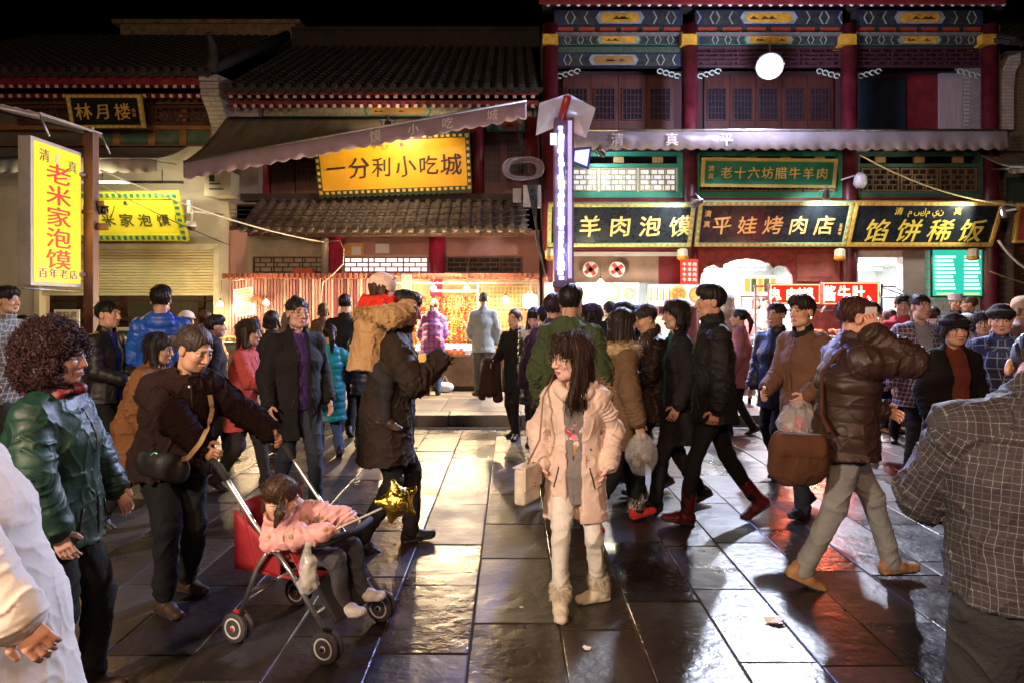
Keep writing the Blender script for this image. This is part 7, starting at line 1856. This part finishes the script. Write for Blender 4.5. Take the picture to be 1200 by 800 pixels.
mb.build('hair_band', M('magenta band', (.7, .04, .25), .5), kid.root)
# star balloon on its stick
sc = P(466, 587, 3.32); SB = thing('star_balloon', 'shiny gold foil star on a white stick held over the stroller', 'balloon', sc)
mb = MB(); V = []; N_ = 5; tlt = R(14)
ring = []
for i in range(10):
    r = .108 if i % 2 == 0 else .050; t = math.pi / 2 + i * math.pi / 5 + tlt; ring.append(Vector((math.cos(t) * r, 0, math.sin(t) * r)))
q = Sdf(); ax_ = Matrix.Rotation(R(20), 3, 'Z')
for i in range(0, 10, 2): q.seg((0, 0, 0), ax_ @ (ring[i] * .93), (.064, .056), (.012, .012), ax_ @ Vector((-ring[i].z, 0, ring[i].x)), k=.014)
V, F, at = q.mesh(.0032, disp=lambda p, S, U, T: .0035 * np.abs(vnoise(p * 60)) + .002 * vnoise(np.stack([U * 240, S * 20, T * 1.], 1)))
np_mesh('star', V, F, [M('gold foil', (.95, .68, .10), .24, metal=1., bump=.5, bscale=26, var=.12)], SB)
mb = MB(); mb.tube([sc - Vector((.03, 0, .012)), P(388, 622, 3.30), P(368, 633, 3.31)], .0055, 8); mb.build('stick', white_paint, SB)
# small clear bag with a bottle hanging at the arm of the stroller
bp = P(361, 668, 3.20); BB = thing('bottle_bag', 'crumpled clear bag with a pale bottle hanging on the stroller arm', 'bag', bp)
mb = MB(); mb.lathe(bp + Vector((0, 0, -.075)), [(.03, 0), (.033, .01), (.033, .09), (.015, .115), (.014, .135)], 14); mb.build('bottle', M('milky bottle', (.62, .60, .54), .3), BB)
q = Sdf(); q.seg((0, 0, -.06), (0, 0, .04), .048, .036); q.seg((0, 0, .05), (.0, 0, .125), .03, .012, k=.01); V, F, at = q.mesh(.004, disp=lambda p, S, U, T: .010 * vnoise(p * 40))
np_mesh('clear_bag', V, F, [M('clear film', (.85, .87, .85), .2, alpha=.38, var=.05)], BB)

# ---- the man in the brown coat with the child on his back
fm = Figure('man in long dark brown coat with a child on his back', 454, 4.82, 352, -84, bulk=1.12, lean=7, feet=walk(.16, .02), hands=[V3(-.10, .36, 1.30), V3(.12, .37, 1.32)], elbow=[(-.6, -.3, -1), (.6, -.3, -1)], curl=[.9, .9], head=(0, 8, 0))
fm.body(); fm.hair('short', (.02, .016, .014), strands=60); fm.jacket(cloth('dark brown down', (.028, .019, .013), .7), hem=.60, thick=.045, collar='high', fold=.011, flare=1.12, seed=4); fm.trousers(c_black); fm.shoes(l_black, sole_d)
kid2 = Figure('child in tan fur trimmed coat and red scarf on the brown coated man', 0, 4.8, None, -84, H=1.0, loc=Vector((PX(432, 4.75), 4.75, 1.17)), lean=10, head=(10, 6, 0), headk=.85, drop=.93 * 1.0 / 1.7 - .20, female=True, feet=[(-.17, .13, -.28, 10, 20), (.17, .13, -.28, -10, 20)], hands=[V3(-.10, .28, .50), V3(.10, .28, .50)], knees=[(-.6, .6, .6), (.6, .6, .6)], skin=(.66, .44, .34), vox=.007)
kid2.body(); kid2.hair('bob', BRN, length=.08); kid2.jacket(cloth('tan plush', (.46, .28, .13), .9, bump=.9, bscale=45), hem=('z', .10), thick=.05, collar='stand', fold=.012, sleeve_end=0); kid2.trousers(c_dark); kid2.shoes(l_brown)
kid2.cap((.74, .55, .46), style='beanie', name='knit_hat')
V, F = kid2.ring([kid2.N + V3(math.sin(t) * .088, .01 - math.cos(t) * .085, .035) for t in np.linspace(0, 6.28, 11)[:-1]], .052, .014, .007); kid2.obj('scarf', V, F, [cloth('scarlet knit', (.70, .035, .02), .8)])
V, F = kid2.ring([kid2.N + V3(math.sin(t) * .13, .0 - math.cos(t) * .11, -.035) for t in np.linspace(0, 6.28, 12)[:-1]], .036, .012, .008); kid2.fur(V, F, fur_tan, 2000, .04, 'fur_hood')
yb = P(498, 436, 4.62); r_ = thing('paper_sleeve', 'yellow paper food sleeve held in front of the man in brown', 'food wrapper', yb); mb = MB(); mb.prism([yb + Vector(p) for p in ((-.05, 0, .12), (.0, 0, .13), (.05, 0, -.12), (.01, 0, -.14), (-.02, 0, -.10))], (0, .03, 0)); mb.build('sleeve', M('yellow paper', (.72, .50, .12), .6), r_, bevel=.006)
tr = fm.world((fm.W[0] + fm.W[1]) / 2 + V3(0, .10, .05)); r_ = thing('snack_tray', 'brown cardboard snack tray held by the man in brown', 'tray', tr); mb = MB(); mb.box(tr + Vector((-.09, -.12, -.015)), tr + Vector((.12, .12, .0))); mb.build('tray', M('kraft card', (.25, .15, .08), .7), r_, bevel=.005); mb = MB()
for j in range(10): mb.ball(tr + Vector((random.uniform(-.06, .09), random.uniform(-.09, .09), .012)), .026, 5)
mb.build('snacks', M('orange snack', (.70, .22, .08), .45, var=.3), r_)

# ---- left side
curly = Figure('woman with big curly hair in green leather jacket and red scarf', 62, 2.9, None, -84, H=1.53, female=True, bulk=1.3, head=(-2, 2, 0), feet=[(-.1, .1, 0, 6), (.1, -.05, 0, -8)], hands=[V3(-.22, .16, .86), V3(.24, .14, .82)], elbow=[(-1, -.8, 0), (1, -.8, 0)], skin=(.60, .38, .28), lips=(.45, .14, .13), vox=.0048)
curly.body(); curly.hair('curly', (.030, .010, .008), strands=3400); curly.jacket(leather('bottle green leather', (.008, .036, .022)), hem=.78, thick=.034, collar='stand', fold=.0055, seed=6); curly.trousers(c_black, slim=1.1); curly.shoes(l_brown)
V, F = curly.ring([curly.N + V3(math.sin(t) * .092, .018 - math.cos(t) * .09, .02 + .012 * math.cos(2 * t)) for t in np.linspace(0, 6.28, 13)[:-1]], [.020 + .010 * math.sin(i * 2.3) for i in range(12)], .018, .004); curly.obj('scarf', V, F, [M('dark red silk', (.13, .008, .014), .55, var=.8, vscale=22, bump=.4, bscale=20)])
wp = pose_local(-22, 1.88, 98)
wc = Figure('person in bulky white coat cropped by the left edge of the view', -22, 1.88, None, 98, H=1.52, female=True, bulk=1.38, lean=16, head=(20, 15, 0), feet=walk(.16), hands=[wp(P(38, 742, 1.62)), None], elbow=[(-.5, -1, -.3), None], curl=[.9, .5], vox=.0052)
wc.body(); wc.hair('bob', BLK, length=.1); wc.jacket(cloth('white wool', (.66, .60, .54), .85, bump=.12, bscale=90, var=.06), hem=.62, thick=.045, fold=.004, flare=1.2, seed=7); wc.trousers(c_dark); wc.shoes(l_tan)
crowd('person in rust brown coat bending forward behind the woman pushing the stroller', 158, 5.3, 398, -90, ('bob', BLK), cloth('rust brown wool', (.20, .085, .035), .85), c_black, l_black, female=True, lean=18, jk=dict(hem=.55, fold=.01, thick=.035), feet=walk(.2), hairk=dict(length=.14))
crowd('man in black leather jacket and blue shirt standing beside the brown signpost', 124, 6.4, 362, -95, ('crew', BLK), l_black, c_black, l_black, inner=cloth('blue shirt', (.03, .05, .22)), jk=dict(hem=.82, open_=(.05, .04, .2), thick=.032), hands=[V3(-.12, .26, 1.02), V3(.12, .26, 1.02)], skin=(.60, .35, .23))
crowd('person seen from behind in a bright blue jacket at the green counter', 188, 6.6, 344, 18, ('short', BLK), nylon('bright blue nylon', (.02, .10, .48)), c_dark, l_black, jk=dict(hem=.74, thick=.045, hood='back', quilt=.09), hands=[V3(-.18, .30, 1.15), None])
crowd('woman in white peaked cap standing at the counter with her back turned', 218, 8.6, 372, 5, ('tail', BLK), c_dark, c_black, l_black, female=True, cap=('baseball', (.62, .52, .48)), jk=dict(hem=.7))
crowd('person in orange padded jacket among the customers of the noodle counter', 240, 9.2, 371, 30, ('short', BRN), nylon('orange nylon', (.60, .17, .03)), c_djean, l_black, female=True, jk=dict(hem=.74, quilt=.09, thick=.04))
crowd('person in coral red coat walking before the zinc snack counter', 283, 6.4, 384, -88, ('bob', DBR), cloth('coral wool', (.42, .07, .06), .8), c_dark, l_black, female=True, lean=5, feet=walk(.2), hands=[V3(-.12, .34, 1.0), V3(.12, .34, .98)], jk=dict(hem=.62), hairk=dict(length=.16))
crowd('man with glasses in a long black coat walking toward the camera', 347, 5.75, 359, -138, ('crew', BLK), cloth('black overcoat', (.013, .012, .013)), c_djean, l_brown, glasses=True, inner=cloth('violet sweater', (.06, .03, .14)), jk=dict(hem=.60, thick=.034, open_=(.05, .04, .2)), feet=walk(.2), bulk=1.12, skin=(.60, .36, .26))
crowd('woman in teal padded jacket with dark ponytail seen from behind', 386, 7.7, 388, 28, ('tail', BLK), nylon('teal nylon', (.015, .30, .32)), c_jean, l_black, female=True, jk=dict(hem=.50, quilt=.075, thick=.032, qamp=.010), hands=[None, V3(.27, .20, 1.05)], feet=walk(.12))
crowd('man in black suit jacket seen from behind near the kerb', 404, 8.9, 351, 4, ('crew', BLK), c_black, c_black, l_black, jk=dict(hem=.74), feet=walk(.1))
crowd('person in dark navy quilted jacket half hidden behind the man in brown', 431, 8.2, 374, 0, ('short', BLK), nylon('navy nylon', (.018, .022, .06)), c_black, l_black, jk=dict(hem=.72, quilt=.08, thick=.04), feet=walk(.12, a=-1))
crowd('person with short dark hair in front of the striped partition', 346, 11.7, 351, 0, ('crew', BRN), cloth('taupe cloth', (.2, .15, .12)), c_dark, l_black, z0=.165, jk=dict(hem=.7))
crowd('person with brown bobbed hair standing close to the striped partition', 379, 11.6, 361, 10, ('bob', BRN), cloth('umber cloth', (.12, .07, .05)), c_dark, l_black, z0=.165, female=True, jk=dict(hem=.7), hairk=dict(length=.1))
crowd('person in grey checked coat at the far left edge', 6, 6.8, 345, -95, ('short', BLK), plaid('grey check', (.10, .10, .11), (.35, .34, .32), .05, .2), c_dark, l_black, jk=dict(hem=.7))
crowd('child with dark curls standing beside the person in the grey checked coat', 27, 8.0, 366, -100, ('bob', BLK), cloth('mauve cloth', (.25, .12, .16)), c_dark, l_black, H=1.5, jk=dict(hem=.7), hairk=dict(length=.06))
seller = crowd('seller in dark clothes sitting behind the zinc snack counter', 298, 12.97, 376, 170, ('bob', BLK), c_dark, c_black, l_black, female=True, z0=.165, jk=dict(hem=.6), inner=None)

# ---- trinket stall and kerb
pl_purple = plaid('magenta blue check', (.48, .08, .22), (.07, .06, .30), .085, .42, None, .55)
crowd('woman in magenta and blue checked padded jacket bending over the trinkets', 507, 11.75, None, 6, ('tail', BRN), pl_purple, c_jean, l_black, z0=.165, H=1.60, female=True, lean=16, jk=dict(hem=.74, quilt=.11, thick=.045, hood='back', qamp=.010), hands=[V3(-.14, .34, .95), V3(.14, .34, .95)], head=(-15, 20, 0))
crowd('man in pale grey denim jacket standing at the trinket stall', 566, 11.6, 348, 8, ('crew', (.05, .04, .035)), cloth('pale grey denim', (.30, .34, .36)), cloth('grey trousers', (.10, .10, .10)), l_black, z0=.165, jk=dict(hem=.76), feet=[(-.10, .05, 0, 20), (.10, -.12, 0, -20)], hands=[V3(-.18, .22, .98), None])
heel = crowd('woman in black coat and high heels carrying dark coats over her arm', 604, 8.75, 369, 150, ('bun', BRN), c_black, cloth('black leggings', (.012, .011, .012)), l_black, female=True, jk=dict(hem=.64, slim=.92), trs=dict(slim=.86, thick=.013, fold=.003), sh=dict(heel=.07), feet=[(-.05, .06, .0, 10), (.06, -.10, .0, -20)], hands=[None, V3(.22, .18, .98)], skin=(.64, .38, .26))
cb = heel.world(heel.W[1] + V3(.02, .02, -.22)); q = Sdf(); q.seg((-.02, 0, .22), (-.05, 0, -.16), (.08, .06), (.13, .06)); q.seg((.05, .02, .2), (.08, .03, -.26), (.06, .05), (.07, .04), k=.05); q.seg((-.06, 0, .1), (-.12, .0, -.24), (.04, .04), (.06, .03), k=.04)
V, F, at = q.mesh(.012, disp=lambda p, S, U, T: .02 * vnoise(p * (16, 16, 5))); o = np_mesh('folded_coats', V, F, [cloth('dark brown wool', (.035, .018, .012))]); o.location = cb; tag(o, 'dark coats draped over the arm of the woman in high heels', 'coat')
fw_ = crowd('woman in black quilted coat with white fur collar looking at her phone', 629, 8.25, 366, 172, ('long', BLK), nylon('black nylon', (.014, .014, .018)), MATS['black leggings'], l_black, female=True, jk=dict(hem=.55, quilt=.08, thick=.034), trs=dict(slim=.86, thick=.013, fold=.003), hands=[V3(-.09, .29, 1.02), V3(.07, .31, 1.03)], head=(-14, 24, 0), feet=[(-.07, .1, 0, 0), (.08, -.06, 0, -10)], hairk=dict(length=.26), skin=(.66, .42, .34))
for pts, r in (([fw_.N + V3(math.sin(t) * .12, .02 - math.cos(t) * .10, -.03 - .05 * max(0, -math.cos(t))) for t in np.linspace(0, 6.28, 12)[:-1]], .06), ([fw_.W[0] + V3(0, -.03, -.0), fw_.W[0] + V3(-.03, -.07, -.05)], .075), ([fw_.W[1] + V3(0, -.03, 0), fw_.W[1] + V3(.03, -.07, -.05)], .075)):
    V, F = fw_.ring(pts, r, .015, .012, closed=len(pts) > 4); fw_.fur(V, F, fur_white, 1200, .05, 'fur_collar' if len(pts) > 4 else 'fur_cuff', width=.003)
ph = fw_.world((fw_.W[0] + fw_.W[1]) / 2 + V3(0, .07, .04)); mb = MB(); mb.box(ph + Vector((-.045, -.02, -.03)), ph + Vector((.045, -.01, .05))); tag(mb.build('phone', black_paint, bevel=.003), 'dark phone held by the woman with the white fur collar', 'phone')

# ---- centre group
crowd('man in olive hooded parka seen from behind left of the light pillar', 668, 5.3, 345, -24, ('short', BLK), cloth('olive cotton', (.055, .075, .035), .8), c_djean, l_black, jk=dict(hem=.66, hood='back', thick=.042, fold=.011), hairk=dict(strands=80), bulk=1.05)
crowd('person in dark violet jacket standing behind the man in the olive parka', 648, 6.5, 354, -30, ('short', (.03, .015, .03)), cloth('violet cloth', (.06, .03, .10)), c_dark, l_black, jk=dict(hem=.7))
crowd('person in dark blue cap and violet jacket left of the olive parka', 640, 7.2, 367, 10, ('crew', BLK), cloth('dusk violet cloth', (.07, .05, .12)), c_dark, l_black, cap=('baseball', (.02, .02, .06)), jk=dict(hem=.7))
brw = crowd('woman with dark loose hair in brown jacket with tan collar and red boots', 720, 5.3, 373, -75, ('long', (.022, .013, .010)), cloth('brown cotton', (.15, .09, .05)), c_black, cloth('scarlet suede', (.55, .03, .02)), female=True, lean=4, feet=walk(.24), jk=dict(hem=.66, thick=.04), sh=dict(boot=.09, chunky=1.1, furm=fur_beige), hands=[None, V3(.26, .10, .70)], hairk=dict(strands=200, length=.24), head=(15, 5, 0))
V, F = brw.ring([brw.N + V3(math.sin(t) * .13, -.01 - math.cos(t) * .115, -.02) for t in np.linspace(0, 6.28, 12)[:-1]], .05, .012, .008); brw.fur(V, F, M('straw fur', (.45, .33, .18), .85, var=.4, vscale=40), 1800, .035, 'fur_collar')
def plastic_bag(label, c, w, h, contents, seed):
    root = thing('plastic_bag', label, 'bag', c); q = Sdf(); q.ell((0, 0, -h * .42), (w, w * .7, h * .42)); q.seg((0, 0, -.1 * h), (0, 0, 0), w * .5, .02, k=.05)
    V, F, at = q.mesh(.007, disp=lambda p, S, U, T: .014 * vnoise(p * 19 + seed) + .016 * (1 - np.abs(vnoise(p * (22, 22, 9)))) ** 3); np_mesh('bag_skin', V, F, [M('thin clear plastic', (.8, .8, .8), .25, alpha=.3, var=.08)], root)
    mb = MB(); g = np.random.default_rng(seed)
    for j in range(7): mb.ball(c + Vector((g.uniform(-w, w) * .45, g.uniform(-w, w) * .3, -h * g.uniform(.35, .68))), w * g.uniform(.22, .36), 6, j % len(contents), (1, .8, .9))
    mb.build('contents', contents, root); return root
plastic_bag('white plastic bag hanging from the hand of the woman in red boots', brw.world(brw.W[1] + brw.hd[1] * .1), .11, .34, [M('pale packet', (.6, .58, .52), .5), M('green packet', (.16, .22, .10), .5)], 3)
crowd('person in dark violet cap with face turned aside, near the white menu box', 694, 7.0, 365, 60, ('bob', BLK), cloth('slate cloth', (.05, .05, .08)), c_dark, l_black, cap=('baseball', (.05, .03, .10)), jk=dict(hem=.7), hairk=dict(length=.1))
crowd('man with dark hair facing left beside the man in brown leather', 733, 6.8, 364, 82, ('short', BLK), c_dark, c_black, l_black, jk=dict(hem=.7), head=(0, -4, 0), skin=(.60, .34, .22))
crowd('person in dark round cap standing at the serving counter', 715, 10.2, 361, 5, ('crew', BLK), c_navy, c_dark, l_black, z0=.165, cap=('beanie', (.03, .025, .06)), jk=dict(hem=.7))
bald = crowd('man with shaved head in brown leather jacket looking down', 764, 6.2, 365, 96, ('crew', (.03, .02, .016)), leather('dark brown hide', (.035, .020, .014)), c_black, l_brown, head=(4, 20, 0), hands=[V3(-.10, .28, 1.0), V3(.12, .26, .98)], jk=dict(hem=.70, thick=.036, collar='high', fold=.011), feet=walk(.14), skin=(.60, .34, .21), bulk=1.08)
crowd('woman in long dark coat over a teal sweater walking left', 795, 5.8, 362, 92, ('bob', BLK), cloth('ink black wool', (.013, .012, .016)), c_black, l_black, female=True, inner=cloth('teal knit', (.012, .10, .11), .85), jk=dict(hem=.56, open_=(.09, .06, .22), thick=.034, collar='stand'), feet=walk(.22), hairk=dict(length=.11), head=(4, 0, 0), glance=.4)
tall = crowd('tall man in black jacket with maroon lace up boots striding left', 836, 5.4, 345, 88, ('short', BLK), cloth('black shell', (.013, .013, .014), .6), c_black, leather('maroon leather', (.10, .010, .012)), jk=dict(hem=.76, thick=.036, collar='high', fold=.010), trs=dict(slim=.86, length=.14), feet=[(-.09, .24, 0, 4, -10), (.09, -.36, .05, -4, 34)], sh=dict(boot=.15, chunky=1.12), hands=[V3(-.24, .05, .85), None], curl=[1.0, .6], hairk=dict(strands=90), skin=(.62, .37, .25))

# ---- right group
crowd('man with glasses in dark navy jacket behind the man with the plastic bag', 911, 6.9, 363, 128, ('crew', BLK), nylon('dark navy nylon', (.014, .02, .06)), c_black, l_black, glasses=True, jk=dict(hem=.70, thick=.038), feet=walk(.14), skin=(.60, .34, .24))
bagm = crowd('man in brown jacket with dark collar holding a plastic bag', 942, 5.6, 357, 118, ('short', (.02, .012, .01)), cloth('brown canvas', (.16, .08, .05)), c_djean, l_black, jk=dict(hem=.72, thick=.036, collar=None), inner=cloth('black sweater', (.015, .013, .014)), shirt=dict(collar='high', thick=.022), hands=[V3(-.20, .22, 1.0), V3(.12, .30, 1.02)], curl=[1, 1], feet=walk(.12), skin=(.62, .36, .25))
plastic_bag('clear plastic bag with red box held by the man in the brown jacket', bagm.world(bagm.W[0] + bagm.hd[0] * .1), .15, .36, [M('red packet', (.60, .06, .04), .4), M('pale packet', (.6, .58, .52), .5)], 5)
puf = crowd('man in dark brown quilted jacket and faded jeans talking on a phone', 990, 4.2, 361, -96, ('crew', (.05, .018, .012)), nylon('dark brown nylon', (.042, .021, .016), .5), c_ljean, l_tan, jk=dict(hem=.80, thick=.048, quilt=.085, collar='stand', qamp=.008, fold=.007), feet=[(-.09, .32, 0, 6, -6), (.09, -.28, .02, -6, 22)], hands=[V3(-.08, .24, 1.05), V3(.115, .12, 1.53)], elbow=[None, (.35, .7, -1)], curl=[.8, .9], sh=dict(chunky=1.1), bulk=1.1, head=(-6, 6, 0), skin=(.60, .33, .23), lean=3, handdir=[None, (0, -.15, 1)])
pc = puf.world(puf.W[1] + V3(-.03, -.0, .09)); mb = MB(); mb.box(pc + Vector((-.035, -.006, -.07)), pc + Vector((.035, .006, .07))); tag(mb.build('phone', M('pale phone', (.6, .6, .62), .25), bevel=.004), 'pale phone held to the ear by the man in the quilted jacket', 'phone')
sbp = P(935, 535, 3.98); root = thing('satchel', 'brown cloth satchel hanging at the hip of the man in the quilted jacket', 'bag', sbp); Rz = Matrix.Translation(sbp)
q = Sdf(); q.seg((-.11, 0, .03), (.11, 0, .02), (.055, .12), (.06, .11), (0, 1, 0)); q.ell((0, 0, -.07), (.18, .06, .10), k=.04); V, F, at = q.mesh(.007, disp=lambda p, S, U, T: .010 * vnoise(p * 11) + .005 * (1 - np.abs(vnoise(p * 16))) ** 4); np_mesh('bag_body', V, F, [cloth('brown satchel cloth', (.085, .035, .02))], root)
q = Sdf(); q.seg((-.11, -.03, .07), (.11, -.03, .06), (.045, .08), (.05, .075), (0, 1, 0)); V, F, at = q.mesh(.007, disp=lambda p, S, U, T: .006 * vnoise(p * 12)); np_mesh('flap', V, F, [cloth('russet satchel flap', (.11, .045, .025))], root)
mb = MB(); a_ = puf.world(puf.S[1] + V3(-.03, -.08, .06)); pts = [Rz @ Vector((.17, -.03, .15)), puf.world(V3(.16, -.19, 1.05)), puf.world(V3(.10, -.17, 1.3)), a_]; mb.tube([pts[0], pts[0].lerp(pts[1], .5), pts[1], pts[1].lerp(pts[2], .5), pts[2], pts[3]], .012, 6); mb.build('strap', MATS['brown satchel cloth'], root)
crowd('man in open checked jacket with pale collar over grey sweater', 1077, 7.0, 353, 172, ('crew', BLK), plaid('plum check', (.05, .03, .07), (.42, .38, .42), .045, .16), c_black, l_black, inner=cloth('grey marl', (.20, .20, .22)), jk=dict(hem=.66, open_=(.10, .06, .22), thick=.038, collar=None), head=(12, 0, 0), bulk=1.12, skin=(.60, .33, .26), hands=[V3(-.27, .05, .86), V3(.27, .05, .86)])
crowd('woman with long brown hair and red scarf standing at the kerb', 1043, 9.2, 370, 190, ('long', BRN), cloth('mauve grey wool', (.20, .15, .15)), c_dark, l_tan, female=True, inner=cloth('red scarf knit', (.55, .02, .03)), shirt=dict(collar='high', thick=.03), jk=dict(hem=.58, open_=(.05, .07, .2), collar=None), skin=(.66, .42, .34))
crowd('man with dark hair and red hood behind the man in the checked jacket', 1057, 8.5, 353, 160, ('short', BLK), cloth('red hooded fleece', (.45, .04, .06)), c_dark, l_black, jk=dict(hem=.7, hood='back'))
crowd('woman in black flat cap and dark coat over a russet sweater', 1116, 5.6, 381, 178, ('bob', BLK), cloth('black plush', (.014, .012, .012), .9), c_dark, l_tan, female=True, inner=cloth('russet knit', (.20, .05, .035)), cap=('flat', (.012, .010, .012)), jk=dict(hem=.6, open_=(.085, .07, .22), thick=.045), hairk=dict(length=.07), skin=(.62, .36, .25), bulk=1.1)
crowd('man in dark cap and blue checked padded jacket near the right edge', 1172, 6.0, 370, 150, ('crew', BLK), plaid('blue check', (.025, .04, .12), (.30, .36, .50), .09, .12), c_dark, l_black, cap=('flat', (.02, .016, .018)), jk=dict(hem=.66, thick=.045, quilt=.12), skin=(.60, .34, .24), bulk=1.1)
crowd('person in cream hooded coat with the hood up, back turned', 1132, 8.2, 377, 15, None, cloth('cream fleece', (.60, .55, .46)), c_dark, l_black, jk=dict(hem=.6, thick=.045), cap=('hood', (.60, .55, .46), 'hood'))
crowd('cook in white round hat below the green menu panel', 1119, 10.6, 351, 170, ('crew', BLK), c_dark, c_dark, l_black, z0=.165, cap=('chef', (.72, .72, .70), 'cook_hat'), jk=dict(hem=.7))
crowd('man in navy hooded jacket facing the cook under the green menu panel', 1138, 10.3, 353, 60, ('crew', BRN), cloth('navy fleece', (.03, .045, .09)), c_dark, l_black, z0=.165, jk=dict(hem=.7, hood='back'))
crowd('woman with pale blond hair near the louvred shutters', 1178, 8.7, 364, 170, ('bob', (.30, .20, .10)), cloth('straw cloth', (.4, .3, .2)), c_dark, l_black, female=True, jk=dict(hem=.7), hairk=dict(length=.12))
crowd('person in fawn knit hat at the right edge by the louvred shutters', 1197, 8.2, 357, 200, ('bob', (.25, .16, .10)), cloth('grey rose cloth', (.3, .2, .2)), c_dark, l_black, female=True, cap=('beanie', (.42, .30, .20), 'knit_hat'), jk=dict(hem=.7), hairk=dict(length=.1))
crowd('young man in grey jacket and faded jeans lounging inside the arch shop', 897, 15.8, None, 165, ('short', (.05, .015, .012)), cloth('stone grey cotton', (.24, .21, .19)), cloth('washed denim', (.30, .36, .42)), cloth('red canvas', (.55, .04, .03)), z0=.165, H=1.66, jk=dict(hem=.76), hands=[V3(-.12, .22, 1.05), V3(.12, .22, 1.05)])
crowd('person with auburn hair behind the young man in the arch shop', 886, 16.4, None, 175, ('bob', (.12, .03, .02)), cloth('wine cloth', (.25, .08, .08)), c_dark, l_black, z0=.165, H=1.66, female=True, jk=dict(hem=.7))
crowd('person in grey hooded sweatshirt with the hood up before the arch', 852, 11.6, 349, 10, None, cloth('grey sweat', (.26, .25, .25)), c_dark, l_black, z0=.165, jk=dict(hem=.7), cap=('hood', (.30, .29, .29), 'hood'))
for px, lb in ((688, 'cook in white cap under the white menu box, beside the light pillar'), (742, 'cook in white cap under the white menu box, nearer the arch')):
    crowd(lb, px, 13.9, 356, 178, ('crew', BLK), cloth('white cotton', (.70, .69, .66)), c_dark, l_black, z0=.165, cap=('chef', (.72, .72, .70), 'cook_hat'), jk=dict(hem=.6))

for px, Y, top, yaw, hr, cl, lb in ((1022, 7.8, 362, 120, 'short', c_navy, 'man in navy jacket between the red light sign and the checked jacket'), (1152, 7.2, 374, 150, 'bob', cloth('plum wool', (.12, .04, .07)), 'woman in plum coat between the flat cap and the blue checked jacket'), (1093, 8.8, 366, 10, 'crew', c_dark, 'man in charcoal jacket with his back turned below the green price list'), (250, 7.4, 378, -60, 'short', c_dark, 'man in charcoal jacket between the coral coat and the fleece jacket'), (748, 8.0, 366, 20, 'short', c_navy, 'man in navy jacket with his back turned under the white menu box'), (868, 9.0, 368, 60, 'tail', cloth('rose wool', (.30, .12, .13)), 'woman in rose coat beside the stainless food cart'), (318, 8.4, 372, 5, 'bob', c_dark, 'woman in charcoal coat with her back turned at the zinc counter')):
    crowd(lb, px, Y, top, yaw, (hr, BLK), cl, c_black, l_black, female=hr in ('bob', 'tail'), jk=dict(hem=.68), feet=walk(.14), hairk=dict(length=.1))

# ---- the large back at the right edge
pm = Figure('man in brown and white checked jacket with his back to us at the right edge', 1212, 1.88, None, -4, H=1.645, bulk=1.27, lean=5, side=4, head=(-25, 62, 14), feet=[(-.13, .0, 0, 10), (.13, .06, 0, -10)], hands=[V3(-.10, .38, 1.06), V3(.14, .38, 1.06)], elbow=[(-.75, -.7, -.6), (1, -.5, -.3)], vox=.0045, shoulders=1.06)
pm.body(); pm.hair('crew', BLK)
pm.jacket(plaid('brown white check', (.026, .023, .027), (.20, .19, .185), .0185, .085, (.07, .045, .05), .75), hem=.935, thick=.036, collar='stand', fold=.008, seed=12)
pm.trousers(cloth('charcoal denim', (.035, .034, .036), bump=.6, bscale=60), fold=.008, thick=.026); pm.shoes(l_black)
